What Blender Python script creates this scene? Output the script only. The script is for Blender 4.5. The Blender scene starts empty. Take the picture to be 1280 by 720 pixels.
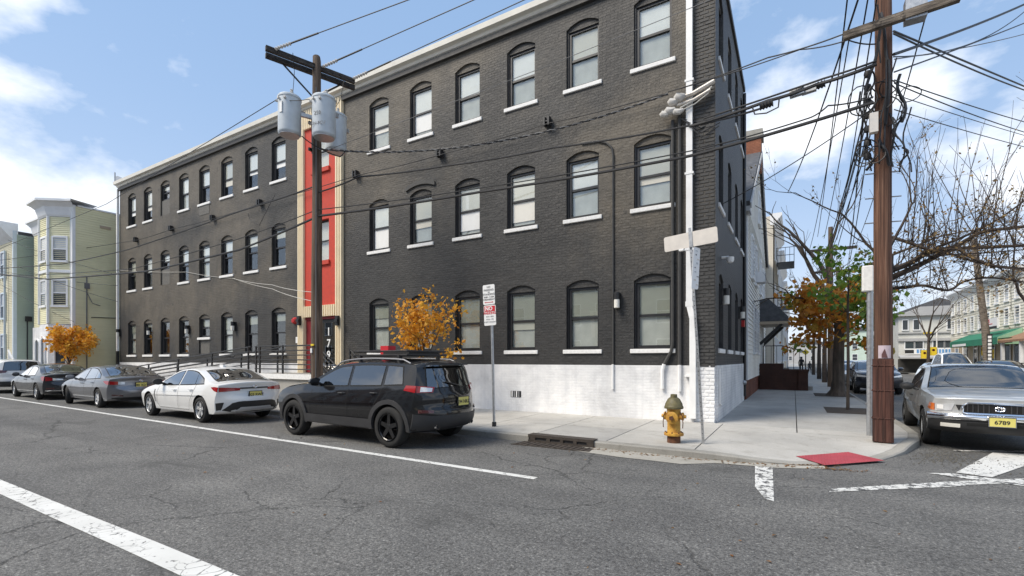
import bpy, bmesh, math, random
from mathutils import Vector, Matrix
random.seed(7)
R = math.radians
scene = bpy.context.scene
COL = scene.collection

# ---------------------------------------------------------------- camera
CAM_H = 1.6
YAW = R(30.495)
cd = bpy.data.cameras.new('camera'); cam = bpy.data.objects.new('camera', cd); COL.objects.link(cam)
cam.location = (0, 0, CAM_H); cam.rotation_euler = (R(90), 0, YAW)
cd.sensor_width = 36; cd.lens = 16.81; cd.shift_y = 0.0703; cd.clip_start = 0.05; cd.clip_end = 6000
scene.camera = cam

# ---------------------------------------------------------------- world, sun, exposure
SUN_EL, SUN_AZ = R(50), R(218)      # azimuth measured from +Y towards +X
w = bpy.data.worlds.new('World'); scene.world = w; w.use_nodes = True
nt = w.node_tree; N = nt.nodes; L = nt.links; N.clear()
def wn(t, **k):
    n = N.new(t)
    for a, b in k.items():
        try: setattr(n, a, b)
        except Exception: pass
    return n
out = wn('ShaderNodeOutputWorld'); bg = wn('ShaderNodeBackground')
sky = wn('ShaderNodeTexSky', sky_type='NISHITA', sun_disc=False, sun_elevation=SUN_EL, sun_rotation=SUN_AZ,
         altitude=0, air_density=1.0, dust_density=1.2, ozone_density=1.0)
tc = wn('ShaderNodeTexCoord'); sep = wn('ShaderNodeSeparateXYZ')
L.new(tc.outputs['Generated'], sep.inputs[0])
zm = wn('ShaderNodeMath', operation='MAXIMUM'); zm.inputs[1].default_value = 0.0; L.new(sep.outputs['Z'], zm.inputs[0])
cmb = wn('ShaderNodeMapping'); cmb.inputs['Scale'].default_value = (1, 1, 1.9); L.new(tc.outputs['Generated'], cmb.inputs['Vector'])
n1 = wn('ShaderNodeTexNoise'); n1.inputs['Scale'].default_value = 2.1; n1.inputs['Detail'].default_value = 11
n1.inputs['Roughness'].default_value = 0.55; n1.inputs['Distortion'].default_value = 0.1
CLOUD_OFF = (29.2, -2.2, 0.0)
mp = wn('ShaderNodeMapping'); mp.inputs['Location'].default_value = CLOUD_OFF
L.new(cmb.outputs[0], mp.inputs['Vector']); L.new(mp.outputs[0], n1.inputs['Vector'])
rp = wn('ShaderNodeValToRGB'); rp.color_ramp.elements[0].position = 0.50; rp.color_ramp.elements[1].position = 0.61
L.new(n1.outputs['Fac'], rp.inputs[0])
mx = wn('ShaderNodeMixRGB'); L.new(rp.outputs[0], mx.inputs[0])
# thin haze lifts the clear blue a little, clouds are sunlit white
hz = wn('ShaderNodeMixRGB'); hz.inputs[0].default_value = 0.60; hz.inputs[2].default_value = (3.7, 6.0, 9.7, 1)
L.new(sky.outputs[0], hz.inputs[1]); L.new(hz.outputs[0], mx.inputs[1])
mx.inputs[2].default_value = (11.0, 11.3, 11.8, 1)
# pale haze towards the horizon, the same all round
hm1 = wn('ShaderNodeMath', operation='MULTIPLY'); hm1.inputs[1].default_value = -5.5; L.new(zm.outputs[0], hm1.inputs[0])
hm2 = wn('ShaderNodeMath', operation='EXPONENT'); L.new(hm1.outputs[0], hm2.inputs[0])
hm3 = wn('ShaderNodeMath', operation='MULTIPLY'); hm3.inputs[1].default_value = 0.72; L.new(hm2.outputs[0], hm3.inputs[0])
hmx = wn('ShaderNodeMixRGB'); L.new(hm3.outputs[0], hmx.inputs[0]); L.new(mx.outputs[0], hmx.inputs[1]); hmx.inputs[2].default_value = (10.2, 10.3, 10.4, 1)
L.new(hmx.outputs[0], bg.inputs['Color']); bg.inputs['Strength'].default_value = 0.08
L.new(bg.outputs[0], out.inputs['Surface'])
sl = bpy.data.lights.new('sun', 'SUN'); sun = bpy.data.objects.new('sun', sl); COL.objects.link(sun)
sl.energy = 3.1; sl.angle = R(26); sl.color = (1.0, 0.91, 0.78)
sd = Vector((math.sin(SUN_AZ)*math.cos(SUN_EL), math.cos(SUN_AZ)*math.cos(SUN_EL), math.sin(SUN_EL)))
sun.rotation_euler = sd.to_track_quat('Z', 'Y').to_euler(); sun.location = (-10, -20, 30)
vs = scene.view_settings; vs.view_transform = 'Standard'; vs.look = 'None'; vs.gamma = 1; vs.exposure = 0.5; vs.use_curve_mapping = False

# ---------------------------------------------------------------- materials
def newmat(name):
    m = bpy.data.materials.new(name); m.use_nodes = True
    b = m.node_tree.nodes['Principled BSDF']
    return m, m.node_tree.nodes, m.node_tree.links, b
def c4(c): return (c[0], c[1], c[2], 1)
def coords(n, l, kind='world', scale=(1, 1, 1)):
    if kind == 'world': o = n.new('ShaderNodeNewGeometry').outputs['Position']
    else: o = n.new('ShaderNodeTexCoord').outputs['Object']
    mpn = n.new('ShaderNodeMapping'); mpn.inputs['Scale'].default_value = scale; l.new(o, mpn.inputs[0])
    return mpn.outputs[0]
def noise(n, l, co, scale, detail=4, rough=.55, dist=0):
    t = n.new('ShaderNodeTexNoise'); t.inputs['Scale'].default_value = scale; t.inputs['Detail'].default_value = detail
    t.inputs['Roughness'].default_value = rough; t.inputs['Distortion'].default_value = dist; l.new(co, t.inputs['Vector'])
    return t.outputs['Fac']
def ramp(n, l, fac, stops):
    r = n.new('ShaderNodeValToRGB'); e = r.color_ramp.elements
    while len(e) < len(stops): e.new(0.5)
    for i, (p, c) in enumerate(stops):
        e[i].position = p; e[i].color = c4(c) if not isinstance(c, (int, float)) else (c, c, c, 1)
    l.new(fac, r.inputs[0]); return r.outputs[0]
def mix(n, l, fac, a, b, mode='MIX'):
    x = n.new('ShaderNodeMixRGB'); x.blend_type = mode
    for s, v in ((0, fac), (1, a), (2, b)):
        if isinstance(v, (int, float)): x.inputs[s].default_value = v if s == 0 else (v, v, v, 1)
        elif isinstance(v, tuple): x.inputs[s].default_value = c4(v)
        else: l.new(v, x.inputs[s])
    return x.outputs[0]
def mth(n, l, op, a, b=0.0, clamp=False):
    x = n.new('ShaderNodeMath'); x.operation = op; x.use_clamp = clamp
    for s, v in ((0, a), (1, b)):
        if isinstance(v, (int, float)): x.inputs[s].default_value = v
        else: l.new(v, x.inputs[s])
    return x.outputs[0]
def bump(n, l, b, height, strength=.3, dist=.02):
    x = n.new('ShaderNodeBump'); x.inputs['Strength'].default_value = strength; x.inputs['Distance'].default_value = dist
    l.new(height, x.inputs['Height']); l.new(x.outputs[0], b.inputs['Normal'])
def plain(name, col, rough=.5, metal=0, coat=0, var=.0, scale=6, bmp=0, kind='obj', stretch=(1, 1, 1), spec=None):
    m, n, l, b = newmat(name)
    b.inputs['Roughness'].default_value = rough; b.inputs['Metallic'].default_value = metal
    b.inputs['Coat Weight'].default_value = coat; b.inputs['Coat Roughness'].default_value = .03
    if spec is not None: b.inputs['Specular IOR Level'].default_value = spec
    b.inputs['Base Color'].default_value = c4(col)
    if var or bmp:
        co = coords(n, l, kind, stretch); f = noise(n, l, co, scale, 5)
        if var:
            lo = tuple(x*(1-var) for x in col); hi = tuple(min(1, x*(1+var)) for x in col)
            l.new(ramp(n, l, f, [(.3, lo), (.7, hi)]), b.inputs['Base Color'])
            l.new(ramp(n, l, f, [(.3, max(0, rough-.08)), (.7, min(1, rough+.08))]), b.inputs['Roughness'])
        if bmp: bump(n, l, b, f, bmp, .01)
    return m
M = {}
def asphalt():
    m, n, l, b = newmat('asphalt'); co = coords(n, l)
    big = noise(n, l, co, .16, 4, .6); mid = noise(n, l, co, 1.3, 5, .6); fine = noise(n, l, co, 95, 3, .7); grain = noise(n, l, co, 38, 2, .6)
    base = ramp(n, l, big, [(.32, (.104, .104, .104)), (.5, (.125, .124, .122)), (.68, (.150, .148, .144))])
    base = mix(n, l, .55, base, ramp(n, l, mid, [(.3, (.74, .74, .75)), (.7, (1.18, 1.17, 1.16))]), 'MULTIPLY')
    g2 = noise(n, l, co, 17, 3, .7); g3 = noise(n, l, co, 42, 2, .7)
    base = mix(n, l, .9, base, ramp(n, l, g2, [(.30, (.55, .55, .55)), (.5, (1, 1, 1)), (.70, (1.38, 1.38, 1.36))]), 'MULTIPLY')
    base = mix(n, l, 1.0, base, ramp(n, l, g3, [(.30, (.38, .38, .38)), (.48, (.95, .95, .95)), (.60, (1.15, 1.15, 1.14)), (.72, (2.3, 2.3, 2.25))]), 'MULTIPLY')
    base = mix(n, l, .8, base, ramp(n, l, fine, [(.3, (.55, .55, .55)), (.5, (.95, .95, .95)), (.70, (1.9, 1.9, 1.85))]), 'MULTIPLY')
    # oil drips where cars park
    oil = mth(n, l, 'MULTIPLY', ramp(n, l, noise(n, l, coords(n, l, 'world', (.55, .9, 1)), 1.0, 6, .65, .5), [(.58, 0.0), (.68, 1.0)]), .5)
    base = mix(n, l, oil, base, (.05, .05, .049))
    # wheel-track polish running along the street
    tr = noise(n, l, coords(n, l, 'world', (.05, 1.1, 1)), 1.0, 2)
    base = mix(n, l, .55, base, ramp(n, l, tr, [(.35, (.80, .80, .80)), (.65, (1.18, 1.18, 1.17))]), 'MULTIPLY')
    # cracks
    warp = n.new('ShaderNodeMixRGB'); warp.blend_type = 'ADD'; warp.inputs[0].default_value = .55
    nz = n.new('ShaderNodeTexNoise'); nz.inputs['Scale'].default_value = 1.5; nz.inputs['Detail'].default_value = 8; nz.inputs['Roughness'].default_value = .7
    l.new(co, nz.inputs['Vector']); l.new(co, warp.inputs[1]); l.new(nz.outputs['Color'], warp.inputs[2])
    cr = None
    for sc, th, lo in ((.24, .0045, .49), (.8, .007, .57)):
        v = n.new('ShaderNodeTexVoronoi'); v.feature = 'DISTANCE_TO_EDGE'; v.inputs['Scale'].default_value = sc; l.new(warp.outputs[0], v.inputs['Vector'])
        line = ramp(n, l, v.outputs['Distance'], [(0, 1.0), (th*sc*1.6, 0.0)])
        mk = ramp(n, l, noise(n, l, co, .33 if sc < .5 else .5, 3), [(lo-.06, 0.0), (lo+.04, 1.0)])
        q = mth(n, l, 'MULTIPLY', line, mk); cr = q if cr is None else mth(n, l, 'MAXIMUM', cr, q)
    # small pits
    pit = n.new('ShaderNodeTexVoronoi'); pit.inputs['Scale'].default_value = 5.5; l.new(warp.outputs[0], pit.inputs['Vector'])
    pm = mth(n, l, 'MULTIPLY', ramp(n, l, pit.outputs['Distance'], [(.06, 1.0), (.14, 0.0)]), ramp(n, l, noise(n, l, co, .55, 4), [(.54, 0.0), (.62, 1.0)]))
    cr2 = mth(n, l, 'MAXIMUM', cr, mth(n, l, 'MULTIPLY', pm, .7))
    base = mix(n, l, mth(n, l, 'MULTIPLY', cr2, .62), base, (.022, .022, .022))
    l.new(base, b.inputs['Base Color']); b.inputs['Roughness'].default_value = .82; b.inputs['Specular IOR Level'].default_value = .35
    hgt = mth(n, l, 'SUBTRACT', mth(n, l, 'ADD', grain, mth(n, l, 'MULTIPLY', fine, .6)), mth(n, l, 'MULTIPLY', cr2, 2.0))
    bump(n, l, b, hgt, .6, .015); return m
M['asphalt'] = asphalt()
def paint_mark(name, th, col=(.66, .66, .64)):
    """thermoplastic road paint, crazed and worn away where th rises"""
    m, n, l, b = newmat(name); co = coords(n, l)
    v = n.new('ShaderNodeTexVoronoi'); v.feature = 'DISTANCE_TO_EDGE'; v.inputs['Scale'].default_value = 6.5
    wp = mix(n, l, .12, co, noise(n, l, co, 6, 3), 'ADD'); l.new(wp, v.inputs['Vector'])
    ck = ramp(n, l, v.outputs['Distance'], [(.0, 1.0), (.035, 0.0)])
    ck = mth(n, l, 'MULTIPLY', ck, ramp(n, l, noise(n, l, co, 1.1, 3), [(.42, 0.0), (.55, 1.0)]))
    wr = ramp(n, l, noise(n, l, co, 9, 6, .72), [(th, 0.0), (th+.05, 1.0)])
    f = mth(n, l, 'MAXIMUM', ck, wr)
    dirt = ramp(n, l, noise(n, l, co, 2.3, 5), [(.3, (.86, .86, .85)), (.7, (1, 1, 1))])
    c = mix(n, l, 1.0, col, dirt, 'MULTIPLY')
    asp = ramp(n, l, noise(n, l, co, 90, 3), [(.3, (.05, .05, .05)), (.7, (.14, .14, .14))])
    l.new(mix(n, l, f, c, asp), b.inputs['Base Color']); b.inputs['Roughness'].default_value = .75
    bump(n, l, b, mth(n, l, 'SUBTRACT', 1.0, f), .3, .004); return m
M['mark'] = paint_mark('road_paint', .585); M['mark_worn'] = paint_mark('road_paint_worn', .50)
def concrete(name, col, var=.22, stain=.85):
    m, n, l, b = newmat(name); co = coords(n, l)
    a = noise(n, l, co, .55, 6, .62); f = noise(n, l, co, 60, 3, .6); s = noise(n, l, co, 2.7, 7, .7, .6)
    k = tuple(x*(1-var) for x in col); h = tuple(x*(1+var*.7) for x in col)
    c = ramp(n, l, a, [(.3, k), (.68, h)])
    c = mix(n, l, .8, c, ramp(n, l, f, [(.3, (.82, .82, .81)), (.7, (1.1, 1.1, 1.1))]), 'MULTIPLY')
    c = mix(n, l, stain, c, ramp(n, l, s, [(.25, (.62, .60, .56)), (.46, (1, 1, 1)), (1, (1, 1, 1))]), 'MULTIPLY')
    # gum and oil spots
    v = n.new('ShaderNodeTexVoronoi'); v.inputs['Scale'].default_value = 2.2; l.new(mix(n, l, .2, co, noise(n, l, co, 3, 2), 'ADD'), v.inputs['Vector'])
    c = mix(n, l, mth(n, l, 'MULTIPLY', ramp(n, l, v.outputs['Distance'], [(.025, 1.0), (.05, 0.0)]), .45), c, (.12, .115, .11))
    l.new(c, b.inputs['Base Color']); b.inputs['Roughness'].default_value = .85; bump(n, l, b, f, .18, .008); return m
M['concrete'] = concrete('sidewalk_concrete', (.425, .412, .385))
M['concrete_b'] = concrete('sidewalk_concrete_grey', (.37, .362, .345))
M['kerb'] = concrete('kerb_concrete', (.30, .29, .265), .3, .8)
M['apron'] = concrete('gutter_concrete', (.36, .345, .31), .25, .9)
M['joint'] = plain('joint_dirt', (.10, .095, .085), .95, var=.3, scale=12)
M['lot'] = plain('lot_ground', (.14, .13, .12), .95, var=.3, scale=1.5, kind='world')
def painted_brick(name, cols, bstr=.5, render=.5, axis='x', chip=None, rough=.62, bcol=.42, graded=False):
    """brick courses under many coats of paint; where the noise is high the wall was parged smooth"""
    m, n, l, b = newmat(name); p = n.new('ShaderNodeNewGeometry').outputs['Position']
    sp = n.new('ShaderNodeSeparateXYZ'); l.new(p, sp.inputs[0]); cb = n.new('ShaderNodeCombineXYZ')
    l.new(sp.outputs['X' if axis == 'x' else 'Y'], cb.inputs[0]); l.new(sp.outputs['Z'], cb.inputs[1])
    br = n.new('ShaderNodeTexBrick'); br.inputs['Scale'].default_value = 1; br.inputs['Brick Width'].default_value = .21
    br.inputs['Row Height'].default_value = .074; br.inputs['Mortar Size'].default_value = .007; br.inputs['Mortar Smooth'].default_value = .6
    br.inputs['Color1'].default_value = (1, 1, 1, 1); br.inputs['Color2'].default_value = (.72, .72, .72, 1); br.inputs['Mortar'].default_value = (0, 0, 0, 1)
    wv = n.new('ShaderNodeMixRGB'); wv.blend_type = 'ADD'; wv.inputs[0].default_value = .014
    nc = n.new('ShaderNodeTexNoise'); nc.inputs['Scale'].default_value = 5; l.new(p, nc.inputs['Vector']); l.new(cb.outputs[0], wv.inputs[1]); l.new(nc.outputs['Color'], wv.inputs[2])
    l.new(wv.outputs[0], br.inputs['Vector'])
    co = coords(n, l)
    big = noise(n, l, co, .15, 6, .62); mid = noise(n, l, co, 1.1, 7, .68, .4); fine = noise(n, l, co, 30, 5, .65); lump = noise(n, l, co, 7, 5, .6)
    if graded:      # lighter, warmer tone high up and to the left, darker below, ragged boundary
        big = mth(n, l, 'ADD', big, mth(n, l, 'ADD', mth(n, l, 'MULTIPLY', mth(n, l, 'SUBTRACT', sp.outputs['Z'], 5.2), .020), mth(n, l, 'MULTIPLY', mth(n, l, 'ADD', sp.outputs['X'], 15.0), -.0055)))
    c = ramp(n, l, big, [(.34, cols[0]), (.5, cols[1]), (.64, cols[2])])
    if graded:      # pock marks and knocked-off parging
        vo = n.new('ShaderNodeTexVoronoi'); vo.inputs['Scale'].default_value = 1.7; l.new(mix(n, l, .35, co, nc.outputs['Color'], 'ADD'), vo.inputs['Vector'])
        pk = mth(n, l, 'MULTIPLY', ramp(n, l, vo.outputs['Distance'], [(.07, 1.0), (.16, 0.0)]), ramp(n, l, noise(n, l, co, .8, 3), [(.48, 0.0), (.56, 1.0)]))
        c = mix(n, l, mth(n, l, 'MULTIPLY', pk, .6), c, (.022, .021, .020))
    c = mix(n, l, .8, c, ramp(n, l, mid, [(.25, (.62, .62, .63)), (.5, (1, 1, 1)), (.75, (1.32, 1.29, 1.25))]), 'MULTIPLY')
    # rain streaks
    st = noise(n, l, coords(n, l, 'world', (3.0, 3.0, .13)), 1.4, 5, .6)
    c = mix(n, l, .5, c, ramp(n, l, st, [(.3, (.78, .78, .79)), (.6, (1.08, 1.07, 1.06))]), 'MULTIPLY')
    vis = ramp(n, l, noise(n, l, co, .42, 5, .6), [(render-.10, 1.0), (render+.12, .12)])
    c = mix(n, l, mth(n, l, 'MULTIPLY', vis, bcol), c, mix(n, l, 1, c, ramp(n, l, br.outputs['Color'], [(0, (.5, .5, .5)), (.72, (.90, .90, .90)), (1, (1.1, 1.1, 1.1))]), 'MULTIPLY'))
    if chip:
        ch = mth(n, l, 'MULTIPLY', ramp(n, l, noise(n, l, co, 6.5, 6, .7), [(.66, 0.0), (.69, 1.0)]), ramp(n, l, noise(n, l, co, .9, 3), [(.5, 0.0), (.62, 1.0)]))
        c = mix(n, l, mth(n, l, 'MULTIPLY', ch, .65), c, chip)
    l.new(c, b.inputs['Base Color']); b.inputs['Roughness'].default_value = rough
    h = mth(n, l, 'ADD', mth(n, l, 'MULTIPLY', mth(n, l, 'MULTIPLY', br.outputs['Color'], vis), 1.0), mth(n, l, 'ADD', mth(n, l, 'MULTIPLY', lump, 1.1), mth(n, l, 'MULTIPLY', fine, .4)))
    bump(n, l, b, h, bstr, .03); return m
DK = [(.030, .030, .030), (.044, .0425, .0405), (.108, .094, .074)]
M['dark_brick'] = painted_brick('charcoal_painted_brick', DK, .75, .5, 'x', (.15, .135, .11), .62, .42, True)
M['dark_brick_side'] = painted_brick('charcoal_painted_brick_side', [(.038, .038, .040), (.048, .048, .049), (.060, .058, .056)], .6, .66, 'y')
M['dark_plain'] = plain('charcoal_paint', (.05, .049, .047), .6, var=.2, scale=9, bmp=.25)
M['brick_piece'] = plain('charcoal_brick', (.05, .049, .048), .6, var=.28, scale=3, bmp=.4, kind='world')
M['white_piece'] = plain('white_brick', (.76, .765, .77), .6, var=.08, scale=3, bmp=.3, kind='world')
M['white_brick'] = painted_brick('white_painted_brick', [(.70, .705, .71), (.76, .765, .77), (.80, .80, .80)], .32, .46, 'x', (.45, .42, .38), .6, .10)
M['white_brick_side'] = painted_brick('white_painted_brick_side', [(.70, .71, .72), (.76, .765, .775), (.80, .80, .80)], .6, .75, 'y', None, .6, .3)
M['frame_black'] = plain('black_window_frame', (.022, .022, .024), .42, var=.2, scale=5)
M['sill_white'] = plain('white_stone_sill', (.76, .755, .74), .7, var=.10, scale=14, bmp=.2)
M['gutter'] = plain('cream_gutter', (.74, .71, .63), .5, var=.06, scale=3)
M['white_metal'] = plain('white_painted_metal', (.80, .80, .79), .45, var=.05, scale=5)
M['black_metal'] = plain('black_painted_metal', (.02, .02, .021), .4, var=.2, scale=8)
M['galv'] = plain('galvanised_steel', (.44, .45, .46), .42, .75, var=.14, scale=18)
M['alu'] = plain('aluminium_sheet', (.62, .58, .53), .5, .35, var=.05, scale=9)
M['red'] = plain('red_stucco', (.50, .050, .028), .75, var=.10, scale=7, bmp=.35, kind='world')
M['dark_red'] = plain('dark_red_paint', (.20, .010, .016), .55, var=.12, scale=4)
M['cream'] = plain('cream_metal_panel', (.78, .66, .46), .5, var=.05, scale=2, kind='world')
def glass(name, tint=(1, 1, 1), ior=1.5, boost=1.0, rough=.0):
    m, n, l, b = newmat(name); n.remove(b); o = n['Material Output']
    t = n.new('ShaderNodeBsdfTransparent'); t.inputs[0].default_value = c4(tint)
    g = n.new('ShaderNodeBsdfGlossy'); g.inputs['Roughness'].default_value = rough; g.inputs[0].default_value = (1, 1, 1, 1)
    lw = n.new('ShaderNodeLayerWeight'); lw.inputs['Blend'].default_value = .5; f0 = ((ior-1)/(ior+1))**2
    fr = mth(n, l, 'ADD', f0, mth(n, l, 'MULTIPLY', 1-f0, mth(n, l, 'POWER', lw.outputs['Facing'], 5.0)))
    bm = n.new('ShaderNodeBump'); bm.inputs['Strength'].default_value = .02; bm.inputs['Distance'].default_value = .02; l.new(noise(n, l, coords(n, l), .9, 1), bm.inputs['Height']); l.new(bm.outputs[0], g.inputs['Normal'])
    x = n.new('ShaderNodeMixShader'); l.new(mth(n, l, 'MULTIPLY', fr, boost, True), x.inputs[0]); l.new(t.outputs[0], x.inputs[1]); l.new(g.outputs[0], x.inputs[2])
    l.new(x.outputs[0], o.inputs['Surface']); return m
M['glass'] = glass('window_glass', (.95, .96, .95), 1.6, 1.35)
M['car_glass'] = glass('car_glass', (.18, .20, .21), 1.8, 2.3)
M['car_glass_clear'] = glass('car_windscreen_glass', (.46, .52, .55), 1.8, 2.3)
M['blind'] = plain('roller_blind', (.74, .72, .66), .9, var=.04, scale=2)
M['blind_d'] = plain('grey_shade', (.36, .37, .32), .9, var=.12, scale=1.5); M['blind_b'] = plain('roller_blind_white', (.80, .80, .78), .9, var=.05, scale=2); M['blind_c'] = plain('roller_blind_beige', (.62, .60, .53), .9, var=.06, scale=2)
M['blind_low'] = plain('net_curtain', (.52, .53, .50), .9, var=.12, scale=3)
M['room'] = plain('dark_room', (.05, .048, .045), .9, var=.3, scale=2)
M['mesh_grille'] = plain('cement_infill', (.13, .125, .115), .9, var=.4, scale=16, bmp=.8)
def wood(name, a, c2, c3, sc=(26, 26, .9)):
    m, n, l, b = newmat(name); co = coords(n, l, 'world', sc)
    f = noise(n, l, co, 1.0, 6, .62, .3); g = noise(n, l, coords(n, l, 'world', (2, 2, .5)), 1.2, 3)
    c = ramp(n, l, f, [(.33, a), (.5, c2), (.66, c3)])
    sp2 = noise(n, l, coords(n, l, 'world', (sc[0]*2.2, sc[1]*2.2, sc[2]*.35)), 1.0, 3, .6); c = mix(n, l, ramp(n, l, sp2, [(.34, .85), (.42, 0.0)]), c, tuple(x*.45 for x in a))
    c = mix(n, l, .7, c, ramp(n, l, g, [(.3, (.6, .58, .56)), (.7, (1.2, 1.18, 1.15))]), 'MULTIPLY')
    l.new(c, b.inputs['Base Color']); b.inputs['Roughness'].default_value = .85; bump(n, l, b, f, .9, .03); return m
M['pole'] = wood('creosote_pole', (.05, .023, .015), (.135, .064, .040), (.24, .135, .09), (34, 34, .7))
M['pole_l'] = wood('weathered_pole', (.055, .038, .028), (.125, .088, .062), (.21, .155, .115))
M['arm'] = wood('crossarm_wood', (.07, .058, .048), (.15, .125, .10), (.26, .22, .18), (3, 3, 20))
M['arm_dark'] = wood('dark_crossarm_wood', (.025, .022, .02), (.05, .044, .04), (.09, .08, .07), (3, 3, 20))
M['redwood'] = wood('red_brown_board', (.035, .016, .012), (.075, .030, .022), (.12, .052, .038))
M['bark'] = plain('bark', (.085, .068, .055), .95, var=.45, scale=9, bmp=1.0, kind='world', stretch=(1, 1, .25))
M['twig'] = plain('twig_bark', (.062, .047, .038), .95, var=.3, scale=6, kind='world')
M['cable'] = plain('cable_black', (.018, .018, .02), .55)
M['cable_grey'] = plain('cable_grey', (.16, .16, .165), .6)
M['cable_white'] = plain('cable_white', (.55, .54, .50), .6)
M['trafo'] = plain('transformer_paint', (.50, .54, .57), .42, .1, var=.10, scale=4)
M['insul'] = plain('porcelain', (.55, .53, .50), .3)
def leafm(name, cols):
    m, n, l, b = newmat(name); oi = n.new('ShaderNodeNewGeometry').outputs['Random Per Island']
    l.new(ramp(n, l, oi, [(i/(len(cols)-1), c) for i, c in enumerate(cols)]), b.inputs['Base Color']); b.inputs['Roughness'].default_value = .6
    o = n['Material Output']; t = n.new('ShaderNodeBsdfTranslucent'); l.new(ramp(n, l, oi, [(i/(len(cols)-1), c) for i, c in enumerate(cols)]), t.inputs[0])
    x = n.new('ShaderNodeMixShader'); x.inputs[0].default_value = .4; l.new(b.outputs[0], x.inputs[1]); l.new(t.outputs[0], x.inputs[2]); l.new(x.outputs[0], o.inputs['Surface']); return m
M['leaf_gold'] = leafm('golden_leaves', [(.62, .27, .02), (.74, .38, .03), (.56, .22, .02), (.78, .48, .07), (.66, .33, .03)])
M['leaf_orange'] = leafm('orange_leaves', [(.50, .17, .022), (.68, .28, .03), (.36, .13, .022), (.64, .36, .05), (.34, .26, .04)])
M['leaf_green'] = leafm('green_leaves', [(.09, .18, .03), (.17, .29, .04), (.12, .22, .035), (.42, .50, .06)])
M['leaf_dry'] = leafm('dry_brown_leaves', [(.24, .15, .06), (.34, .22, .09), (.18, .12, .06), (.42, .30, .13)])
M['litter'] = leafm('leaf_litter', [(.22, .09, .03), (.30, .15, .05), (.14, .08, .04), (.4, .22, .06)])

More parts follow.
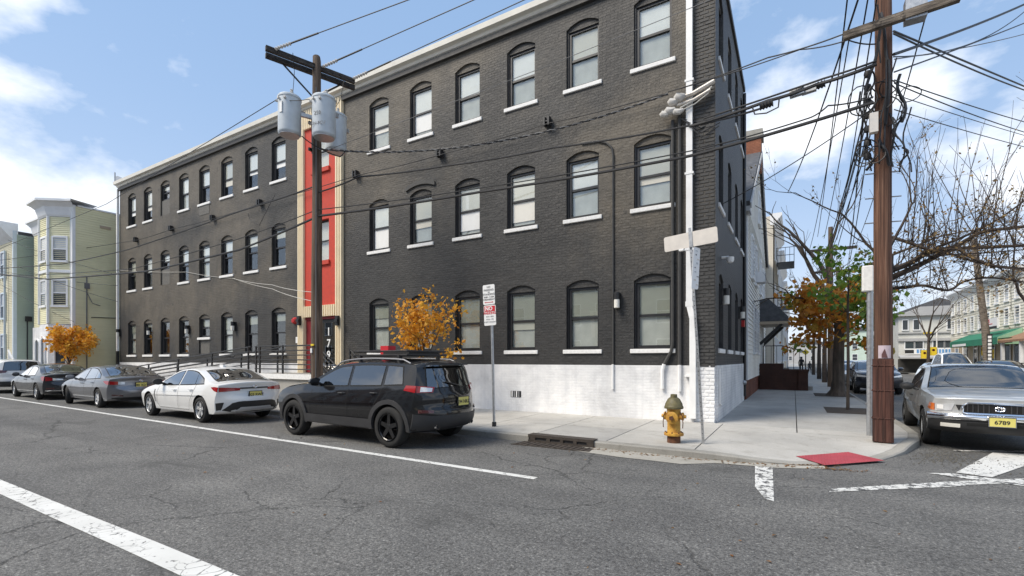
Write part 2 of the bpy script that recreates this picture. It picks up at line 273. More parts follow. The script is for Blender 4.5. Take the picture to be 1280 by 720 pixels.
# ---------------------------------------------------------------- geometry helpers
class MB:
    def __init__(s): s.v = []; s.f = []; s.m = []
    def add(s, vs_, fs, mi=0):
        o = len(s.v); s.v += [tuple(p) for p in vs_]; s.f += [tuple(i+o for i in q) for q in fs]; s.m += [mi]*len(fs); return s
    def quad(s, a, b, c, d, mi=0): return s.add([a, b, c, d], [(0, 1, 2, 3)], mi)
    def box(s, a, b, mi=0):
        x0, x1 = sorted((a[0], b[0])); y0, y1 = sorted((a[1], b[1])); z0, z1 = sorted((a[2], b[2]))
        return s.add([(x0, y0, z0), (x1, y0, z0), (x1, y1, z0), (x0, y1, z0), (x0, y0, z1), (x1, y0, z1), (x1, y1, z1), (x0, y1, z1)],
                     [(0, 3, 2, 1), (4, 5, 6, 7), (0, 1, 5, 4), (1, 2, 6, 5), (2, 3, 7, 6), (3, 0, 4, 7)], mi)
    def obox(s, p, q, wd, ht, up=(0, 0, 1), mi=0):
        """bar with rectangular section from p to q"""
        p = Vector(p); q = Vector(q); d = (q-p).normalized(); u = Vector(up)
        if abs(d.dot(u)) > .98: u = Vector((1, 0, 0))
        r = d.cross(u).normalized()*wd/2; u = r.cross(d).normalized()*ht/2
        v = [p-r-u, p+r-u, p+r+u, p-r+u, q-r-u, q+r-u, q+r+u, q-r+u]
        return s.add(v, [(0, 1, 2, 3), (7, 6, 5, 4), (0, 4, 5, 1), (1, 5, 6, 2), (2, 6, 7, 3), (3, 7, 4, 0)], mi)
    def tube(s, pts, rad, n=8, mi=0, caps=True):
        pts = [Vector(p) for p in pts]; k = len(pts); rad = rad if isinstance(rad, (list, tuple)) else [rad]*k
        o = len(s.v); pu = None
        for i, p in enumerate(pts):
            d = (pts[min(i+1, k-1)]-pts[max(i-1, 0)])
            d = d.normalized() if d.length > 1e-9 else Vector((0, 0, 1))
            if pu is None:
                u = Vector((0, 0, 1)) if abs(d.z) < .9 else Vector((1, 0, 0))
                u = (u-d*u.dot(d)).normalized()
            else:
                u = pu-d*pu.dot(d); u = u.normalized() if u.length > 1e-6 else d.orthogonal().normalized()
            pu = u; r = d.cross(u)
            for j in range(n):
                a = 2*math.pi*j/n; s.v.append(tuple(p+(u*math.cos(a)+r*math.sin(a))*rad[i]))
        for i in range(k-1):
            for j in range(n):
                s.f.append((o+i*n+j, o+i*n+(j+1) % n, o+(i+1)*n+(j+1) % n, o+(i+1)*n+j)); s.m.append(mi)
        if caps:
            s.f.append(tuple(o+j for j in range(n))[::-1]); s.f.append(tuple(o+(k-1)*n+j for j in range(n))); s.m += [mi, mi]
        return s
    def lathe(s, prof, c=(0, 0, 0), n=24, axis='z', mi=0):
        """prof = [(radius, height)]"""
        o = len(s.v); c = Vector(c)
        for r, h in prof:
            for j in range(n):
                a = 2*math.pi*j/n; x, y = r*math.cos(a), r*math.sin(a)
                p = (x, y, h) if axis == 'z' else ((x, h, y) if axis == 'y' else (h, x, y)); s.v.append(tuple(c+Vector(p)))
        for i in range(len(prof)-1):
            for j in range(n):
                s.f.append((o+i*n+j, o+i*n+(j+1) % n, o+(i+1)*n+(j+1) % n, o+(i+1)*n+j)); s.m.append(mi)
        return s
    def prism(s, poly, ext, mi=0):
        """planar polygon (3D pts) extruded by vector ext"""
        k = len(poly); e = Vector(ext); v = [tuple(p) for p in poly]+[tuple(Vector(p)+e) for p in poly]
        return s.add(v, [tuple(range(k))[::-1], tuple(range(k, 2*k))]+[(i, (i+1) % k, k+(i+1) % k, k+i) for i in range(k)], mi)
    def build(s, name, mats, parent=None, smooth=False, fix=True, loc=None):
        me = bpy.data.meshes.new(name); me.from_pydata(s.v, [], s.f)
        mats = mats if isinstance(mats, (list, tuple)) else [mats]
        for m_ in mats: me.materials.append(M[m_] if isinstance(m_, str) else m_)
        if len(mats) > 1: me.polygons.foreach_set('material_index', s.m)
        if fix:
            b = bmesh.new(); b.from_mesh(me); bmesh.ops.recalc_face_normals(b, faces=b.faces); b.to_mesh(me); b.free()
        if smooth:
            me.polygons.foreach_set('use_smooth', [True]*len(me.polygons))
            try: me.set_sharp_from_angle(angle=R(smooth if smooth is not True else 40))
            except Exception: pass
        me.update()
        return link(name, me, parent, loc)
def link(name, me, parent=None, loc=None, rz=0):
    o = bpy.data.objects.new(name, me); COL.objects.link(o); o.parent = parent
    if loc is not None: o.location = loc
    if rz: o.rotation_euler = (0, 0, rz)
    return o
def tag(o, label, cat, group=None):
    o['label'] = label; o['category'] = cat
    if group: o['group'] = group
    return o
def thing(name, label, cat, loc=(0, 0, 0), rz=0, group=None):
    return tag(link(name, None, None, loc, rz), label, cat, group)
def structure(o): o['kind'] = 'structure'; return o
def bevel(o, wd=.01, seg=2):
    b = o.modifiers.new('bevel', 'BEVEL'); b.width = wd; b.segments = seg; b.limit_method = 'ANGLE'; return o
def copy_tree(o, parent=None):
    c = o.copy(); COL.objects.link(c); c.parent = parent
    for ch in list(o.children): copy_tree(ch, c)
    return c
SY, CY = math.sin(YAW), math.cos(YAW); FPX = 597.7
def ray(u, v): a = (u-640)/FPX; return Vector((-SY+a*CY, CY+a*SY, (450-v)/FPX))
def onY(u, v, y): d = ray(u, v); t = y/d.y; return Vector((d.x*t, y, CAM_H+d.z*t))
def onX(u, v, x): d = ray(u, v); t = x/d.x; return Vector((x, d.y*t, CAM_H+d.z*t))
def onZ(u, v, z): d = ray(u, v); t = (z-CAM_H)/d.z; return Vector((d.x*t, d.y*t, z))
def atD(u, v, t): d = ray(u, v); return Vector((d.x*t, d.y*t, CAM_H+d.z*t))
def text_mesh(body, size, ext=.002, align='CENTER', bold=0):
    c = bpy.data.curves.new('t', 'FONT'); c.body = body; c.size = size; c.extrude = ext; c.align_x = align; c.align_y = 'CENTER'; c.offset = bold; c.resolution_u = 3
    o = bpy.data.objects.new('t', c); COL.objects.link(o); bpy.context.view_layer.update()
    me = bpy.data.meshes.new_from_object(o.evaluated_get(bpy.context.evaluated_depsgraph_get())); bpy.data.objects.remove(o); return me
def put_text(name, body, size, mat_, parent, loc, rot, ext=.002, bold=0, sx=1):
    me = text_mesh(body, size, ext, bold=bold); me.materials.clear(); me.materials.append(M[mat_])
    o = link(name, me, parent); o.location = loc; o.rotation_euler = rot; o.scale = (sx, 1, 1); return o
# ================================================================ the setting
def kerbY(x): return 8.12+(-1.3-x)*.03
KERB = [(-75, kerbY(-75)), (-20, kerbY(-20)), (-1.3, 8.12), (-.75, 8.17), (-.35, 8.27), (.08, 8.44), (.62, 8.82), (1.19, 9.52), (1.63, 10.36), (2.02, 11.5), (2.17, 12.4), (2.2, 13.5), (2.2, 220)]
def offs(poly, d):
    o = []
    for i, p in enumerate(poly):
        a = Vector(poly[max(i-1, 0)]); b = Vector(poly[min(i+1, len(poly)-1)]); t = (b-a).normalized(); o.append((p[0]-t.y*d, p[1]+t.x*d))
    return o
KIN = offs(KERB, .17)
def seg_d(p, a, b):
    p, a, b = Vector(p), Vector(a), Vector(b); t = max(0, min(1, (p-a).dot(b-a)/(b-a).length_squared)); return (p-a-(b-a)*t).length
def zs(x, y):
    k = max(0, 1-seg_d((x, y), (.30, 8.55), (1.25, 9.6))/1.7); k = k*k*(3-2*k)
    return .13-.105*k
m = MB(); m.quad((-1500, -1500, 0), (1500, -1500, 0), (1500, 1500, 0), (-1500, 1500, 0))
structure(m.build('road', 'asphalt'))
# kerb
def kerb_strip(name, outer, inner, zf, mat_):
    m = MB(); n_ = len(outer)
    for i in range(n_-1):
        a, b, c, d = outer[i], outer[i+1], inner[i+1], inner[i]
        za, zb, zc, zd = (zf(*q) for q in (a, b, c, d))
        a2 = (a[0]+(d[0]-a[0])*.12, a[1]+(d[1]-a[1])*.12); b2 = (b[0]+(c[0]-b[0])*.12, b[1]+(c[1]-b[1])*.12)
        m.quad((*a, -.02), (*b, -.02), (*b, zb-.02), (*a, za-.02)); m.quad((*a, za-.02), (*b, zb-.02), (*b2, zb), (*a2, za)); m.quad((*a2, za), (*b2, zb), (*c, zc), (*d, zd))
        m.quad((*d, zd), (*c, zc), (*c, -.02), (*d, -.02))
    return structure(m.build(name, mat_))
def dense(poly, step=.35):
    o = []
    for a, b in zip(poly, poly[1:]):
        k = max(1, min(60, int((Vector(b)-Vector(a)).length/step)))
        o += [(a[0]+(b[0]-a[0])*i/k, a[1]+(b[1]-a[1])*i/k) for i in range(k)]
    return o+[poly[-1]]
kd = dense(KERB); kin = offs(kd, .17)
kerb_strip('kerb', kd, kin, zs, 'kerb')
def clip(poly, a, b):
    """keep the part of poly left of a->b"""
    o = []
    def side(p): return (b[0]-a[0])*(p[1]-a[1])-(b[1]-a[1])*(p[0]-a[0])
    for i, p in enumerate(poly):
        q = poly[(i+1) % len(poly)]; s, t = side(p), side(q)
        if s >= 0: o.append(p)
        if s*t < 0: k = s/(s-t); o.append((p[0]+(q[0]-p[0])*k, p[1]+(q[1]-p[1])*k))
    return o
KJ = offs(KERB, .175)
def slab(rect, parent, mat_, fine):
    x0, x1, y0, y1 = rect; g = .010; x0 += g; x1 -= g; y0 += g; y1 -= g
    nx = max(1, int((x1-x0)/.4)) if fine else 1; ny = max(1, int((y1-y0)/.4)) if fine else 1
    m = MB()
    for i in range(nx):
        for j in range(ny):
            a, b, c, d = x0+(x1-x0)*i/nx, x0+(x1-x0)*(i+1)/nx, y0+(y1-y0)*j/ny, y0+(y1-y0)*(j+1)/ny
            p = [(a, c), (b, c), (b, d), (a, d)]
            for k in range(len(KJ)-1):
                p = clip(p, KJ[k], KJ[k+1])
                if len(p) < 3: break
            if len(p) >= 3: m.add([(q[0], q[1], zs(*q)) for q in p], [tuple(range(len(p)))])
    if not m.v: return
    me = bpy.data.meshes.new('slab'); me.from_pydata(m.v, [], m.f); b = bmesh.new(); b.from_mesh(me); bmesh.ops.remove_doubles(b, verts=b.verts, dist=.0008)
    ed = [e for e in b.edges if e.is_boundary]; r = bmesh.ops.extrude_edge_only(b, edges=ed)
    for e in r['geom']:
        if isinstance(e, bmesh.types.BMVert): e.co.z -= .02
    bmesh.ops.recalc_face_normals(b, faces=b.faces); b.to_mesh(me); b.free(); me.materials.append(M[mat_]); me.polygons.foreach_set('use_smooth', [False]*len(me.polygons))
    return link('paving_slab', me, parent)
m = MB()   # bed under the slabs, seen only in the joints
fine = [q for q in offs(kd, .16)]
for a, b in zip(fine, fine[1:]):
    if a[1] < 13.4: m.quad((a[0], a[1], zs(*a)-.016), (b[0], b[1], zs(*b)-.016), (b[0], 14.0, .114), (a[0], 14.0, .114))
m.box((-2.0, 14.0, .0), (2.05, 220, .114))
walk = structure(m.build('sidewalk', 'joint'))
JX = [-1.40-1.53*k for k in range(0, 28)]
for k in range(27):
    mm = 'concrete' if random.random() < .6 else 'concrete_b'
    slab((JX[k+1], JX[k], 7.9, 9.95), walk, mm, k < 3); slab((JX[k+1], JX[k], 9.95, 12.0), walk, 'concrete' if random.random() < .6 else 'concrete_b', False)
slab((-1.40, 2.6, 7.9, 11.25), walk, 'concrete', True)
slab((-1.40, .06, 11.25, 12.0), walk, 'concrete', False); slab((.06, 2.6, 11.25, 12.0), walk, 'concrete', True)
ys = [12.0, 21.05, 25.2, 29.4, 33.6, 38, 43, 48, 54, 60, 68, 78, 90, 110, 140, 219]
for a, b in zip(ys, ys[1:]):
    slab((-1.55, .06, a, b), walk, 'concrete_b', False); slab((.06, 2.6, a, b), walk, 'concrete_b', a < 22)
# the asphalt-filled joint strips and the gutter apron
m = MB()
ap = [(-3.32, 7.93), (-3.3, 7.80), (-2.9, 7.74), (-2.4, 7.66), (-2.0, 7.66), (-1.5, 7.63), (-1.25, 7.8), (-1.05, 7.98), (-.6, 8.03), (-.2, 8.08), (.1, 8.22), (.4, 8.36)]
up = [(x, (8.14 if x < -.9 else 8.5)+.02) for x, y in ap]
for i in range(len(ap)-1): m.quad((*ap[i], .006), (*ap[i+1], .006), (up[i+1][0], kerbY(up[i+1][0])-.0 if up[i+1][0] < -1 else min(8.3+max(0, up[i+1][0])*.5, 8.9), .022), (up[i][0], kerbY(up[i][0])-.0 if up[i][0] < -1 else min(8.3+max(0, up[i][0])*.5, 8.9), .022))
structure(m.build('gutter_apron', 'apron'))
# ground behind the building line and other blocks
m = MB(); m.box((-75, 12.3, -.1), (-1.9, 220, .10)); structure(m.build('lot_ground', 'lot'))
def block(name, x0, y0, x1, y1, mat_='concrete_b'):
    m = MB(); m.box((x0, y0, -.1), (x1, y1, .13)); structure(m.build(name, mat_))
block('sidewalk_far', 11.3, 14.5, 60, 220)
# lane lines
def strip(name, pts, wd, mat_, z=.004):
    m = MB()
    for i in range(len(pts)-1):
        a = Vector(pts[i]); b = Vector(pts[i+1]); t = (b-a).normalized(); nrm = Vector((-t.y, t.x))*wd/2
        m.quad((*(a-nrm), z), (*(b-nrm), z), (*(b+nrm), z), (*(a+nrm), z))
    return structure(m.build(name, mat_))
def wob(a, b, k, amp=.006):
    return [(a[0]+(b[0]-a[0])*i/k, a[1]+(b[1]-a[1])*i/k+random.uniform(-amp, amp)) for i in range(k+1)]
strip('parking_lane_line', wob((-62, 7.42), (-3.0, 5.72), 60), .125, 'mark')
strip('centre_line', wob((-60, 2.04), (3.0, 1.90), 40), .22, 'mark', .005)
m = MB(); m.add([(-.50, 8.06, .0055), (-.27, 8.12, .0055), (-.19, 6.15, .0055), (-.28, 6.2, .0055), (-.42, 6.75, .0055)], [(0, 1, 2, 3, 4)]); structure(m.build('stop_bar', 'mark_worn'))
def cw(name, pts, mat_, z=.0055):
    m = MB(); m.add([(x, y, z) for x, y in pts], [tuple(range(len(pts)))]); return structure(m.build(name, mat_))
cw('crosswalk_stripe', [(.37, 6.93), (1.78, 8.05), (1.95, 8.25), (6, 11.4), (6, 11.7), (1.78, 8.34), (.40, 7.12)], 'mark_worn')
cw('crosswalk_stripe', [(1.63, 8.78), (1.9, 8.93), (2.35, 8.82), (2.6, 8.72), (6, 9.9), (6, 9.7), (2.5, 8.5), (2.1, 8.6)], 'mark_worn', .0075)
cw('crosswalk_stripe', [(1.98, 9.02), (2.32, 8.9), (3.75, 11.45), (2.95, 11.28)], 'mark', .0095)
cw('crosswalk_stripe', [(2.42, 11.1), (2.42, 11.22), (7, 13.6), (7, 13.4)], 'mark_worn', .0115)
# tactile paving with raised domes
tp = [(.03, 8.95), (.79, 9.80), (1.22, 9.36), (.40, 8.50)]
m = MB(); m.add([(x, y, zs(x, y)+.009) for x, y in tp], [(0, 1, 2, 3)])
e = [(Vector(tp[1])-Vector(tp[0])), (Vector(tp[3])-Vector(tp[0]))]
for i in range(17):
    for j in range(9):
        p = Vector(tp[0])+e[0]*((i+.5)/17)+e[1]*((j+.5)/9); r = .019; z0 = zs(*p)+.009
        m.add([(p.x+r*math.cos(a), p.y+r*math.sin(a), z0) for a in (0, 1.57, 3.14, 4.71)]+[(p.x, p.y, z0+.013)], [(0, 1, 4), (1, 2, 4), (2, 3, 4), (3, 0, 4)])
M['tactile'] = plain('tactile_red', (.34, .05, .066), .75, var=.16, scale=4, kind='world')
M['iron'] = plain('cast_iron', (.055, .045, .038), .75, .2, var=.35, scale=14, bmp=.3)
structure(m.build('tactile_paving', 'tactile'))
# storm drain: cast kerb inlet with four slots and the grate plate in the gutter
dr = thing('storm_drain', 'rusty cast iron kerb inlet with four slots beside the no parking sign', 'storm drain', (-3.8, 8.1, 0))
def kp(x, dy, z): return (x+3.8, kerbY(x)+dy-8.1, z)
m = MB(); xs_ = [-4.42, -4.30, -4.06, -3.98, -3.77, -3.70, -3.50, -3.43, -3.23, -3.10]
a = [(-4.46, .0, .15), (-3.12, 0, .15)]
m.prism([kp(-4.46, -.03, .155), kp(-3.10, -.03, .155), kp(-3.10, .20, .155), kp(-4.46, .20, .155)], (0, 0, -.012))
m.prism([kp(-4.46, -.03, .143), kp(-3.10, -.03, .143), kp(-3.10, .0, .143), kp(-4.46, .0, .143)], (0, 0, -.038))
m.prism([kp(-4.46, -.03, .05), kp(-3.10, -.03, .05), kp(-3.10, .0, .05), kp(-4.46, .0, .05)], (0, 0, -.05))
for i in range(0, 10, 2): m.prism([kp(xs_[i], -.029, .105), kp(xs_[i+1] if i < 8 else -3.1, -.029, .105), kp(xs_[i+1] if i < 8 else -3.1, .0, .105), kp(xs_[i], .0, .105)], (0, 0, -.055))
m.build('kerb_casting', 'iron', dr)
m = MB(); m.quad(kp(-4.46, -.0045, .03), kp(-3.1, -.0045, .03), kp(-3.1, -.0045, .11), kp(-4.46, -.0045, .11)); m.build('dark_opening', 'frame_black', dr)
m = MB(); m.prism([kp(-4.62, -.42, .012), kp(-3.05, -.36, .012), kp(-3.08, -.03, .02), kp(-4.5, -.03, .02)], (0, 0, -.01))
for i in range(13):
    x = -4.5+i*.112; m.obox(kp(x-.03, -.36, .016), kp(x, -.07, .02), .03, .012)
m.build('gutter_grate', 'iron', dr)

# ================================================================ the charcoal brick building
FY, SX, XL, ZR = 12.0, -1.57, -32.7, 11.36
bld = thing('brick_building', 'three storey charcoal painted brick building with white base and red centre panel', 'building', (0, 0, 0))
def arch_cell(mb, mp_, a0, a1, z0, z1, w0, w1, wz, crown, rise=.15, dep=.24, n_=8):
    sp = crown-rise
    def q(p1, p2, p3, p4): mb.quad(mp_(*p1, 0), mp_(*p2, 0), mp_(*p3, 0), mp_(*p4, 0))
    q((a0, z0), (w0, z0), (w0, z1), (a0, z1)); q((w1, z0), (a1, z0), (a1, z1), (w1, z1))
    if wz > z0: q((w0, z0), (w1, z0), (w1, wz), (w0, wz))
    arc = []
    for i in range(n_+1):
        t = -1+2*i/n_; arc.append((w0+(w1-w0)*i/n_, sp+rise*(1-t*t)))
    for i in range(n_):
        q(arc[i], arc[i+1], (arc[i+1][0], z1), (arc[i][0], z1))
    ring = [(w0, wz)]+arc+[(w1, wz)]
    for i in range(len(ring)):
        p, r = ring[i], ring[(i+1) % len(ring)]; mb.quad(mp_(*p, 0), mp_(*r, 0), mp_(*r, dep), mp_(*p, dep))
def front(a, z, d): return (a, FY+d, z)
def side(a, z, d): return (SX-d, a, z)
COLS_L = [-31.23, -29.38, -27.55, -25.70, -23.82, -21.93, -20.05, -18.15]; COLS_R = [-12.45, -10.55, -8.67, -6.77, -4.88, -3.02]
ROWS = [(1.90, 3.75, 1.47, 4.45), (5.44, 7.20, 4.45, 8.0), (8.98, 10.73, 8.0, ZR)]
WW = .93
m = MB()
def wing(cols, a0, a1, mb, mp_, ww=WW):
    ed = [a0]+[(p+q)/2 for p, q in zip(cols, cols[1:])]+[a1]
    for wz, cr, z0, z1 in ROWS:
        for k, c in enumerate(cols): arch_cell(mb, mp_, ed[k], ed[k+1], z0, z1, c-ww/2, c+ww/2, wz, cr)
wing(COLS_L, XL, -16.79, m, front); wing(COLS_R, -14.23, -2.03, m, front)
m.quad(front(-2.03, 1.47, 0), front(SX, 1.47, 0), front(SX, ZR, 0), front(-2.03, ZR, 0))
m.quad((XL, FY, .05), (XL, FY+7, .05), (XL, FY+7, ZR), (XL, FY, ZR))
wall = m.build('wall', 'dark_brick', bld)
m = MB(); SC = [13.02, 14.92, 16.8, 18.55]
wing(SC, FY, 19.25, m, side, .86); m.quad((SX, 19.25, .1), (-15, 19.25, .1), (-15, 19.25, ZR), (SX, 19.25, ZR))
m.build('wall', 'dark_brick_side', bld)
# white painted base, two centimetres proud
m = MB()
m.box((XL, FY-.02, 0), (-16.79, FY+.2, 1.47)); m.box((-14.23, FY-.02, 0), (-2.03, FY+.2, 1.468)); m.box((-2.03, FY, 0), (SX-.02, FY+.2, 1.466))
base = m.build('base_wall', 'white_brick', bld)
m = MB(); m.box((SX-.2, FY+.205, 0), (SX+.02, 19.25, 1.47)); m.build('base_wall', 'white_brick_side', bld)
# the bricks of the corner pier can be told apart
bm_ = {}
def brick_mesh(wd, mt):
    k = (round(wd, 2), mt)
    if k not in bm_:
        b = MB(); h = .031; e = .006
        b.add([(-wd/2, 0, -h), (wd/2, 0, -h), (wd/2, 0, h), (-wd/2, 0, h), (-wd/2+e, -.012, -h+e), (wd/2-e, -.012, -h+e), (wd/2-e, -.012, h-e), (-wd/2+e, -.012, h-e)],
              [(4, 5, 6, 7), (0, 1, 5, 4), (1, 2, 6, 5), (2, 3, 7, 6), (3, 0, 4, 7)])
        me = bpy.data.meshes.new('brick'); me.from_pydata(b.v, [], b.f); me.materials.append(M[mt]); bm_[k] = me
    return bm_[k]
z = .17; row = 0; nb = 0
while z < ZR-.1:
    lay = [(-1.925, .2), (-1.69, .2)] if row % 2 == 0 else [(-1.975, .1), (-1.81, .2), (-1.63, .1)]
    for cx, wd in lay:
        wht = z < 1.44
        if nb < 330:
            o = link('brick', brick_mesh(wd, 'white_piece' if wht else 'brick_piece'), base if wht else wall, (cx+random.uniform(-.004, .004), FY+random.uniform(0, .004), z)); nb += 1
    z += .0865; row += 1
# interior seen through panes
m = MB(); m.box((XL+.3, FY+.75, .3), (SX-.8, 18.9, 11.0)); m.build('interior', 'room', bld)
# roof and cornice gutter
m = MB(); m.quad((XL, FY, ZR), (SX, FY, ZR), (SX, 19.25, ZR-.15), (XL, 19.25, ZR-.15)); m.box((SX-.02, FY+.02, ZR-.02), (SX+.06, 19.3, ZR+.14)); m.build('roof', 'dark_plain', bld)
def cornice(x0, x1):
    m = MB(); pr = [(.0, -.10), (-.10, -.05), (-.14, .02), (-.26, .05), (-.28, .20), (-.22, .20), (-.20, .17), (.04, .17), (.04, -.10)]
    m.prism([(x0, FY+y, ZR+z_) for y, z_ in pr], (x1-x0, 0, 0)); return m.build('cornice', 'gutter', bld)
cornice(XL-.15, -14.3); cornice(-14.296, -2.4); cornice(-2.396, SX+.02)
m = MB(); m.box((XL, FY-.1, ZR-.26), (SX, FY-.004, ZR-.11)); m.build('fascia', 'dark_plain', bld)
# windows
def make_window(h, ww=WW, blind=.5, curtain=True, rise=.15, short=0):
    """origin at the middle of the opening's lower edge, y into the wall"""
    sp = h-rise; f = .065; yb = .095; top = sp-.05
    m = MB()
    x0, x1 = -ww/2+.002, ww/2-.002; z0 = .0+short
    m.box((x0, yb, z0), (x0+f+.045, yb+.1, top)); m.box((x1-f, yb, z0), (x1, yb+.1, top))
    m.box((x0+f+.045, yb, z0), (x1-f, yb+.1, z0+.07)); m.box((x0+f+.045, yb, top-.06), (x1-f, yb+.1, top))
    m.box((x0+.002, yb-.04, z0), (x0+.04, yb, top))
    mid = z0+(top-z0)*.50
    m.box((x0+f+.045, yb+.02, mid-.03), (x1-f, yb+.085, mid+.03))
    wn_ = m.build('window', 'frame_black', None)
    m = MB(); n_ = 8; pts = [(x0, yb-.04, top+.001)]+[(x1, yb-.04, top+.001)]+[(-(-1+2*i/n_)*(ww/2-.002)*-1 if 0 else ww/2*(1-2*i/n_), yb-.04, sp+rise*(1-(1-2*i/n_)**2)-.001) for i in range(n_+1)]
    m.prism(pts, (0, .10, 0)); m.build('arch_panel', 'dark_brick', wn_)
    for za, zb, yy in ((z0+.07, mid-.03, .062), (mid+.03, top-.06, .04)):
        m = MB(); m.box((x0+f+.045, yb+yy, za), (x1-f, yb+yy+.008, zb)); m.build('pane', 'glass', wn_)
    if blind:
        m = MB(); zb = top-(top-z0)*blind; m.quad((x0+.05, yb+.056, zb), (x1-.05, yb+.056, zb), (x1-.05, yb+.056, top), (x0+.05, yb+.056, top)); m.build('blind', random.choice(('blind', 'blind_b', 'blind_c')), wn_)
    if curtain:
        m = MB(); k = 1; zt = top-(top-z0)*blind
        for i in range(k):
            xa, xb = x0+.05+(x1-x0-.1)*i/k, x0+.05+(x1-x0-.1)*(i+1)/k; ya = yc = yb+.085
            m.quad((xa, ya, z0), (xb, yc, z0), (xb, yc, top-.02), (xa, ya, top-.02))
        m.build('curtain', 'blind_low', wn_)
    if short:
        m = MB(); m.box((x0, .06, 0), (x1, .2, short-.002)); m.build('cement_infill', 'mesh_grille', wn_)
    return wn_
def add_sill(wn_, z=-.108, ww=WW, out=.045):
    m = MB(); m.box((-ww/2-.09, -out, z), (ww/2+.09, .12, z+.106)); o = m.build('sill', 'sill_white', wn_); bevel(o, .012); return o
protos = {}
def window(cx, row, kind, sill=True, y=None):
    wz, cr = ROWS[row][0], ROWS[row][1]; k = (row, kind, sill)
    if k not in protos:
        bl, cu, sh = {'full': (.99, False, 0), 'half': (.5, True, 0), 'upper': (.48, False, 0), 'third': (.3, True, 0), 'low': (.72, True, 0), 'short': (.55, False, .78), 'dark': (.25, False, 0), 'alcove': (.5, False, .78)}[kind]
        p = make_window(cr-wz, WW, bl, cu, .15, sh)
        if sill: add_sill(p, -.13+(sh if kind == 'alcove' else 0))
        protos[k] = p; o = p
    else: o = copy_tree(protos[k])
    for ch in o.children:      # every tenant hangs the blind differently
        if ch.name.startswith('blind'):
            ch.data = ch.data.copy(); ch.data.materials[0] = M[(random.choice(('blind_b', 'blind_b', 'blind', 'blind_c')) if row else 'blind_d')]; dz = random.choice((0, 0, 0, .06, -.08, .18, -.25, .3))
            zl = min(v.co.z for v in ch.data.vertices)
            for v in ch.data.vertices:
                if v.co.z < zl+.01: v.co.z += dz+random.uniform(-.006, .006)
    o.parent = bld; o.location = (cx, FY, wz); return o
for i, c in enumerate(COLS_L):
    for r in range(3):
        if i == 2 and r > 0: window(c, r, 'short', False)
        elif i == 4 and r == 0: window(c, r, 'alcove')
        else: window(c, r, ['dark', 'upper', 'upper'][r] if (i+r) % 5 else 'third')
KR = [['third', 'half', 'half', 'half', 'half', 'half'], ['full', 'half', 'low', 'low', 'half', 'half'], ['third', 'low', 'half', 'half', 'half', 'half']]
for i, c in enumerate(COLS_R):
    for r in range(3): window(c, r, KR[r][i])
sp_ = {}
for r in range(3):
    wz, cr = ROWS[r][0], ROWS[r][1]
    for i, c in enumerate(SC):
        if r not in sp_: p = make_window(cr-wz, .86, .5, True); add_sill(p, -.13, .86); sp_[r] = p; o = p
        else: o = copy_tree(sp_[r])
        o.parent = bld; o.location = (SX, c, wz); o.rotation_euler = (0, 0, R(90))
# hood moulding kept over one second-floor window, cement patch under a third-floor sill
m = MB(); c = COLS_R[1]; k = 10
for i in range(k):
    t0, t1 = -1+2*i/k, -1+2*(i+1)/k; f_ = lambda t: 7.20+.02+.13*(1-t*t)
    m.prism([(c+t0*.62, FY-.05, f_(t0)), (c+t1*.62, FY-.05, f_(t1)), (c+t1*.62, FY-.05, f_(t1)+.13), (c+t0*.62, FY-.05, f_(t0)+.13)], (0, .049, 0))
m.build('hood_moulding', 'dark_plain', bld)
m = MB(); m.box((COLS_L[4]-.45, FY-.012, 8.42), (COLS_L[4]+.45, FY+.02, 8.84)); m.build('cement_patch', 'mesh_grille', bld)
# red centre panel between cream pilasters
m = MB(); PZ0 = 3.68; rx0, rx1 = -16.42, -14.60
W2 = [(5.36, 6.93), (8.87, 10.30)]; wx0, wx1 = -15.95, -15.02; zc = PZ0
def rq(a, b, c_, d): m.quad((a, FY-.03, c_), (b, FY-.03, c_), (b, FY-.03, d), (a, FY-.03, d))
for za, zb in W2+[(10.52, 10.52)]:
    rq(rx0, rx1, zc, za)
    if zb > za:
        rq(rx0, wx0, za, zb); rq(wx1, rx1, za, zb)
        for p, q in (((wx0, za), (wx1, za)), ((wx1, za), (wx1, zb)), ((wx1, zb), (wx0, zb)), ((wx0, zb), (wx0, za))): m.quad((p[0], FY-.03, p[1]), (q[0], FY-.03, q[1]), (q[0], FY+.22, q[1]), (p[0], FY+.22, p[1]))
    zc = zb
m.build('red_panel', 'red', bld)
for za, zb in W2:
    m = MB(); m.box((wx0, FY+.1, za), (wx0+.06, FY+.18, zb)); m.box((wx1-.06, FY+.1, za), (wx1, FY+.18, zb)); m.box((wx0+.06, FY+.1, za), (wx1-.06, FY+.18, za+.06)); m.box((wx0+.06, FY+.1, zb-.06), (wx1-.06, FY+.18, zb))
    m.box((wx0+.06, FY+.11, (za+zb)/2-.025), (wx1-.06, FY+.17, (za+zb)/2+.025)); wn_ = m.build('window', 'frame_black', bld)
    m = MB(); m.box((wx0+.06, FY+.13, za+.06), (wx1-.06, FY+.14, zb-.06)); m.build('pane', 'glass', wn_)
    m = MB(); m.quad((wx0, FY+.2, za), (wx1, FY+.2, za), (wx1, FY+.2, zb), (wx0, FY+.2, zb)); m.build('blind', 'blind', wn_)
    m = MB(); m.box((wx0-.06, FY-.10, za-.16), (wx1+.06, FY-.032, za-.002)); m.build('sill', 'red', wn_)
def fluted(x0, x1, z0, z1, name='pilaster'):
    m = MB(); m.box((x0, FY-.08, z0), (x1, FY+.1, z1)); n_ = max(1, int((x1-x0)/.115)); st = (x1-x0)/n_
    for i in range(n_): m.box((x0+st*(i+.22), FY-.115, z0+.001), (x0+st*(i+.78), FY-.08, z1-.001))
    return m.build(name, 'cream', bld)
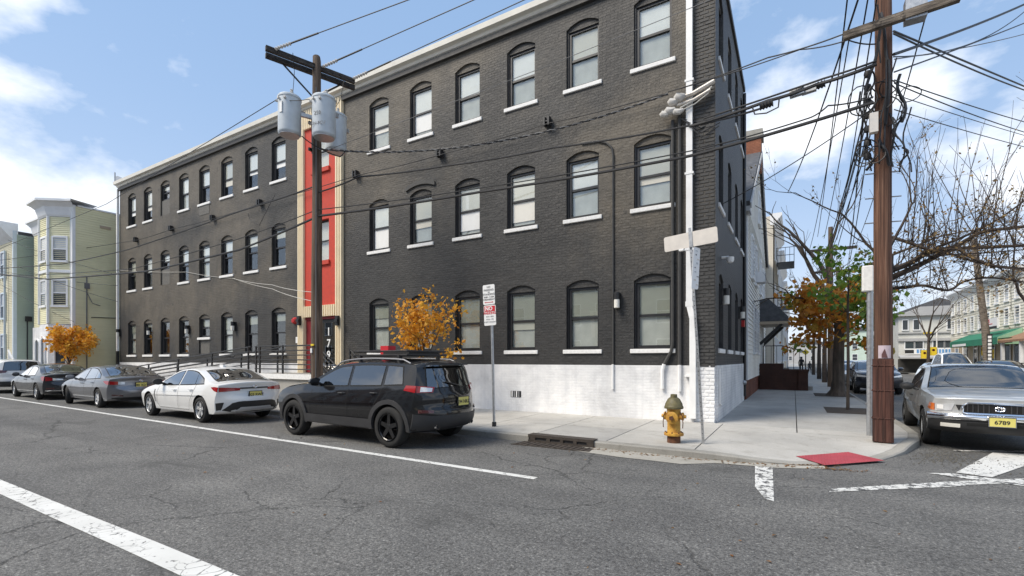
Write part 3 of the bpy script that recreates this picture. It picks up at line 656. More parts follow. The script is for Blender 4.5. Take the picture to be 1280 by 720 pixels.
fluted(-16.79, -16.42, 1.1, ZR-.1); fluted(-14.60, -14.23, .2, ZR-.1); fluted(-16.415, -14.605, 10.53, ZR-.1, 'panel_head'); fluted(-16.415, -14.605, 3.25, 3.67, 'panel_foot')
# entrance
m = MB(); m.box((-16.41, FY+.02, 1.12), (-15.80, FY+.10, 3.24)); m.box((-16.41, FY+.3, 3.15), (-14.61, FY-.02, 3.245)); m.build('entrance_reveal', 'dark_red', bld)
m = MB(); m.box((-15.80, FY+.06, 1.12), (-15.70, FY+.16, 3.14)); m.box((-14.72, FY+.06, 1.12), (-14.61, FY+.16, 3.14)); m.box((-15.70, FY+.06, 3.02), (-14.72, FY+.16, 3.14)); m.box((-15.70, FY+.06, 1.12), (-14.72, FY+.16, 1.26))
door = m.build('door', 'black_metal', bld)
m = MB(); m.box((-15.70, FY+.10, 1.26), (-14.72, FY+.115, 3.02)); m.build('pane', 'car_glass', door)
m = MB(); m.box((-15.9, FY+.35, 1.0), (-14.5, FY+.4, 3.3)); m.build('entrance_hall', 'room', bld)
for ch, zz_ in (('1', 2.66), ('7', 2.22), ('9', 1.78)): put_text('house_number', ch, .42, 'white_metal', door, (-15.13, FY+.045, zz_), (R(90), 0, 0), .003, .006)
# wall lamps, alarm bell, intercom, dome camera
def lamp(p, rz=0):
    m = MB(); m.box((-.07, -.05, -.2), (.07, 0, .2)); m.lathe([(.0, .17), (.075, .17), (.075, .02)], (0, -.13, 0), 12); m.lathe([(.0, .2), (.078, .2), (.078, .14)], (0, -.13, 0), 12)
    o = m.build('wall_lamp', 'black_metal', bld, True); o.location = p; o.rotation_euler = (0, 0, rz)
    m = MB(); m.lathe([(.07, .02), (.07, -.19), (.0, -.19)], (0, -.13, 0), 12); m.build('diffuser', 'blind', o, True); return o
for u, v in ((150.5, 416), (189, 414), (236.7, 412), (294.4, 408), (773, 376)): lamp(onY(u, v, FY-.001))
for u, v in ((901, 371), (923, 391)): lamp(onX(u, v, SX), R(90))
M['alarm'] = plain('alarm_red', (.45, .02, .02), .4)
p = onY(369, 401, FY); m = MB(); m.lathe([(.0, -.12), (.09, -.11), (.13, -.06), (.14, 0)], (p.x, FY, p.z), 16, 'y'); m.build('alarm_bell', 'alarm', bld, True)
for u in (375.5, 423.5):
    p = onY(u, 401, FY-.1); m = MB(); m.box((p.x-.07, FY-.22, p.z-.18), (p.x+.07, FY-.115, p.z+.18)); m.box((p.x-.02, FY-.3, p.z-.05), (p.x+.14, FY-.22, p.z+.05)); m.build('floodlight', 'black_metal', bld)
p = onY(372.5, 425, FY-.02); m = MB(); m.box((p.x-.09, FY-.06, p.z-.12), (p.x+.09, FY-.001, p.z+.12)); m.build('intercom', 'white_metal', bld)
p = onX(902, 322, SX); m = MB(); m.tube([(SX, p.y, p.z), (SX+.16, p.y, p.z)], .03, 8); m.lathe([(.0, .06), (.09, .05), (.09, -.02), (.07, -.08), (0, -.1)], (SX+.2, p.y, p.z-.06), 12); m.build('dome_camera', 'white_metal', bld, True)
p = onX(928, 405, SX+.02); m = MB(); m.box((SX, p.y-.12, p.z-.1), (SX+.09, p.y+.12, p.z+.12)); m.build('fire_strobe', 'alarm', bld)
# pipes
def pipe(name, pts, r, mt, n_=8): m = MB(); m.tube(pts, r, n_); return m.build(name, mt, bld, True)
m = MB(); m.box((-2.20, FY-.13, 2.95), (-2.06, FY-.03, 11.3)); m.box((-2.215, FY-.135, 2.87), (-2.045, FY-.02, 2.99)); m.obox((-2.13, FY-.08, 2.9), (-2.06, FY-.1, 2.6), .13, .1, (0, 1, 0)); m.box((-2.12, FY-.15, .22), (-1.98, FY-.03, 2.64)); m.build('downpipe', 'white_metal', bld)
for z_ in (1.2, 4.2, 6.0, 8.2, 10.2):
    m = MB(); m.box((-2.23, FY-.14, z_), (-2.03, FY-.01, z_+.05)); m.build('pipe_bracket', 'white_metal', bld)
m = MB(); m.box((XL-.12, FY-.13, 2.1), (XL-.01, FY-.03, 11.2)); m.build('downpipe', 'white_metal', bld); m = MB(); m.box((XL-.13, FY-.14, .2), (XL, FY-.02, 2.1)); m.build('pipe_shoe', 'black_metal', bld)
pipe('conduit', [(-2.36, FY-.06, 7.5), (-2.36, FY-.06, 1.48)], .045, 'dark_plain'); pipe('conduit', [(-2.36, FY-.075, 1.48), (-2.36, FY-.075, .85)], .045, 'white_metal')
pipe('conduit', [(-2.52, FY-.06, 7.4), (-2.52, FY-.06, 2.0), (-2.56, FY-.06, 1.8), (-2.72, FY-.07, 1.5)], .04, 'dark_plain'); pipe('conduit', [(-2.72, FY-.08, 1.5), (-2.76, FY-.08, 1.35), (-2.76, FY-.08, .9)], .045, 'white_metal')
pipe('conduit', [(-4.02, FY-.03, 1.48), (-4.02, FY-.03, 6.9), (-4.06, FY-.03, 7.1), (-4.2, FY-.03, 7.25), (-4.45, FY-.03, 7.36), (-4.9, FY-.03, 7.4)], .026, 'dark_plain'); pipe('conduit', [(-4.02, FY-.05, 1.49), (-4.02, FY-.05, .85)], .03, 'white_metal')
pipe('conduit', [(SX+.05, 19.1, 11.2), (SX+.05, 19.1, .3)], .05, 'black_metal'); pipe('conduit', [(SX+.04, 12.42, 1.4), (SX+.04, 12.42, .55), (SX+.04, 12.7, .5)], .025, 'white_metal')
p = onX(928, 478, SX); m = MB(); m.lathe([(.0, .14), (.06, .13), (.08, .05), (.05, 0), (.05, -.1)], (SX, p.y, p.z), 10, 'x'); m.build('standpipe', 'galv', bld, True)
# basement vent in the white base
p = onY(645, 492.5, FY-.02); m = MB(); m.box((p.x-.17, FY-.03, p.z-.09), (p.x+.17, FY-.021, p.z+.09)); v_ = m.build('basement_vent', 'frame_black', bld)
for i in range(4):
    m = MB(); m.box((p.x-.14+i*.075, FY-.04, p.z-.085), (p.x-.105+i*.075, FY-.031, p.z+.085)); m.build('vent_bar', 'galv' if i % 2 else 'sill_white', v_)
# wall brackets carrying the facade cable
for u, v in ((172, 300), (216, 286), (268, 273), (327, 254), (447, 219), (552, 193), (686, 154)):
    p = onY(u, v, FY); m = MB(); m.box((p.x-.03, FY-.16, p.z-.02), (p.x+.03, FY, p.z+.02)); m.box((p.x-.09, FY-.18, p.z-.12), (p.x-.04, FY-.02, p.z+.12)); m.box((p.x+.04, FY-.18, p.z-.12), (p.x+.09, FY-.02, p.z+.12)); m.build('cable_bracket', 'black_metal', bld)
# parged roof patch (roof edge end cap at the far corner)
m = MB(); m.prism([(XL-.05, FY-.2, ZR+.17), (XL+1.1, FY-.2, ZR+.17), (XL+.25, FY-.2, ZR+.5), (XL, FY-.2, ZR+.52)], (0, .03, 0)); m.tube([(XL-.08, FY-.2, ZR+.1), (XL-.08, FY-.2, ZR+.75)], .04, 8); m.build('roof_flashing', 'galv', bld)
# ---- ramp, landing and railings in front of the left wing
ramp_ = thing('access_ramp', 'concrete access ramp and landing with black pipe railings at the entrance', 'ramp', (-16, 11.2, 0))
def rl(p): return (p[0]+16, p[1]-11.2, p[2])
m = MB(); m.box(rl((-17.6, 10.5, .1)), rl((-13.9, 11.975, 1.10))); m.build('landing', 'kerb', ramp_)
m = MB(); m.box(rl((-17.65, 10.42, .93)), rl((-13.85, 10.499, 1.11))); m.build('landing_edge', 'sill_white', ramp_)
m = MB(); m.prism([rl((-17.61, 10.5, 1.10)), rl((-28.5, 10.5, .14)), rl((-28.5, 10.5, .10)), rl((-17.61, 10.5, .10))], (0, 1.3, 0)); m.build('sloped_deck', 'concrete_b', ramp_)
for i in range(5):
    m = MB(); m.box(rl((-13.84+i*.27, 10.6, .1)), rl((-13.84+(i+1)*.27-.003, 11.9, .93-i*.175))); m.build('step', 'concrete_b', ramp_)
def rail_run(pa, pb, posts, n_r=6):
    m = MB()
    for k in range(n_r):
        h = 1.0-k*.165; m.tube([(pa[0], pa[1], pa[2]+h), (pb[0], pb[1], pb[2]+h)], .02 if k else .026, 8)
    m.build('rails', 'black_metal', ramp_, True)
    for t in posts:
        p = [pa[i]+(pb[i]-pa[i])*t for i in range(3)]; m = MB(); m.box((p[0]-.025, p[1]-.025, p[2]-.05), (p[0]+.025, p[1]+.025, p[2]+1.02)); m.build('post', 'black_metal', ramp_)
for yy in (10.53, 11.72):
    rail_run(rl((-28.4, yy, .16)), rl((-17.62, yy, 1.10)), (0.0, .25, .5, .75, .985), 4)
rail_run(rl((-17.35, 10.53, 1.10)), rl((-14.0, 10.53, 1.10)), (.02, .09, .5, .97), 6)
rail_run(rl((-13.8, 10.62, 1.0)), rl((-12.6, 10.62, .15)), (.03, .97), 5)
rail_run(rl((-13.8, 11.88, 1.0)), rl((-12.6, 11.88, .15)), (.03, .97), 5)
# ================================================================ neighbouring houses
def siding_mat(name, col, var=.08):
    m, n, l, b = newmat(name); co = coords(n, l); a = noise(n, l, co, .7, 4); f = noise(n, l, coords(n, l, 'world', (.6, .6, 9)), 1.5, 4)
    c = ramp(n, l, a, [(.3, tuple(x*(1-var) for x in col)), (.7, tuple(min(1, x*(1+var*.6)) for x in col))])
    c = mix(n, l, .6, c, ramp(n, l, f, [(.3, (.86, .86, .85)), (.65, (1, 1, 1))]), 'MULTIPLY'); l.new(c, b.inputs['Base Color']); b.inputs['Roughness'].default_value = .55; return m
M['sid_yellow'] = siding_mat('pale_yellow_siding', (.78, .74, .49)); M['sid_cream'] = siding_mat('cream_siding', (.66, .62, .46)); M['sid_green'] = siding_mat('sage_siding', (.36, .43, .36))
M['sid_white'] = siding_mat('white_siding', (.62, .62, .58), .16); M['sid_beige'] = siding_mat('beige_siding', (.62, .57, .48), .12); M['sid_bright'] = siding_mat('bright_white_siding', (.80, .80, .76), .12); M['sid_ivory'] = siding_mat('ivory_siding', (.72, .69, .58)); M['sid_grey'] = siding_mat('grey_siding', (.42, .42, .42)); M['sid_mint'] = siding_mat('mint_siding', (.50, .60, .52)); M['sid_tan'] = siding_mat('tan_siding', (.46, .37, .27))
M['trim'] = plain('white_trim', (.76, .77, .78), .5, var=.05, scale=3); M['trim_blue'] = plain('pale_blue_trim', (.52, .60, .66), .5, var=.05, scale=3)
M['slate'] = plain('slate_roof', (.075, .078, .085), .7, var=.35, scale=5, bmp=.6, kind='world'); M['brown_roof'] = plain('brown_shingle', (.26, .15, .09), .85, var=.25, scale=6, bmp=.5, kind='world')
M['red_brick'] = painted_brick('red_brick', [(.10, .035, .022), (.16, .055, .032), (.21, .08, .05)], .8, .9, 'y', None, .85); M['red_brick_x'] = painted_brick('red_brick_x', [(.10, .035, .022), (.16, .055, .032), (.21, .08, .05)], .8, .9, 'x', None, .85)
M['stoop_brick'] = painted_brick('stoop_brick', [(.045, .022, .016), (.075, .034, .024), (.11, .055, .04)], .8, .9, 'x', None, .85); M['orange_brick'] = painted_brick('orange_brick', [(.20, .075, .045), (.28, .11, .06), (.34, .15, .09)], .8, .9, 'y', None, .85)
M['pane_dark'] = plain('window_pane_dark', (.05, .06, .07), .06, 0, 0, spec=.8); M['pane_light'] = plain('window_pane_curtain', (.45, .47, .50), .12, spec=.7)
M['awning'] = plain('green_awning_canvas', (.02, .17, .10), .8, var=.12, scale=2); M['awning_light'] = plain('pale_green_canvas', (.30, .50, .33), .8); M['sign_white'] = plain('sign_white', (.78, .78, .77), .5); M['sign_red'] = plain('sign_red', (.55, .02, .03), .5); M['sign_black'] = plain('sign_black', (.02, .02, .02), .5); M['sign_yellow'] = plain('sign_yellow', (.75, .55, .03), .5); M['sign_blue'] = plain('sign_blue', (.12, .28, .52), .5, var=.25, scale=1.5); M['sign_dkgreen'] = plain('sign_dark_green', (.03, .07, .02), .5)
def lap(mb, a, b, z0, z1, nrm, step=.115, lip=.018):
    """clapboards between plan points a and b; nrm points outwards"""
    n_ = max(1, int(round((z1-z0)/step))); st = (z1-z0)/n_; nx, ny = nrm[0]*lip, nrm[1]*lip
    for i in range(n_):
        za, zb = z0+i*st, z0+(i+1)*st
        mb.quad((a[0]+nx, a[1]+ny, za), (b[0]+nx, b[1]+ny, za), (b[0], b[1], zb), (a[0], a[1], zb))
        mb.quad((a[0], a[1], za), (b[0], b[1], za), (b[0]+nx, b[1]+ny, za), (a[0]+nx, a[1]+ny, za))
def house_window(parent, c, t, nrm, w_, h_, frame='trim', bars=True, pane='pane_dark', lower=None, deep=.05):
    """c = centre, t = unit vector along the wall, nrm = outward"""
    c = Vector(c); t = Vector((t[0], t[1], 0)); nn = Vector((nrm[0], nrm[1], 0)); z = Vector((0, 0, 1)); m = MB(); f = .08
    def bar(a0, a1, b0, b1, d0, d1): 
        p = [c+t*a+z*b+nn*d for d in (d0, d1) for a, b in ((a0, b0), (a1, b0), (a1, b1), (a0, b1))]
        m.add(p, [(0, 1, 2, 3), (7, 6, 5, 4), (0, 4, 5, 1), (1, 5, 6, 2), (2, 6, 7, 3), (3, 7, 4, 0)])
    W, H_ = w_/2, h_/2
    bar(-W-f, -W, -H_-f, H_+f, 0, deep); bar(W, W+f, -H_-f, H_+f, 0, deep); bar(-W, W, H_, H_+f*1.3, 0, deep); bar(-W-f*1.3, W+f*1.3, -H_-f*1.4, -H_, 0, deep*1.6)
    if bars: bar(-W, W, -.03, .03, 0, deep*.8)
    o = m.build('window', frame, parent)
    for za, zb, pm in ((-H_, -.03 if bars else H_, lower or pane),)+(((.03, H_, pane),) if bars else ()):
        m = MB(); p = [c+t*a+z*b+nn*.022 for a, b in ((-W, za), (W, za), (W, zb), (-W, zb))]; m.quad(*p); m.build('pane', pm, o)
    return o
def facade(parent, a, b, z0, z1, nrm, mat_, step=.115):
    m = MB(); lap(m, a, b, z0, z1, nrm, step, .026 if step < .14 else .035); return m.build('siding', mat_, parent)
# ---- yellow house with bay
yh = thing('yellow_house', 'three storey pale yellow clapboard house with white bay cornice beside charcoal building', 'house')
YX = -34.2
facade(yh, (YX, 10.45), (YX, 16), .3, 10.1, (1, 0), 'sid_yellow', .135)
facade(yh, (-40.3, 10.45), (YX-.1, 10.45), .3, 9.6, (0, -1), 'sid_yellow', .105)
bay = [(-34.45, 10.45), (-35.3, 9.72), (-36.6, 9.72), (-37.4, 10.45)]
for a, b in zip(bay, bay[1:]):
    t = (Vector(b)-Vector(a)).normalized(); nn = (t.y, -t.x) if t.y > 0 or t.x > 0 else (-t.y*-1, 0)
    nn = Vector((-t.y, t.x)); nn = nn if nn.y < 0 or nn.x > 0 and t.x < 0 and nn.y <= 0 else -nn
    facade(yh, a, b, 3.6, 9.5, (nn.x, nn.y), 'sid_yellow', .105)
    tt = (t.x, t.y); L_ = (Vector(b)-Vector(a)).length; mid = (Vector(a)+Vector(b))/2
    for zc_, hh in ((7.72, 1.25), (5.3, 1.35)): house_window(yh, (mid.x, mid.y, zc_), tt, (nn.x, nn.y), min(.62, L_*.62) if L_ < 1.2 else .75, hh, 'trim', True, 'pane_light', 'pane_dark', .06)
    for q in (a, b):
        m = MB(); m.tube([(q[0]+nn.x*.02, q[1]+nn.y*.02, 3.6), (q[0]+nn.x*.02, q[1]+nn.y*.02, 9.5)], .07, 6); m.build('corner_board', 'trim', yh)
    m = MB(); m.obox((a[0]+nn.x*.03, a[1]+nn.y*.03, 6.5), (b[0]+nn.x*.03, b[1]+nn.y*.03, 6.5), .06, .16); m.build('belt_board', 'trim', yh)
m = MB(); m.box((YX-.14, 10.38, .3), (YX+.03, 10.52, 10.15)); m.build('corner_board', 'trim', yh)
# flared cornice over bay and wall
def flare(pts, z0, z1, out, mat_='trim'):
    m = MB(); c = Vector((sum(p[0] for p in pts)/len(pts), 11.5)); o2 = []
    for p in pts:
        d = (Vector(p)-c).normalized(); o2.append((p[0]+d.x*out, p[1]+d.y*out))
    for i in range(len(pts)-1):
        for (za, fa), (zb, fb) in zip(((z0, 0), (z0+.1, .12), (z0+(z1-z0)*.6, .35), (z1-.12, .85), (z1-.12, 1)), ((z0+.1, .12), (z0+(z1-z0)*.6, .35), (z1-.12, .85), (z1-.12, 1), (z1, 1))):
            def L2(j, f): return (pts[j][0]+(o2[j][0]-pts[j][0])*f, pts[j][1]+(o2[j][1]-pts[j][1])*f)
            m.quad((*L2(i, fa), za), (*L2(i+1, fa), za), (*L2(i+1, fb), zb), (*L2(i, fb), zb))
    k = len(pts); m.add([(*p, z1) for p in o2]+[(pts[-1][0], 11.5, z1), (pts[0][0], 11.5, z1)], [tuple(range(k+2))])
    return m.build('cornice', mat_, yh)
flare([(YX+.0, 10.5), (-34.45, 10.40), (-35.3, 9.69), (-36.6, 9.69), (-37.4, 10.42)], 9.5, 10.35, .55); flare([(-37.5, 10.42), (-40.3, 10.42)], 9.2, 10.05, .5)
m = MB(); m.box((-40.3, 10.5, 9.9), (YX+.0, 16, 10.12)); m.build('roof', 'sid_grey', yh); m = MB(); m.box((YX-.05, 10.6, 10.10), (YX+.05, 16, 10.18)); m.build('roof_edge', 'trim', yh)
m = MB(); m.box((YX-.01, 11.6, 9.15), (YX+.05, 12.1, 9.3)); m.build('vent', 'sid_tan', yh)
# white ground storey with arched openings under the bay
m = MB(); m.prism([(x, y, .3) for x, y in [(-34.4, 10.5), (-35.3, 9.70), (-36.6, 9.70), (-37.4, 10.42), (-40.4, 10.40), (-40.4, 10.6), (-34.4, 10.6)]], (0, 0, 3.28)); m.build('ground_storey', 'white_brick_side', yh)
t = (Vector((-35.3, 9.70))-Vector((-34.4, 10.5))).normalized(); nn = (-t.y*-1, 0); nn = Vector((t.y, -t.x)); nn = nn if nn.x > 0 else -nn
def arch_win(c, t_, nn_, w_, h_):
    m = MB(); c = Vector(c); t3 = Vector((t_[0], t_[1], 0)); n3 = Vector((nn_[0], nn_[1], 0)); pts = [c-t3*w_/2, c+t3*w_/2]+[c+t3*(w_/2*math.cos(a))+Vector((0, 0, h_+w_*.4*math.sin(a))) for a in [math.pi*i/8 for i in range(9)]]
    m.prism([p+n3*.02 for p in pts], n3*-.1); o = m.build('arched_window', 'pane_dark', yh)
    m = MB(); m.tube([p+n3*.03 for p in pts]+[pts[0]+n3*.03], .05, 6); m.build('surround', 'trim', o)
arch_win((-34.85, 10.10, 1.1), t, nn, .55, 1.5); arch_win((-35.9, 9.70, 1.1), (1, 0), (0, -1), .6, 1.5); arch_win((-38.4, 10.40, 1.1), (1, 0), (0, -1), .7, 1.5); arch_win((-39.5, 10.40, 1.1), (1, 0), (0, -1), .6, 1.5)
# drooping service cable clamps on the side wall
m = MB(); m.tube([(YX+.06, 11.0, .8), (YX+.06, 11.0, 6.3)], .03, 6); m.tube([(YX+.06, 11.0, 5.4), (YX+.2, 11.2, 4.8), (YX+.06, 11.6, 4.7)], .02, 6); m.box((YX+.02, 10.9, 5.6), (YX+.12, 11.12, 5.9)); m.build('service_conduit', 'cable_grey', yh, True)
m = MB(); m.tube([(YX+.05, 11.2, 4.0), (YX+.05, 16, 4.2)], .02, 6); m.build('service_conduit', 'cable', yh)
m = MB(); m.box((YX+.0, 10.5, .25), (YX+.06, 16, .95)); m.build('foundation', 'sid_green', yh)
# white stoop stairs and rail
st = thing('entry_stairs', 'white wooden stoop stairs with picket handrail in front of the green house', 'stairs', (-40.6, 9.9, .1))
m = MB()
for i in range(6): m.box((.0+i*.28, -.5, 0), (.28+i*.28-.003, .55, .2*(6-i)))
m.build('steps', 'sid_grey', st)
m = MB(); m.obox((0, -.52, 2.1), (1.7, -.52, .95), .07, .07); m.obox((0, -.52, 1.4), (1.7, -.52, .3), .06, .06); m.build('handrail', 'trim', st)
for i in range(11):
    m = MB(); x = i*.165; z0 = 2.1-x*.68; m.box((x-.02, -.54, z0-.75), (x+.02, -.50, z0)); m.build('picket', 'trim', st)
# ---- green-sided house
gh = thing('green_house', 'narrow house with sage green side wall and cream front left of yellow house', 'house')
facade(gh, (-41.0, 9.75), (-41.0, 16), .3, 9.3, (1, 0), 'sid_green', .135); facade(gh, (-47.5, 9.75), (-41.1, 9.75), .3, 9.3, (0, -1), 'sid_cream', .105)
m = MB(); m.box((-41.16, 9.68, .3), (-40.97, 9.84, 9.5)); m.build('corner_board', 'trim_blue', gh)
m = MB(); m.tube([(-42.2, 9.6, .3), (-42.2, 9.6, 8.4)], .06, 6); m.build('downpipe', 'trim_blue', gh)
m = MB(); m.prism([(-41.0, 9.75, 8.9), (-41.0, 9.45, 9.2), (-41.0, 9.05, 9.7), (-41.0, 9.0, 9.95), (-41.0, 9.9, 9.95), (-41.0, 9.9, 8.9)], (-6.4, 0, 0)); m.build('cornice', 'trim', gh)
m = MB(); m.box((-47.4, 9.9, 9.3), (-41.02, 16, 9.5)); m.build('roof', 'slate', gh)
for zc_ in (7.6, 5.0, 2.4):
    for xc_ in (-42.9, -44.2, -45.6): house_window(gh, (xc_, 9.73, zc_), (1, 0), (0, -1), .75, 1.5, 'trim_blue', True, 'pane_light', 'pane_dark', .07)
m = MB(); m.tube([(-40.95, 10.3, .5), (-40.95, 10.3, 4.3)], .03, 6); m.box((-40.98, 10.2, 4.0), (-40.88, 10.5, 4.3)); m.build('service_conduit', 'cable', gh)
# ---- white gabled house on the side street
wh = thing('white_gabled_house', 'white clapboard front gabled house with slate roof behind the charcoal building', 'house')
WX = -1.5
facade(wh, (WX, 19.75), (WX, 33.2), .85, 7.4, (1, 0), 'sid_bright', .17); facade(wh, (-10, 19.75), (WX-.02, 19.75), .85, 7.4, (0, -1), 'sid_white', .16)
m = MB(); n_ = 26
for i in range(n_):
    za, zb = 7.4+i*4.2/n_, 7.4+(i+1)*4.2/n_; f = (za-7.4)/4.2; ya, yb_ = 19.75+6.75*f, 33.2-6.75*f
    m.quad((WX+.018, ya, za), (WX+.018, yb_, za), (WX, yb_, zb), (WX, ya, zb)); m.quad((WX, ya, za), (WX, yb_, za), (WX+.018, yb_, za), (WX+.018, ya, za))
m.build('gable', 'sid_bright', wh)
m = MB(); m.prism([(-10, 19.4, 7.2), (-10, 26.5, 11.75), (-10, 26.5, 11.95), (-10, 19.3, 7.38)], (8.62, 0, 0)); m.prism([(-10, 33.6, 7.2), (-10, 26.5, 11.75), (-10, 26.5, 11.95), (-10, 33.7, 7.38)], (8.62, 0, 0)); m.build('roof', 'slate', wh)
m = MB(); m.obox((WX+.16, 19.35, 7.22), (WX+.16, 26.5, 11.75), .05, .2); m.obox((WX+.16, 33.65, 7.22), (WX+.16, 26.5, 11.75), .05, .2); m.box((WX-.1, 19.3, 7.02), (WX+.14, 20.0, 7.2)); m.build('rake_board', 'sid_grey', wh)
m = MB(); m.box((WX-.9, 26.1, 10.9), (WX+.14, 26.9, 12.45)); ch = m.build('chimney', 'orange_brick', wh); m = MB(); m.box((WX-.98, 26.0, 12.452), (WX+.22, 27.0, 12.8)); m.build('chimney_cap', 'kerb', ch)
m = MB(); m.box((WX-.2, 19.78, .1), (WX-.02, 33.2, .85)); m.build('foundation', 'red_brick', wh)
m = MB(); m.box((WX-.04, 19.68, .85), (WX+.035, 19.86, 7.4)); m.build('corner_board', 'trim', wh)
for y_, z_, w_, h_ in ((23.4, 2.9, 1.0, 1.9), (25.6, 2.9, .9, 1.9), (22.0, 5.8, .9, 1.6), (24.2, 5.8, .9, 1.6), (27.5, 5.8, .9, 1.6), (30.4, 5.8, .9, 1.6), (26.5, 9.0, .9, 1.4)): house_window(wh, (WX+.005, y_, z_), (0, 1), (1, 0), w_, h_, 'trim', True, 'pane_light', 'pane_dark', .07)
m = MB(); m.box((WX, 23.8, 5.05), (WX+.42, 24.5, 5.5)); ac = m.build('air_conditioner', 'trim', wh); m = MB(); m.box((WX+.421, 23.86, 5.1), (WX+.43, 24.44, 5.45)); m.build('grille', 'frame_black', ac)
# door bay with dark door, hood roof on brackets
m = MB(); m.box((WX+.0, 28.1, 1.4), (WX+.06, 29.3, 3.7)); dr_ = m.build('door', 'frame_black', wh); m = MB(); m.box((WX, 27.95, 1.4), (WX+.10, 28.098, 3.8)); m.box((WX, 29.302, 1.4), (WX+.10, 29.45, 3.8)); m.build('door_trim', 'trim', dr_)
hd = [(WX, 27.2, 4.65), (WX+.45, 27.2, 4.65), (-.22, 27.2, 3.75), (-.22, 27.2, 3.55), (WX, 27.2, 3.5)]
m = MB(); m.prism(hd, (0, 2.9, 0)); o = m.build('entry_hood', 'slate', wh); m = MB(); m.box((WX+.03, 27.16, 3.4), (-.16, 30.14, 3.53)); m.build('hood_fascia', 'sid_tan', o)
for y_ in (27.35, 29.95):
    m = MB(); m.obox((WX+.02, y_, 2.4), (-.5, y_, 3.4), .12, .14); m.build('bracket', 'black_metal', o)
stp = thing('brick_stoop', 'dark red brick stoop with iron handrail below the slate entry hood', 'stoop', (-1.0, 28, .1))
m = MB(); m.box((-.48, -1.1, 0), (.55, 1.4, 1.32)); m.build('stoop_wall', 'stoop_brick', stp)
m = MB(); m.box((.551, -1.1, 0), (1.2, -.8, 1.05)); m.box((1.2, -1.15, 0), (1.6, -.75, .95)); m.build('cheek_wall', 'stoop_brick', stp); m = MB(); m.box((1.15, -1.2, .952), (1.65, -.7, 1.05)); m.build('coping', 'stoop_brick', stp)
for i in range(5):
    m = MB(); m.box((.552+i*.25, -.79, 0), (.55+(i+1)*.25-.003, 1.3, 1.1-i*.22)); m.build('step', 'kerb', stp)
m = MB(); m.tube([(-.3, -1.0, 1.32), (-.3, -1.0, 2.2), (.5, -1.0, 2.2), (1.5, -1.0, 1.9), (1.5, -1.0, 1.05)], .025, 6)
for i in range(7): x = -.2+i*.24; m.tube([(x, -1.0, 1.0), (x, -1.0, 2.2-max(0, x-.5)*.3)], .012, 5)
m.build('handrail', 'black_metal', stp)
# ---- row further down the side street (west side)
def row_house(name, label, y0, y1, h_, mt, x=-1.05, sgn=1, wins=True, step=.2):
    o = thing(name, label, 'house'); facade(o, (x, y0), (x, y1), .5, h_, (sgn, 0), mt, step)
    m = MB(); xb = x-sgn*12; m.box((min(x-sgn*.03, xb), y0+.02, .1), (max(x-sgn*.03, xb), y1-.02, h_+.25)); m.build('body', mt, o)
    m = MB(); pr = [(x, y0, h_-.3), (x+sgn*.15, y0, h_-.1), (x+sgn*.45, y0, h_+.25), (x+sgn*.45, y0, h_+.4), (x-sgn*.2, y0, h_+.4), (x-sgn*.2, y0, h_-.3)]; m.prism(pr, (0, y1-y0, 0)); m.build('cornice', 'trim', o)
    if wins:
        nf = int(h_//3); nw = max(2, int((y1-y0)//2.3))
        for f_ in range(nf):
            for k in range(nw): house_window(o, (x+sgn*.004, y0+(y1-y0)*(k+.5)/nw, 2.3+f_*(h_-.6)/nf), (0, 1), (sgn, 0), .85, 1.5, 'trim', True, 'pane_light' if (k+f_) % 2 else 'pane_dark', 'pane_dark', .07)
    return o
specs = [(33.4, 42, 10.2, 'sid_beige', 'beige clapboard row house with iron fire escapes past the white gabled house'), (42.1, 51, 9.6, 'sid_bright', 'pale row house beyond the beige house with fire escapes'), (51.1, 60, 10.4, 'sid_grey', 'grey row house far down the side street past the pale one'), (60.1, 72, 9.8, 'sid_white', 'white row house far down the left side of the side street'), (72.1, 90, 10.5, 'sid_tan', 'distant tan row house near the left end of the side street'), (90.1, 120, 10, 'sid_grey', 'most distant grey row house on the left of the side street')]
rows = [row_house('row_house', lb, a, b, h_, mt) for a, b, h_, mt, lb in specs]
for z_, y_ in ((8.0, 36.2), (5.3, 38.5)):
    fe = thing('fire_escape', 'upper black iron fire escape balcony on the beige row house' if z_ > 6 else 'lower black iron fire escape balcony on the beige row house', 'fire escape', (-1.05, y_, z_), group='fire escape balconies')
    m = MB(); m.box((0.05, 0, 0), (1.1, 2.6, .06)); m.build('platform', 'black_metal', fe); m = MB()
    for x in (.08, 1.08):
        for h2 in (.5, 1.0): m.tube([(x, 0, h2), (x, 2.6, h2)], .02, 5)
    for y2 in (0, 2.6):
        for h2 in (.5, 1.0): m.tube([(.05, y2, h2), (1.08, y2, h2)], .02, 5)
    for k in range(10): m.tube([(1.08, k*.289, 0), (1.08, k*.289, 1.0)], .014, 5); 
    for k in range(5): m.tube([(.08+k*.25, 0, 0), (.08+k*.25, 0, 1.0)], .014, 5)
    m.build('railing', 'black_metal', fe)
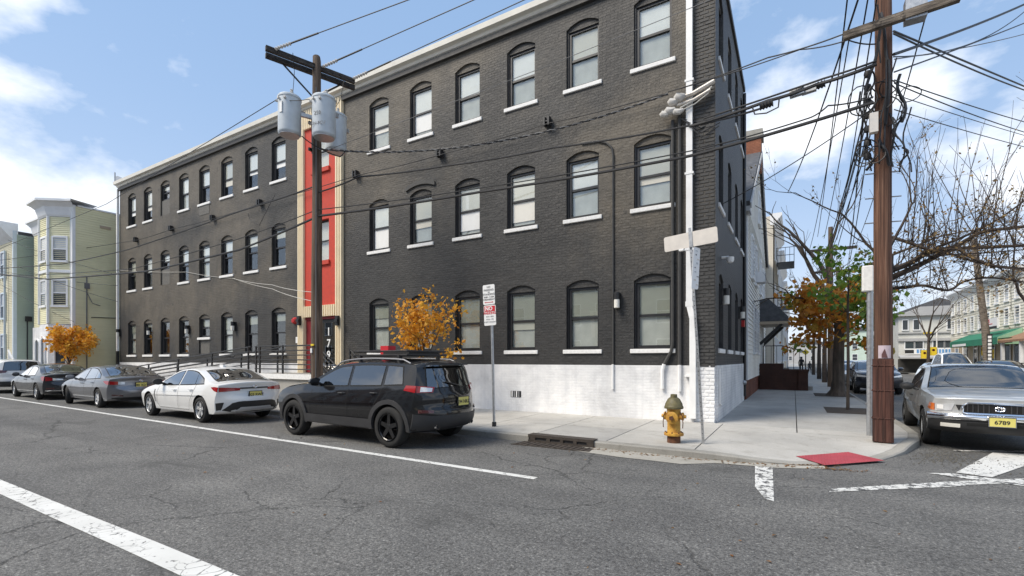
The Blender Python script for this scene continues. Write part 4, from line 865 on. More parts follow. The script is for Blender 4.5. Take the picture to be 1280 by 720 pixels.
# ================================================================ east side of the side street
EX = 14.0
cb = row_house('cream_building', 'three storey cream clapboard building with green awning across the side street', 47.2, 65.5, 7.9, 'sid_ivory', EX, -1, False, .22)
for z_ in (6.7, 4.9):
    for k in range(9): house_window(cb, (EX-.004, 48.4+k*2.02, z_), (0, 1), (-1, 0), .8, 1.15, 'trim', True, 'pane_dark', 'pane_light', .07)
m = MB(); m.box((EX-.06, 47.3, .3), (EX-.02, 65.4, 3.6)); m.build('shop_front', 'sid_tan', cb)
for k, y_ in enumerate((48.2, 50.0, 53.2, 55.5, 57.3, 60.4, 63)):
    m = MB(); m.box((EX-.10, y_-.5, .5), (EX-.061, y_+.5, 2.7)); s_ = m.build('shop_window', 'pane_dark', cb); m = MB(); m.box((EX-.13, y_-.62, .4), (EX-.101, y_-.5, 2.85)); m.box((EX-.13, y_+.5, .4), (EX-.101, y_+.62, 2.85)); m.build('frame', 'trim', s_)
aw = thing('green_awning', 'green canvas awning with pale end over the cream building entrance', 'awning', (EX-.05, 53.5, 3.0))
m = MB(); m.prism([(0, -6.0, .9), (-1.3, -6.0, .25), (-1.3, -6.0, -.25), (-1.26, -6.0, -.25), (-1.26, -6.0, .2), (0, -6.0, .85)], (0, 12, 0)); m.build('canvas', 'awning', aw)
m = MB(); m.prism([(0, 6.01, .9), (-1.3, 6.01, .25), (-1.3, 6.01, -.25), (0, 6.01, -.25)], (0, .04, 0)); m.build('end_panel', 'awning_light', aw); m = MB(); m.prism([(0, -6.05, .9), (-1.3, -6.05, .25), (-1.3, -6.05, -.25), (0, -6.05, -.25)], (0, .04, 0)); m.build('end_panel', 'awning_light', aw)
m = MB(); m.box((-1.33, 1.2, -.2), (-1.315, 5.2, .0)); m.build('lettering_band', 'sign_white', aw)
for y_ in (5.9, 2.2):
    m = MB(); m.tube([(-1.26, y_, -.25), (-1.26, y_, -2.9)], .04, 6); m.build('post', 'white_metal', aw)
def wall_sign(name, label, y0, y1, z0, z1, x, mt, edge='sign_black'):
    o = thing(name, label, 'sign', (x, (y0+y1)/2, (z0+z1)/2)); W, H_ = (y1-y0)/2, (z1-z0)/2
    m = MB(); m.box((-.02, -W, -H_), (.1, W, H_)); m.build('board', mt, o); return o
s_ = wall_sign('shop_sign', 'white shop sign with red lettering above the green awning', 48.4, 52.2, 3.95, 4.75, EX-1.1, 'sign_white')
put_text('lettering', "LOU'S", .36, 'sign_red', s_, (-.025, .35, .2), (R(90), 0, R(-90)), .003, .01, 1.6)
m = MB(); m.box((-.03, -1.0, -.06), (-.022, 1.6, .0)); m.build('underline', 'sign_red', s_); m = MB(); m.box((-.03, -1.9, -.4), (-.022, 1.9, -.22)); m.build('foot_band', 'sign_black', s_)
s_ = wall_sign('shop_sign', 'dark green shop sign with yellow lettering below the green awning', 45.2, 49.4, 2.78, 3.16, EX-1.3, 'sign_dkgreen')
for k in range(9):
    m = MB(); m.box((-.03, -1.5+k*.33, -.1), (-.022, -1.27+k*.33, .1)); m.build('letter', 'sign_yellow', s_)
# ---- house with brown porch roof at the right edge
ph = row_house('porch_house', 'pale house with brown shingled porch roof at the right edge', 34, 47, 8.6, 'sid_ivory', EX+.6, -1, True, .2)
m = MB(); m.prism([(EX+.6, 37, 3.9), (EX-1.6, 37, 2.95), (EX-1.6, 37, 2.8), (EX+.6, 37, 3.6)], (0, 9.5, 0)); m.build('porch_roof', 'brown_roof', ph)
for y_ in (37.4, 40, 43, 46.2):
    m = MB(); m.box((EX-1.5, y_-.09, .1), (EX-1.32, y_+.09, 2.82)); m.build('porch_post', 'trim', ph)
m = MB()
for k in range(28): m.tube([(EX-1.45, 37.3+k*.32, .5), (EX-1.45, 37.3+k*.32, 1.4)], .02, 5)
m.tube([(EX-1.45, 37.3, 1.4), (EX-1.45, 46.2, 1.4)], .03, 6); m.build('porch_railing', 'black_metal', ph)
# ---- long white building at the far corner
wb = thing('white_corner_building', 'long white low building with blue banner beyond the cream building', 'building')
m = MB(); m.box((10.4, 70, .1), (30, 96, 6.6)); m.build('wall', 'sid_white', wb)
m = MB(); m.prism([(10.0, 69.6, 6.6), (12.3, 69.6, 7.6), (30, 69.6, 7.6), (30, 69.6, 6.6)], (0, 27, 0)); m.build('roof', 'sid_grey', wb)
m = MB(); m.box((10.3, 69.8, 3.75), (30, 69.98, 4.05)); m.box((10.3, 69.85, 4.6), (30, 69.98, 4.75)); m.build('string_course', 'sid_grey', wb)
for x, z_, w_, h_ in ((11.4, 3.3, .8, .8), (12.2, 3.3, .7, .8), (11.0, 5.6, .45, 1.1), (12.0, 5.6, .5, 1.1), (14.9, 5.6, .5, 1.1), (13.9, 3.35, .9, .8), (14.9, 3.35, .9, .8)): house_window(wb, (x, 69.975, z_), (1, 0), (0, -1), w_, h_, 'trim', False, 'pane_dark', None, .06)
bn = thing('banner_sign', 'blue lettered banner sign along the white corner building', 'sign', (12.9, 69.6, 2.55))
m = MB(); m.box((-2.0, -.05, -.32), (2.1, .05, .34)); m.build('board', 'sign_white', bn)
for k in range(11):
    m = MB(); m.box((-.95+k*.27, -.062, -.18), (-.76+k*.27, -.051, .24)); m.build('letter', 'sign_blue', bn)
m = MB(); m.box((-2.0, -.065, -.2), (-1.2, -.051, .2)); m.build('dark_panel', 'sign_black', bn)
m = MB(); m.prism([(10.3, 68.2, 1.75), (10.3, 69.9, 2.1), (10.3, 69.9, 2.2), (10.3, 68.2, 1.9)], (14, 0, 0)); m.build('shop_canopy', 'sid_grey', wb)
m = MB(); m.box((10.35, 69.9, .2), (30, 69.99, 1.7)); m.build('shop_front', 'room', wb)
# distant houses closing the street
for k, (x0, x1, y_, h_, mt, lb) in enumerate([(14, 26, 100, 9, 'sid_tan', 'tan house beyond the long white corner building'), (-14, -3, 150, 10, 'sid_ivory', 'far ivory house closing the left end of the street'), (12, 24, 150, 9, 'sid_mint', 'far mint house closing the right end of the street'), (-3, 12, 225, 8, 'sid_grey', 'faint grey house closing the very end of the side street')]):
    o = thing('distant_house', lb, 'house', group='distant houses'); m = MB(); m.box((x0, y_, .1), (x1, y_+12, h_)); m.build('wall', mt, o); m = MB(); m.prism([(x0-.3, y_-.3, h_), ((x0+x1)/2, y_-.3, h_+2.5), (x1+.3, y_-.3, h_)], (0, 12.6, 0)); m.build('roof', 'slate', o)
    for z_ in (2.3, 5.2, 7.6)[:3 if h_ > 9 else 2]:
        for j in range(4): house_window(o, (x0+(x1-x0)*(j+.5)/4, y_-.005, z_), (1, 0), (0, -1), 1.0, 1.5, 'trim', True, 'pane_dark')

# ---- houses on the near side of the main street, behind the camera (they show only in reflections)
for k, (x0, x1, h_, mt, lb) in enumerate([(-46, -36.5, 9.2, 'sid_tan', 'tan house across the main street, leftmost'), (-36, -27, 10.4, 'red_brick_x', 'red brick house across the main street'), (-26, -17, 8.8, 'sid_white', 'white house across the main street'), (-16.4, -7, 10.0, 'sid_grey', 'grey house across the main street'), (-6.4, 3, 9.0, 'red_brick_x', 'red brick house across the main street by the crossing'), (11, 24, 9.6, 'sid_ivory', 'ivory corner house across the main street')]):
    o = thing('opposite_house', lb, 'house', group='houses across the main street'); m = MB(); m.box((x0, -24, .1), (x1, -11.5, h_)); m.build('wall', mt, o); m = MB(); m.box((x0-.2, -24, h_), (x1+.2, -11.1, h_+.35)); m.build('roof', 'trim', o)
    for z_ in (2.3, 5.2, 7.8):
        for j in range(4): house_window(o, (x0+(x1-x0)*(j+.5)/4, -11.495, z_), (1, 0), (0, 1), 1.0, 1.6, 'trim', True, 'pane_dark')
block('sidewalk_near', -75, -11.4, 3, -5.2); block('sidewalk_near_corner', 11.3, -40, 60, -5.2)
# ================================================================ vehicles
def paint(name, col, metal=.0, rough=.28, flake=.05):
    m, n, l, b = newmat(name); co = coords(n, l, 'obj'); f = noise(n, l, co, 3, 3); d = noise(n, l, co, 260, 2)
    c = ramp(n, l, f, [(.3, tuple(x*(1-flake) for x in col)), (.7, tuple(min(1, x*(1+flake)) for x in col))]); l.new(c, b.inputs['Base Color'])
    # road dust gathers low on the body
    b.inputs['Metallic'].default_value = metal; l.new(ramp(n, l, mth(n, l, 'ADD', mth(n, l, 'MULTIPLY', f, .6), mth(n, l, 'MULTIPLY', d, .4)), [(.3, rough-.06), (.7, rough+.1)]), b.inputs['Roughness'])
    b.inputs['Specular IOR Level'].default_value = .15 if metal < .2 else .4; b.inputs['Coat Weight'].default_value = 1.0; b.inputs['Coat Roughness'].default_value = .02; return m
M['paint_black'] = paint('black_paint', (.006, .006, .007), 0, .3); M['paint_white'] = paint('white_paint', (.72, .72, .71), 0, .35, .02); M['paint_grey'] = paint('grey_metallic', (.19, .195, .21), .75, .32); M['paint_dark'] = paint('dark_metallic', (.022, .023, .027), .4, .3)
M['paint_silver'] = paint('silver_metallic', (.60, .61, .60), .6, .36); M['paint_navy'] = paint('navy_paint', (.012, .016, .028), .3, .3)
M['plastic'] = plain('black_plastic', (.022, .022, .023), .55, var=.2, scale=10); M['clad'] = plain('grey_cladding', (.032, .032, .034), .6, var=.15, scale=6); M['seam'] = plain('panel_gap', (.006, .006, .006), .8)
M['tyre'] = plain('tyre_rubber', (.018, .018, .018), .85, var=.25, scale=16, bmp=.3); M['chrome'] = plain('chrome', (.75, .76, .78), .12, 1.0); M['chrome_b'] = plain('bumper_chrome', (.86, .87, .88), .16, 1.0); M['alloy'] = plain('alloy_wheel', (.62, .63, .64), .32, .35); M['alloy_rail'] = plain('rail_satin', (.28, .28, .29), .4, .4); M['alloy_black'] = plain('black_wheel', (.012, .012, .013), .3, .2, .4); M['steel_hub'] = plain('hubcap_silver', (.60, .61, .63), .35, .3)
M['lens_red'] = plain('tail_lamp_red', (.30, .006, .008), .15, 0, .6); M['lens_clear'] = plain('lamp_clear', (.62, .64, .66), .1, .3, 1.0); M['lens_orange'] = plain('lamp_orange', (.60, .14, .015), .15, 0, 1.0); M['lens_dark'] = plain('lamp_dark_red', (.07, .006, .008), .12, 0, 1.0)
M['plate'] = plain('plate_yellow', (.66, .58, .16), .5, var=.06, scale=9); M['seat'] = plain('car_interior', (.035, .035, .038), .8, var=.2, scale=5)
def crom(P, k=5):
    o = []
    for i in range(len(P)-1):
        p0, p1, p2, p3 = P[max(i-1, 0)], P[i], P[i+1], P[min(i+2, len(P)-1)]
        for j in range(k):
            t = j/k; o.append(tuple(.5*((2*b)+(c-a)*t+(2*a-5*b+4*c-d)*t*t+(3*b-a-3*c+d)*t**3) for a, b, c, d in zip(p0, p1, p2, p3)))
    return o+[tuple(P[-1])]
def lerp_tab(tab, x):
    if x <= tab[0][0]: return tab[0][1]
    for (a, b), (c, d) in zip(tab, tab[1:]):
        if x <= c: return b+(d-b)*(x-a)/(c-a)
    return tab[-1][1]
def sm(t): t = max(0, min(1, t)); return t*t*(3-2*t)
class Car:
    """x runs from the front (0) to the rear (L); the car looks towards -x. keys: centre profile and edge profile"""
    def __init__(s, name, label, keys, W, belt, wheels, rw, sx=1.0, tumble=.40, paint_='paint_black', group=None, arch=.07, p=2.6, cladding=False, tuck=.07, kind='car', sh=.052):
        s.sx = sx; s.keys = [(a*sx, b, c*sx, d) for a, b, c, d in keys]; s.cur = crom(s.keys, 6); s.L = max(k[0] for k in s.keys); s.W = W/2; s.belt = [(x*sx, z) for x, z in belt]; s.tum = tumble; s.p = p; s.tuck = tuck; s.sh = sh
        s.wheels = [x*sx for x in wheels]; s.rw = rw; s.paint = paint_
        s.root = thing(name, label, kind, group=group); s.zb = s.keys[0][1]
        s.imid = max(range(len(s.cur)), key=lambda i: s.cur[i][1]); s.make_body(arch, cladding)
    def B(s, x): return lerp_tab(s.belt, x)
    def ys(s, x, z):
        b = s.B(x); W = s.W
        f = abs(x-s.L*.5)/(s.L*.5); W = W*(1-.115*max(0, f-.45)**2/.3)
        if z <= b:
            t = (z-.62)/(b-.62) if z > .62 else (.62-z)/.45
            return W*(1-s.sh*t*t) if z > .62 else W*(1-s.tuck*t*t)
        return W*(1-s.sh)-(z-b)*s.tum*(1+.12*(z-b))
    def surf(s, i, sg):
        xc, zc, xe, ze = s.cur[i]; ye = max(.05, s.ys(xe, ze)); k = abs(sg)**s.p
        return Vector((xc+(xe-xc)*k, ye*sg, zc+(ze-zc)*k))
    def edge_z(s, x):
        best = None
        up = [(c[2], c[3]) for c in s.cur if c[3] > .6]
        for (a, b), (c, d) in zip(up, up[1:]):
            if min(a, c) <= x <= max(a, c) and abs(a-c) > 1e-6:
                z = b+(d-b)*(x-a)/(c-a); best = z if best is None else max(best, z)
        return best if best is not None else .8
    def rear_x(s, y, z, front=False):
        seq = s.cur[:s.imid+1] if front else s.cur[s.imid:]
        bst = None
        for a, b in zip(seq, seq[1:]):
            if min(a[1], b[1]) <= z <= max(a[1], b[1]) and abs(a[1]-b[1]) > 1e-6:
                t = (z-a[1])/(b[1]-a[1]); xc = a[0]+(b[0]-a[0])*t; xe = a[2]+(b[2]-a[2])*t
                bst = (xc, xe) if bst is None else (min(bst, (xc, xe)) if front else max(bst, (xc, xe)))
        if bst is None: bst = (seq[0][0], seq[0][2]) if front else (seq[-1][0], seq[-1][2])
        xc, xe = bst; ye = s.ys(xe, z); k = min(1, abs(y)/ye)**s.p
        return xc+(xe-xc)*k
    def make_body(s, arch, cladding):
        m = MB(); n_ = len(s.cur); S = [i/10 for i in range(-10, 11)]; S = [max(-1, min(1, math.copysign(abs(v)**.8, v))) for v in S]
        ns = len(S)
        for i in range(n_):
            for sg in S: m.v.append(tuple(s.surf(i, sg)))
        for i in range(n_-1):
            for j in range(ns-1): m.f.append((i*ns+j, i*ns+j+1, (i+1)*ns+j+1, (i+1)*ns+j)); m.m.append(0)
        for j in range(ns-1): a, b = (n_-1)*ns+j, (n_-1)*ns+j+1; m.f.append((a, b, j+1, j)); m.m.append(1)
        K = 9
        xf = max(.0, s.cur[0][2]); xr = s.cur[-1][2]
        for sgn in (-1, 1):
            o = len(m.v)
            for k in range(1, K+1):
                f = k/K
                for i in range(n_):
                    xe, ze = s.cur[i][2], s.cur[i][3]
                    t = (min(max(xe, xf+.25), xr-.25)); x = xe+(t-xe)*f; zm = s.B(x)*.72; z = ze+(zm-ze)*f
                    m.v.append((x, sgn*s.ys(x, z), z))
            e0 = 0 if sgn < 0 else ns-1
            def id_(i, k): return i*ns+e0 if k == 0 else o+(k-1)*n_+i
            for k in range(K):
                for i in range(n_-1):
                    q = (id_(i, k), id_(i+1, k), id_(i+1, k+1), id_(i, k+1)); m.f.append(q if sgn > 0 else q[::-1]); m.m.append(0)
                q = (id_(n_-1, k), id_(0, k), id_(0, k+1), id_(n_-1, k+1)); m.f.append(q if sgn > 0 else q[::-1]); m.m.append(0)
        body = m.build('body', [s.paint, 'plastic'], s.root, 32)
        me = body.data; b = bmesh.new(); b.from_mesh(me); bmesh.ops.remove_doubles(b, verts=b.verts, dist=.0006); bmesh.ops.dissolve_degenerate(b, edges=b.edges, dist=.0004)
        # close the mid-line seam left by the contracted side rings
        be = [e for e in b.edges if e.is_boundary]
        if be: bmesh.ops.holes_fill(b, edges=be, sides=0)
        bmesh.ops.recalc_face_normals(b, faces=b.faces); b.to_mesh(me); b.free()
        # wheel houses
        cut = MB(); ra = s.rw+arch
        for x in s.wheels:
            for sgn in (-1, 1):
                o = len(cut.v); n2 = 28; y0, y1 = sgn*(s.W-.34), sgn*(s.W+.2)
                for y in (y0, y1):
                    for j in range(n2): a = 2*math.pi*j/n2; cut.v.append((x+ra*math.cos(a), y, s.rw+ra*math.sin(a)))
                cut.f += [tuple(o+j for j in range(n2)), tuple(o+n2+j for j in range(n2))[::-1]]+[(o+j, o+(j+1) % n2, o+n2+(j+1) % n2, o+n2+j) for j in range(n2)]; cut.m += [0]*(n2+2)
        co = cut.build('cutter', 'seam', None)
        md = body.modifiers.new('b', 'BOOLEAN'); md.operation = 'DIFFERENCE'; md.object = co; md.solver = 'EXACT'; md.material_mode = 'TRANSFER'
        bpy.context.view_layer.update(); me2 = bpy.data.meshes.new_from_object(body.evaluated_get(bpy.context.evaluated_depsgraph_get()))
        body.modifiers.clear(); body.data = me2; bpy.data.objects.remove(co); me2.name = 'body'
        me2.polygons.foreach_set('use_smooth', [True]*len(me2.polygons))
        try: me2.set_sharp_from_angle(angle=R(32))
        except Exception: pass
        s.body = body
        if cladding:
            for x in s.wheels:
                for sgn in (-1, 1):
                    m = MB(); pts = []
                    for j in range(15):
                        a = R(-8+196*j/14); r = ra+.025; px, pz = x+r*math.cos(a), s.rw+r*math.sin(a); pts.append((px, sgn*(s.ys(px, max(.3, pz))+.012), pz))
                    m2 = MB()
                    for q, w2 in ((0, 0),):
                        for j in range(14):
                            a, c = pts[j], pts[j+1]; ctr = Vector((x, 0, s.rw))
                            def off(p, k): d = (Vector((p[0], 0, p[2]))-ctr).normalized(); return (p[0]+d.x*k, p[1], p[2]+d.z*k)
                            ai, ao, ci, co_ = off(a, -.04), off(a, .045), off(c, -.04), off(c, .045)
                            m2.quad(ai, ci, co_, ao); iy = -sgn*.06
                            m2.quad(ai, ci, (ci[0], ci[1]+iy, ci[2]), (ai[0], ai[1]+iy, ai[2])); m2.quad(ao, co_, (co_[0], co_[1]+iy, co_[2]), (ao[0], ao[1]+iy, ao[2]))
                    m2.build('wheel_arch_trim', 'clad', s.root, True)
    # ---- patches laid on the body
    def patch(s, name, fn, nu, nv, mat_, parent=None, d=.006, thick=.014, nrm=None, smooth=True):
        """fn(u,v) -> point; nrm = outward direction"""
        m = MB(); nn = Vector(nrm).normalized(); P = [[Vector(fn(i/nu, j/nv)) for j in range(nv+1)] for i in range(nu+1)]
        def id_(i, j): return i*(nv+1)+j
        for i in range(nu+1):
            for j in range(nv+1): m.v.append(tuple(P[i][j]+nn*d))
        for i in range(nu):
            for j in range(nv): m.f.append((id_(i, j), id_(i+1, j), id_(i+1, j+1), id_(i, j+1))); m.m.append(0)
        rim = [(i, 0) for i in range(nu)]+[(nu, j) for j in range(nv)]+[(i, nv) for i in range(nu, 0, -1)]+[(0, j) for j in range(nv, 0, -1)]
        o = len(m.v)
        for i, j in rim: m.v.append(tuple(P[i][j]+nn*(d-thick)))
        for k in range(len(rim)): a, b = rim[k], rim[(k+1) % len(rim)]; m.f.append((id_(*a), id_(*b), o+(k+1) % len(rim), o+k)); m.m.append(0)
        return m.build(name, mat_, parent or s.root, 35 if smooth else False)
    def side_patch(s, name, poly_lo, poly_hi, mat_, sgn, parent=None, d=.006, nu=10, nv=4, thick=.014):
        """region between two (x,z) polylines given as functions of t"""
        def fn(u, v):
            a, b = poly_lo(u), poly_hi(u); x, z = a[0]+(b[0]-a[0])*v, a[1]+(b[1]-a[1])*v; return (x, sgn*s.ys(x, z), z)
        return s.patch(name, fn, nu, nv, mat_, parent, d, thick, (0, sgn, .18))
    def rear_patch(s, name, lo, hi, mat_, parent=None, d=.008, nu=8, nv=3, front=False, thick=.02):
        def fn(u, v):
            a, b = lo(u), hi(u); y, z = a[0]+(b[0]-a[0])*v, a[1]+(b[1]-a[1])*v; return (s.rear_x(y, z, front), y, z)
        return s.patch(name, fn, nu, nv, mat_, parent, d, thick, (-1 if front else 1, 0, 0))
    def side_windows(s, panes, roof_gap=.055, belt_gap=.03, mat_='car_glass'):
        for sgn in (-1, 1):
            for (xl, xr, kl, kr) in panes:
                xl_, xr_ = xl*s.sx, xr*s.sx
                def lo(u, a=xl_, b=xr_): x = a+(b-a)*u; return (x, s.B(x)+belt_gap)
                def hi(u, a=xl_, b=xr_, kl=kl, kr=kr):
                    x0 = a+(b-a)*u; k = kl+(kr-kl)*u; x = x0
                    for _ in range(4): z = s.edge_z(x)-roof_gap; x = x0+k*(z-s.B(x0))
                    return (x, max(s.edge_z(x)-roof_gap, s.B(x)+belt_gap+.003))
                def grow(fn, dz, du):
                    def g(u): p = fn(min(1, max(0, u))); return (p[0]+(u-.5)*2*du, p[1]+dz)
                    return g
                tr = s.side_patch('window_trim', grow(lo, -.022, .018), grow(hi, .022, .018), 'seam', sgn, None, .003, 12, 4, .01)
                s.side_patch('side_window', lo, hi, mat_, sgn, tr, .007, 12, 4, .006)
    def glass_band(s, name, i0, i1, s1, mat_, trim=True, shrink=0):
        """windscreen or rear window between key indices"""
        a, b = int(i0*6), int(i1*6); n_ = b-a
        def fn(u, v):
            i = a+u*n_; i_ = min(int(i), len(s.cur)-2); t = i-i_; sg = (v*2-1)*s1; return s.surf(i_, sg).lerp(s.surf(i_+1, sg), t)
        p0, p1 = fn(0, .5), fn(1, .5); dx, dz = p1.x-p0.x, p1.z-p0.z; nn = Vector((-dz, 0, dx)); nn = nn if nn.z > 0 else -nn
        par = s.root
        if trim: 
            def fn2(u, v):
                return fn(-.04+u*1.08 if 0 < a-1 else u, v) if 0 else s_ext(u, v)
            def s_ext(u, v):
                i = a-.35+u*(n_+.7); i_ = max(0, min(int(i), len(s.cur)-2)); t = i-i_; sg = (v*2-1)*(s1+.025); return s.surf(i_, sg).lerp(s.surf(i_+1, sg), t)
            par = s.patch(name+'_trim', s_ext, 10, 14, 'seam', None, .003, .012, nn)
        return s.patch(name, fn, 10, 14, mat_, par, .008, .006, nn)
    def seam_line(s, pts, sgn, wd=.009, mat_='seam', name='door_seam', d=.002):
        P = []
        for (x, z), (x2, z2) in zip(pts, pts[1:]):
            for j in range(6): t = j/6; P.append(((x+(x2-x)*t)*s.sx, z+(z2-z)*t))
        P.append((pts[-1][0]*s.sx, pts[-1][1])); m = MB()
        for a, b in zip(P, P[1:]):
            d2 = Vector((b[0]-a[0], b[1]-a[1])).normalized(); nx, nz = -d2.y*wd/2, d2.x*wd/2
            q = [(a[0]-nx, a[1]-nz), (b[0]-nx, b[1]-nz), (b[0]+nx, b[1]+nz), (a[0]+nx, a[1]+nz)]; m.quad(*[(x, sgn*(s.ys(x, z)+d), z) for x, z in q])
        return m.build(name, mat_, s.root)
    def handle(s, x, z, sgn, mat_=None):
        x *= s.sx; y = sgn*(s.ys(x, z)); m = MB(); m.tube([(x-.09, y-.005*sgn, z), (x-.06, y+.035*sgn, z+.004), (x+.06, y+.035*sgn, z+.004), (x+.09, y-.005*sgn, z)], .015, 8); return m.build('door_handle', mat_ or s.paint, s.root, True)
    def mirror(s, x, z, mat_=None):
        for sgn in (-1, 1):
            X = x*s.sx; y = sgn*s.ys(X, z-.02); m = MB(); m.tube([(X, y-.02*sgn, z-.03), (X+.02, y+.10*sgn, z+.0)], .03, 8)
            m.tube([(X-.085, y+.17*sgn, z+.035), (X-.06, y+.17*sgn, z+.035), (X, y+.17*sgn, z+.04), (X+.045, y+.17*sgn, z+.04), (X+.05, y+.17*sgn, z+.04)], [.02, .065, .085, .085, .06], 12)
            for k in range(len(m.v)):
                p = m.v[k]; m.v[k] = (p[0], y+.17*sgn+(p[1]-y-.17*sgn)*1.5 if abs(p[1]) > abs(y)+.09 else p[1], p[2])
            m.build('mirror', mat_ or s.paint, s.root, True)
    def wheel_set(s, rim='alloy', spokes=5, wd=.21, inset=.015, rimr=.66, twin=False, steer=0):
        for wi, x in enumerate(s.wheels):
            for sgn in (-1, 1):
                yo = s.ys(x, .55)-inset; r = s.rw; rr = r*rimr; m = MB()
                m.lathe([(rr*.98, -.02), (rr*.98, wd*.8), (rr*.3, wd*.8)], (0, 0, 0), 28, 'y'); w_ = m.build('wheel', 'seam', s.root, True)
                m = MB(); m.lathe([(rr*.97, .012), (rr*1.04, 0), (r*.86, -.004), (r*.95, .012), (r*.992, .045), (r, .07), (r, wd-.07), (r*.992, wd-.045), (r*.95, wd-.012), (r*.8, wd), (rr, wd-.02)], (0, 0, 0), 36, 'y'); m.build('tyre', 'tyre', w_, 50)
                m = MB(); m.lathe([(rr, .0), (rr*1.0, .006), (rr*.93, .02), (rr*.90, .07)], (0, 0, 0), 36, 'y'); m.lathe([(0, .012), (rr*.17, .014), (rr*.22, .03), (rr*.22, .08)], (0, 0, 0), 20, 'y')
                for k in range(spokes):
                    a = 2*math.pi*k/spokes+.3
                    for da in ((-.16, .16) if twin else (0,)):
                        w0, w1 = (.09, .07) if twin else (.17, .13)
                        ca, sa = math.cos(a), math.sin(a); cb, sb = math.cos(a+da), math.sin(a+da); t = (-sa, ca)
                        q = []
                        for (rad, hw, yy, cc) in ((rr*.16, rr*w0, .018, (ca, sa)), (rr*.95, rr*w1, .018, (cb, sb)), (rr*.95, rr*w1, .06, (cb, sb)), (rr*.16, rr*w0, .07, (ca, sa))):
                            for sg in (-1, 1): q.append((cc[0]*rad+t[0]*hw*sg, yy, cc[1]*rad+t[1]*hw*sg))
                        m.add(q, [(0, 2, 3, 1), (0, 6, 4, 2), (1, 3, 5, 7), (4, 6, 7, 5)])
                m.build('rim', rim, w_, 30)
                if sgn < 0: w_.location = (x, -yo, r)
                else: w_.location = (x, yo, r); w_.rotation_euler = (0, 0, math.pi)
                if steer and wi == 0: w_.rotation_euler = (0, 0, (math.pi if sgn > 0 else 0)+steer)
    def plate_(s, z, front=False, txt=None, y=0, w_=.31, h_=.155, depth=.02):
        x = s.rear_x(y, z, front); sg = -1 if front else 1; m = MB(); m.box((x+sg*.004, y-w_/2, z-h_/2), (x+sg*(.004+depth), y+w_/2, z+h_/2)); o = m.build('licence_plate', 'plate', s.root)
        m = MB(); e = .012
        for a, b, c, d in ((-w_/2-e, w_/2+e, h_/2, h_/2+e), (-w_/2-e, w_/2+e, -h_/2-e, -h_/2), (-w_/2-e, -w_/2, -h_/2, h_/2), (w_/2, w_/2+e, -h_/2, h_/2)): m.box((x+sg*.003, y+a, z+c), (x+sg*(depth+.008), y+b, z+d))
        m.build('plate_frame', 'plastic' if not front else 'chrome', o)
        if txt: put_text('plate_number', txt, .095, 'sign_black', o, (x+sg*(.006+depth), y, z-.01), (R(90), 0, R(90*sg)), .001, .002)
        return o
    def interior(s, x0, x1, z0=.5, z1=1.05):
        m = MB(); W = s.W-.18
        m.box((x0*s.sx, -W, z0-.2), (x1*s.sx, W, z0))
        for x in (x0+.55, x0+1.5):
            for y in (-.38, .38): m.box((x*s.sx+.25, y-.23, z0), (x*s.sx+.42, y+.23, z1-.02)); m.box((x*s.sx+.3, y-.12, z1), (x*s.sx+.4, y+.12, z1+.14))
        m.box((x0*s.sx-.1, -W, z0), (x0*s.sx+.15, W, z0+.32)); return m.build('cabin', 'seat', s.root)
    def emblem(s, z, r=.055, front=False, kind='oval'):
        x = s.rear_x(0, z, front)+(-.012 if front else .012); m = MB(); n_ = 20
        def ring(a, b, cy=0, cz=0, rad=.008): m.tube([(x, cy+a*math.cos(2*math.pi*i/n_), z+cz+b*math.sin(2*math.pi*i/n_)) for i in range(n_+1)], rad, 6)
        ring(r, r*.66)
        if kind == 'oval': ring(r*.36, r*.62, 0, 0, .006); ring(r*.82, r*.26, 0, r*.3, .006)
        else: m.tube([(x, -r*.4, z-r*.4), (x, -r*.3, z+r*.4)], .008, 6); m.tube([(x, r*.3, z-r*.4), (x, r*.4, z+r*.4)], .008, 6); m.tube([(x, -r*.35, z), (x, r*.35, z+.01)], .008, 6)
        return m.build('emblem', 'chrome', s.root, True)
    def place(s, X, Yc, rz=0, xref=None):
        """put local x=xref (default mid-length) and the centre line at world (X, Yc)"""
        xr = s.L/2 if xref is None else xref
        for o in s.root.children: o.location = Vector(o.location)-Vector((xr, 0, 0))
        s.root.location = (X, Yc, .003); s.root.rotation_euler = (0, 0, rz)
def L2(*pts):
    """polyline as function of t"""
    def f(t):
        t = max(0, min(1, t))*(len(pts)-1); i = min(int(t), len(pts)-2); k = t-i; return tuple(a+(b-a)*k for a, b in zip(pts[i], pts[i+1]))
    return f
SLANT = math.atan(-.029)
SEDAN = [(.25, .20, .70, .24), (.06, .26, .52, .27), (.0, .42, .46, .42), (.02, .60, .42, .60), (.10, .72, .46, .68), (.28, .80, .60, .755), (.75, .90, .90, .84), (1.18, .965, 1.22, .90), (1.36, 1.0, 1.42, .94), (1.75, 1.20, 1.82, 1.13), (2.08, 1.345, 2.16, 1.275), (2.35, 1.405, 2.42, 1.335), (2.8, 1.43, 2.8, 1.36), (3.2, 1.395, 3.16, 1.325), (3.55, 1.29, 3.48, 1.225), (3.92, 1.13, 3.84, 1.07), (4.12, 1.075, 4.06, 1.015), (4.42, 1.055, 4.28, .985), (4.52, 1.03, 4.32, .955), (4.50, .90, 4.30, .88), (4.52, .74, 4.28, .74), (4.60, .60, 4.24, .60), (4.60, .44, 4.22, .44), (4.54, .32, 4.20, .30), (4.40, .24, 4.10, .24)]
SBELT = [(0, .70), (1.2, .86), (2.0, .895), (3.3, .945), (4.0, .985), (4.6, .96)]
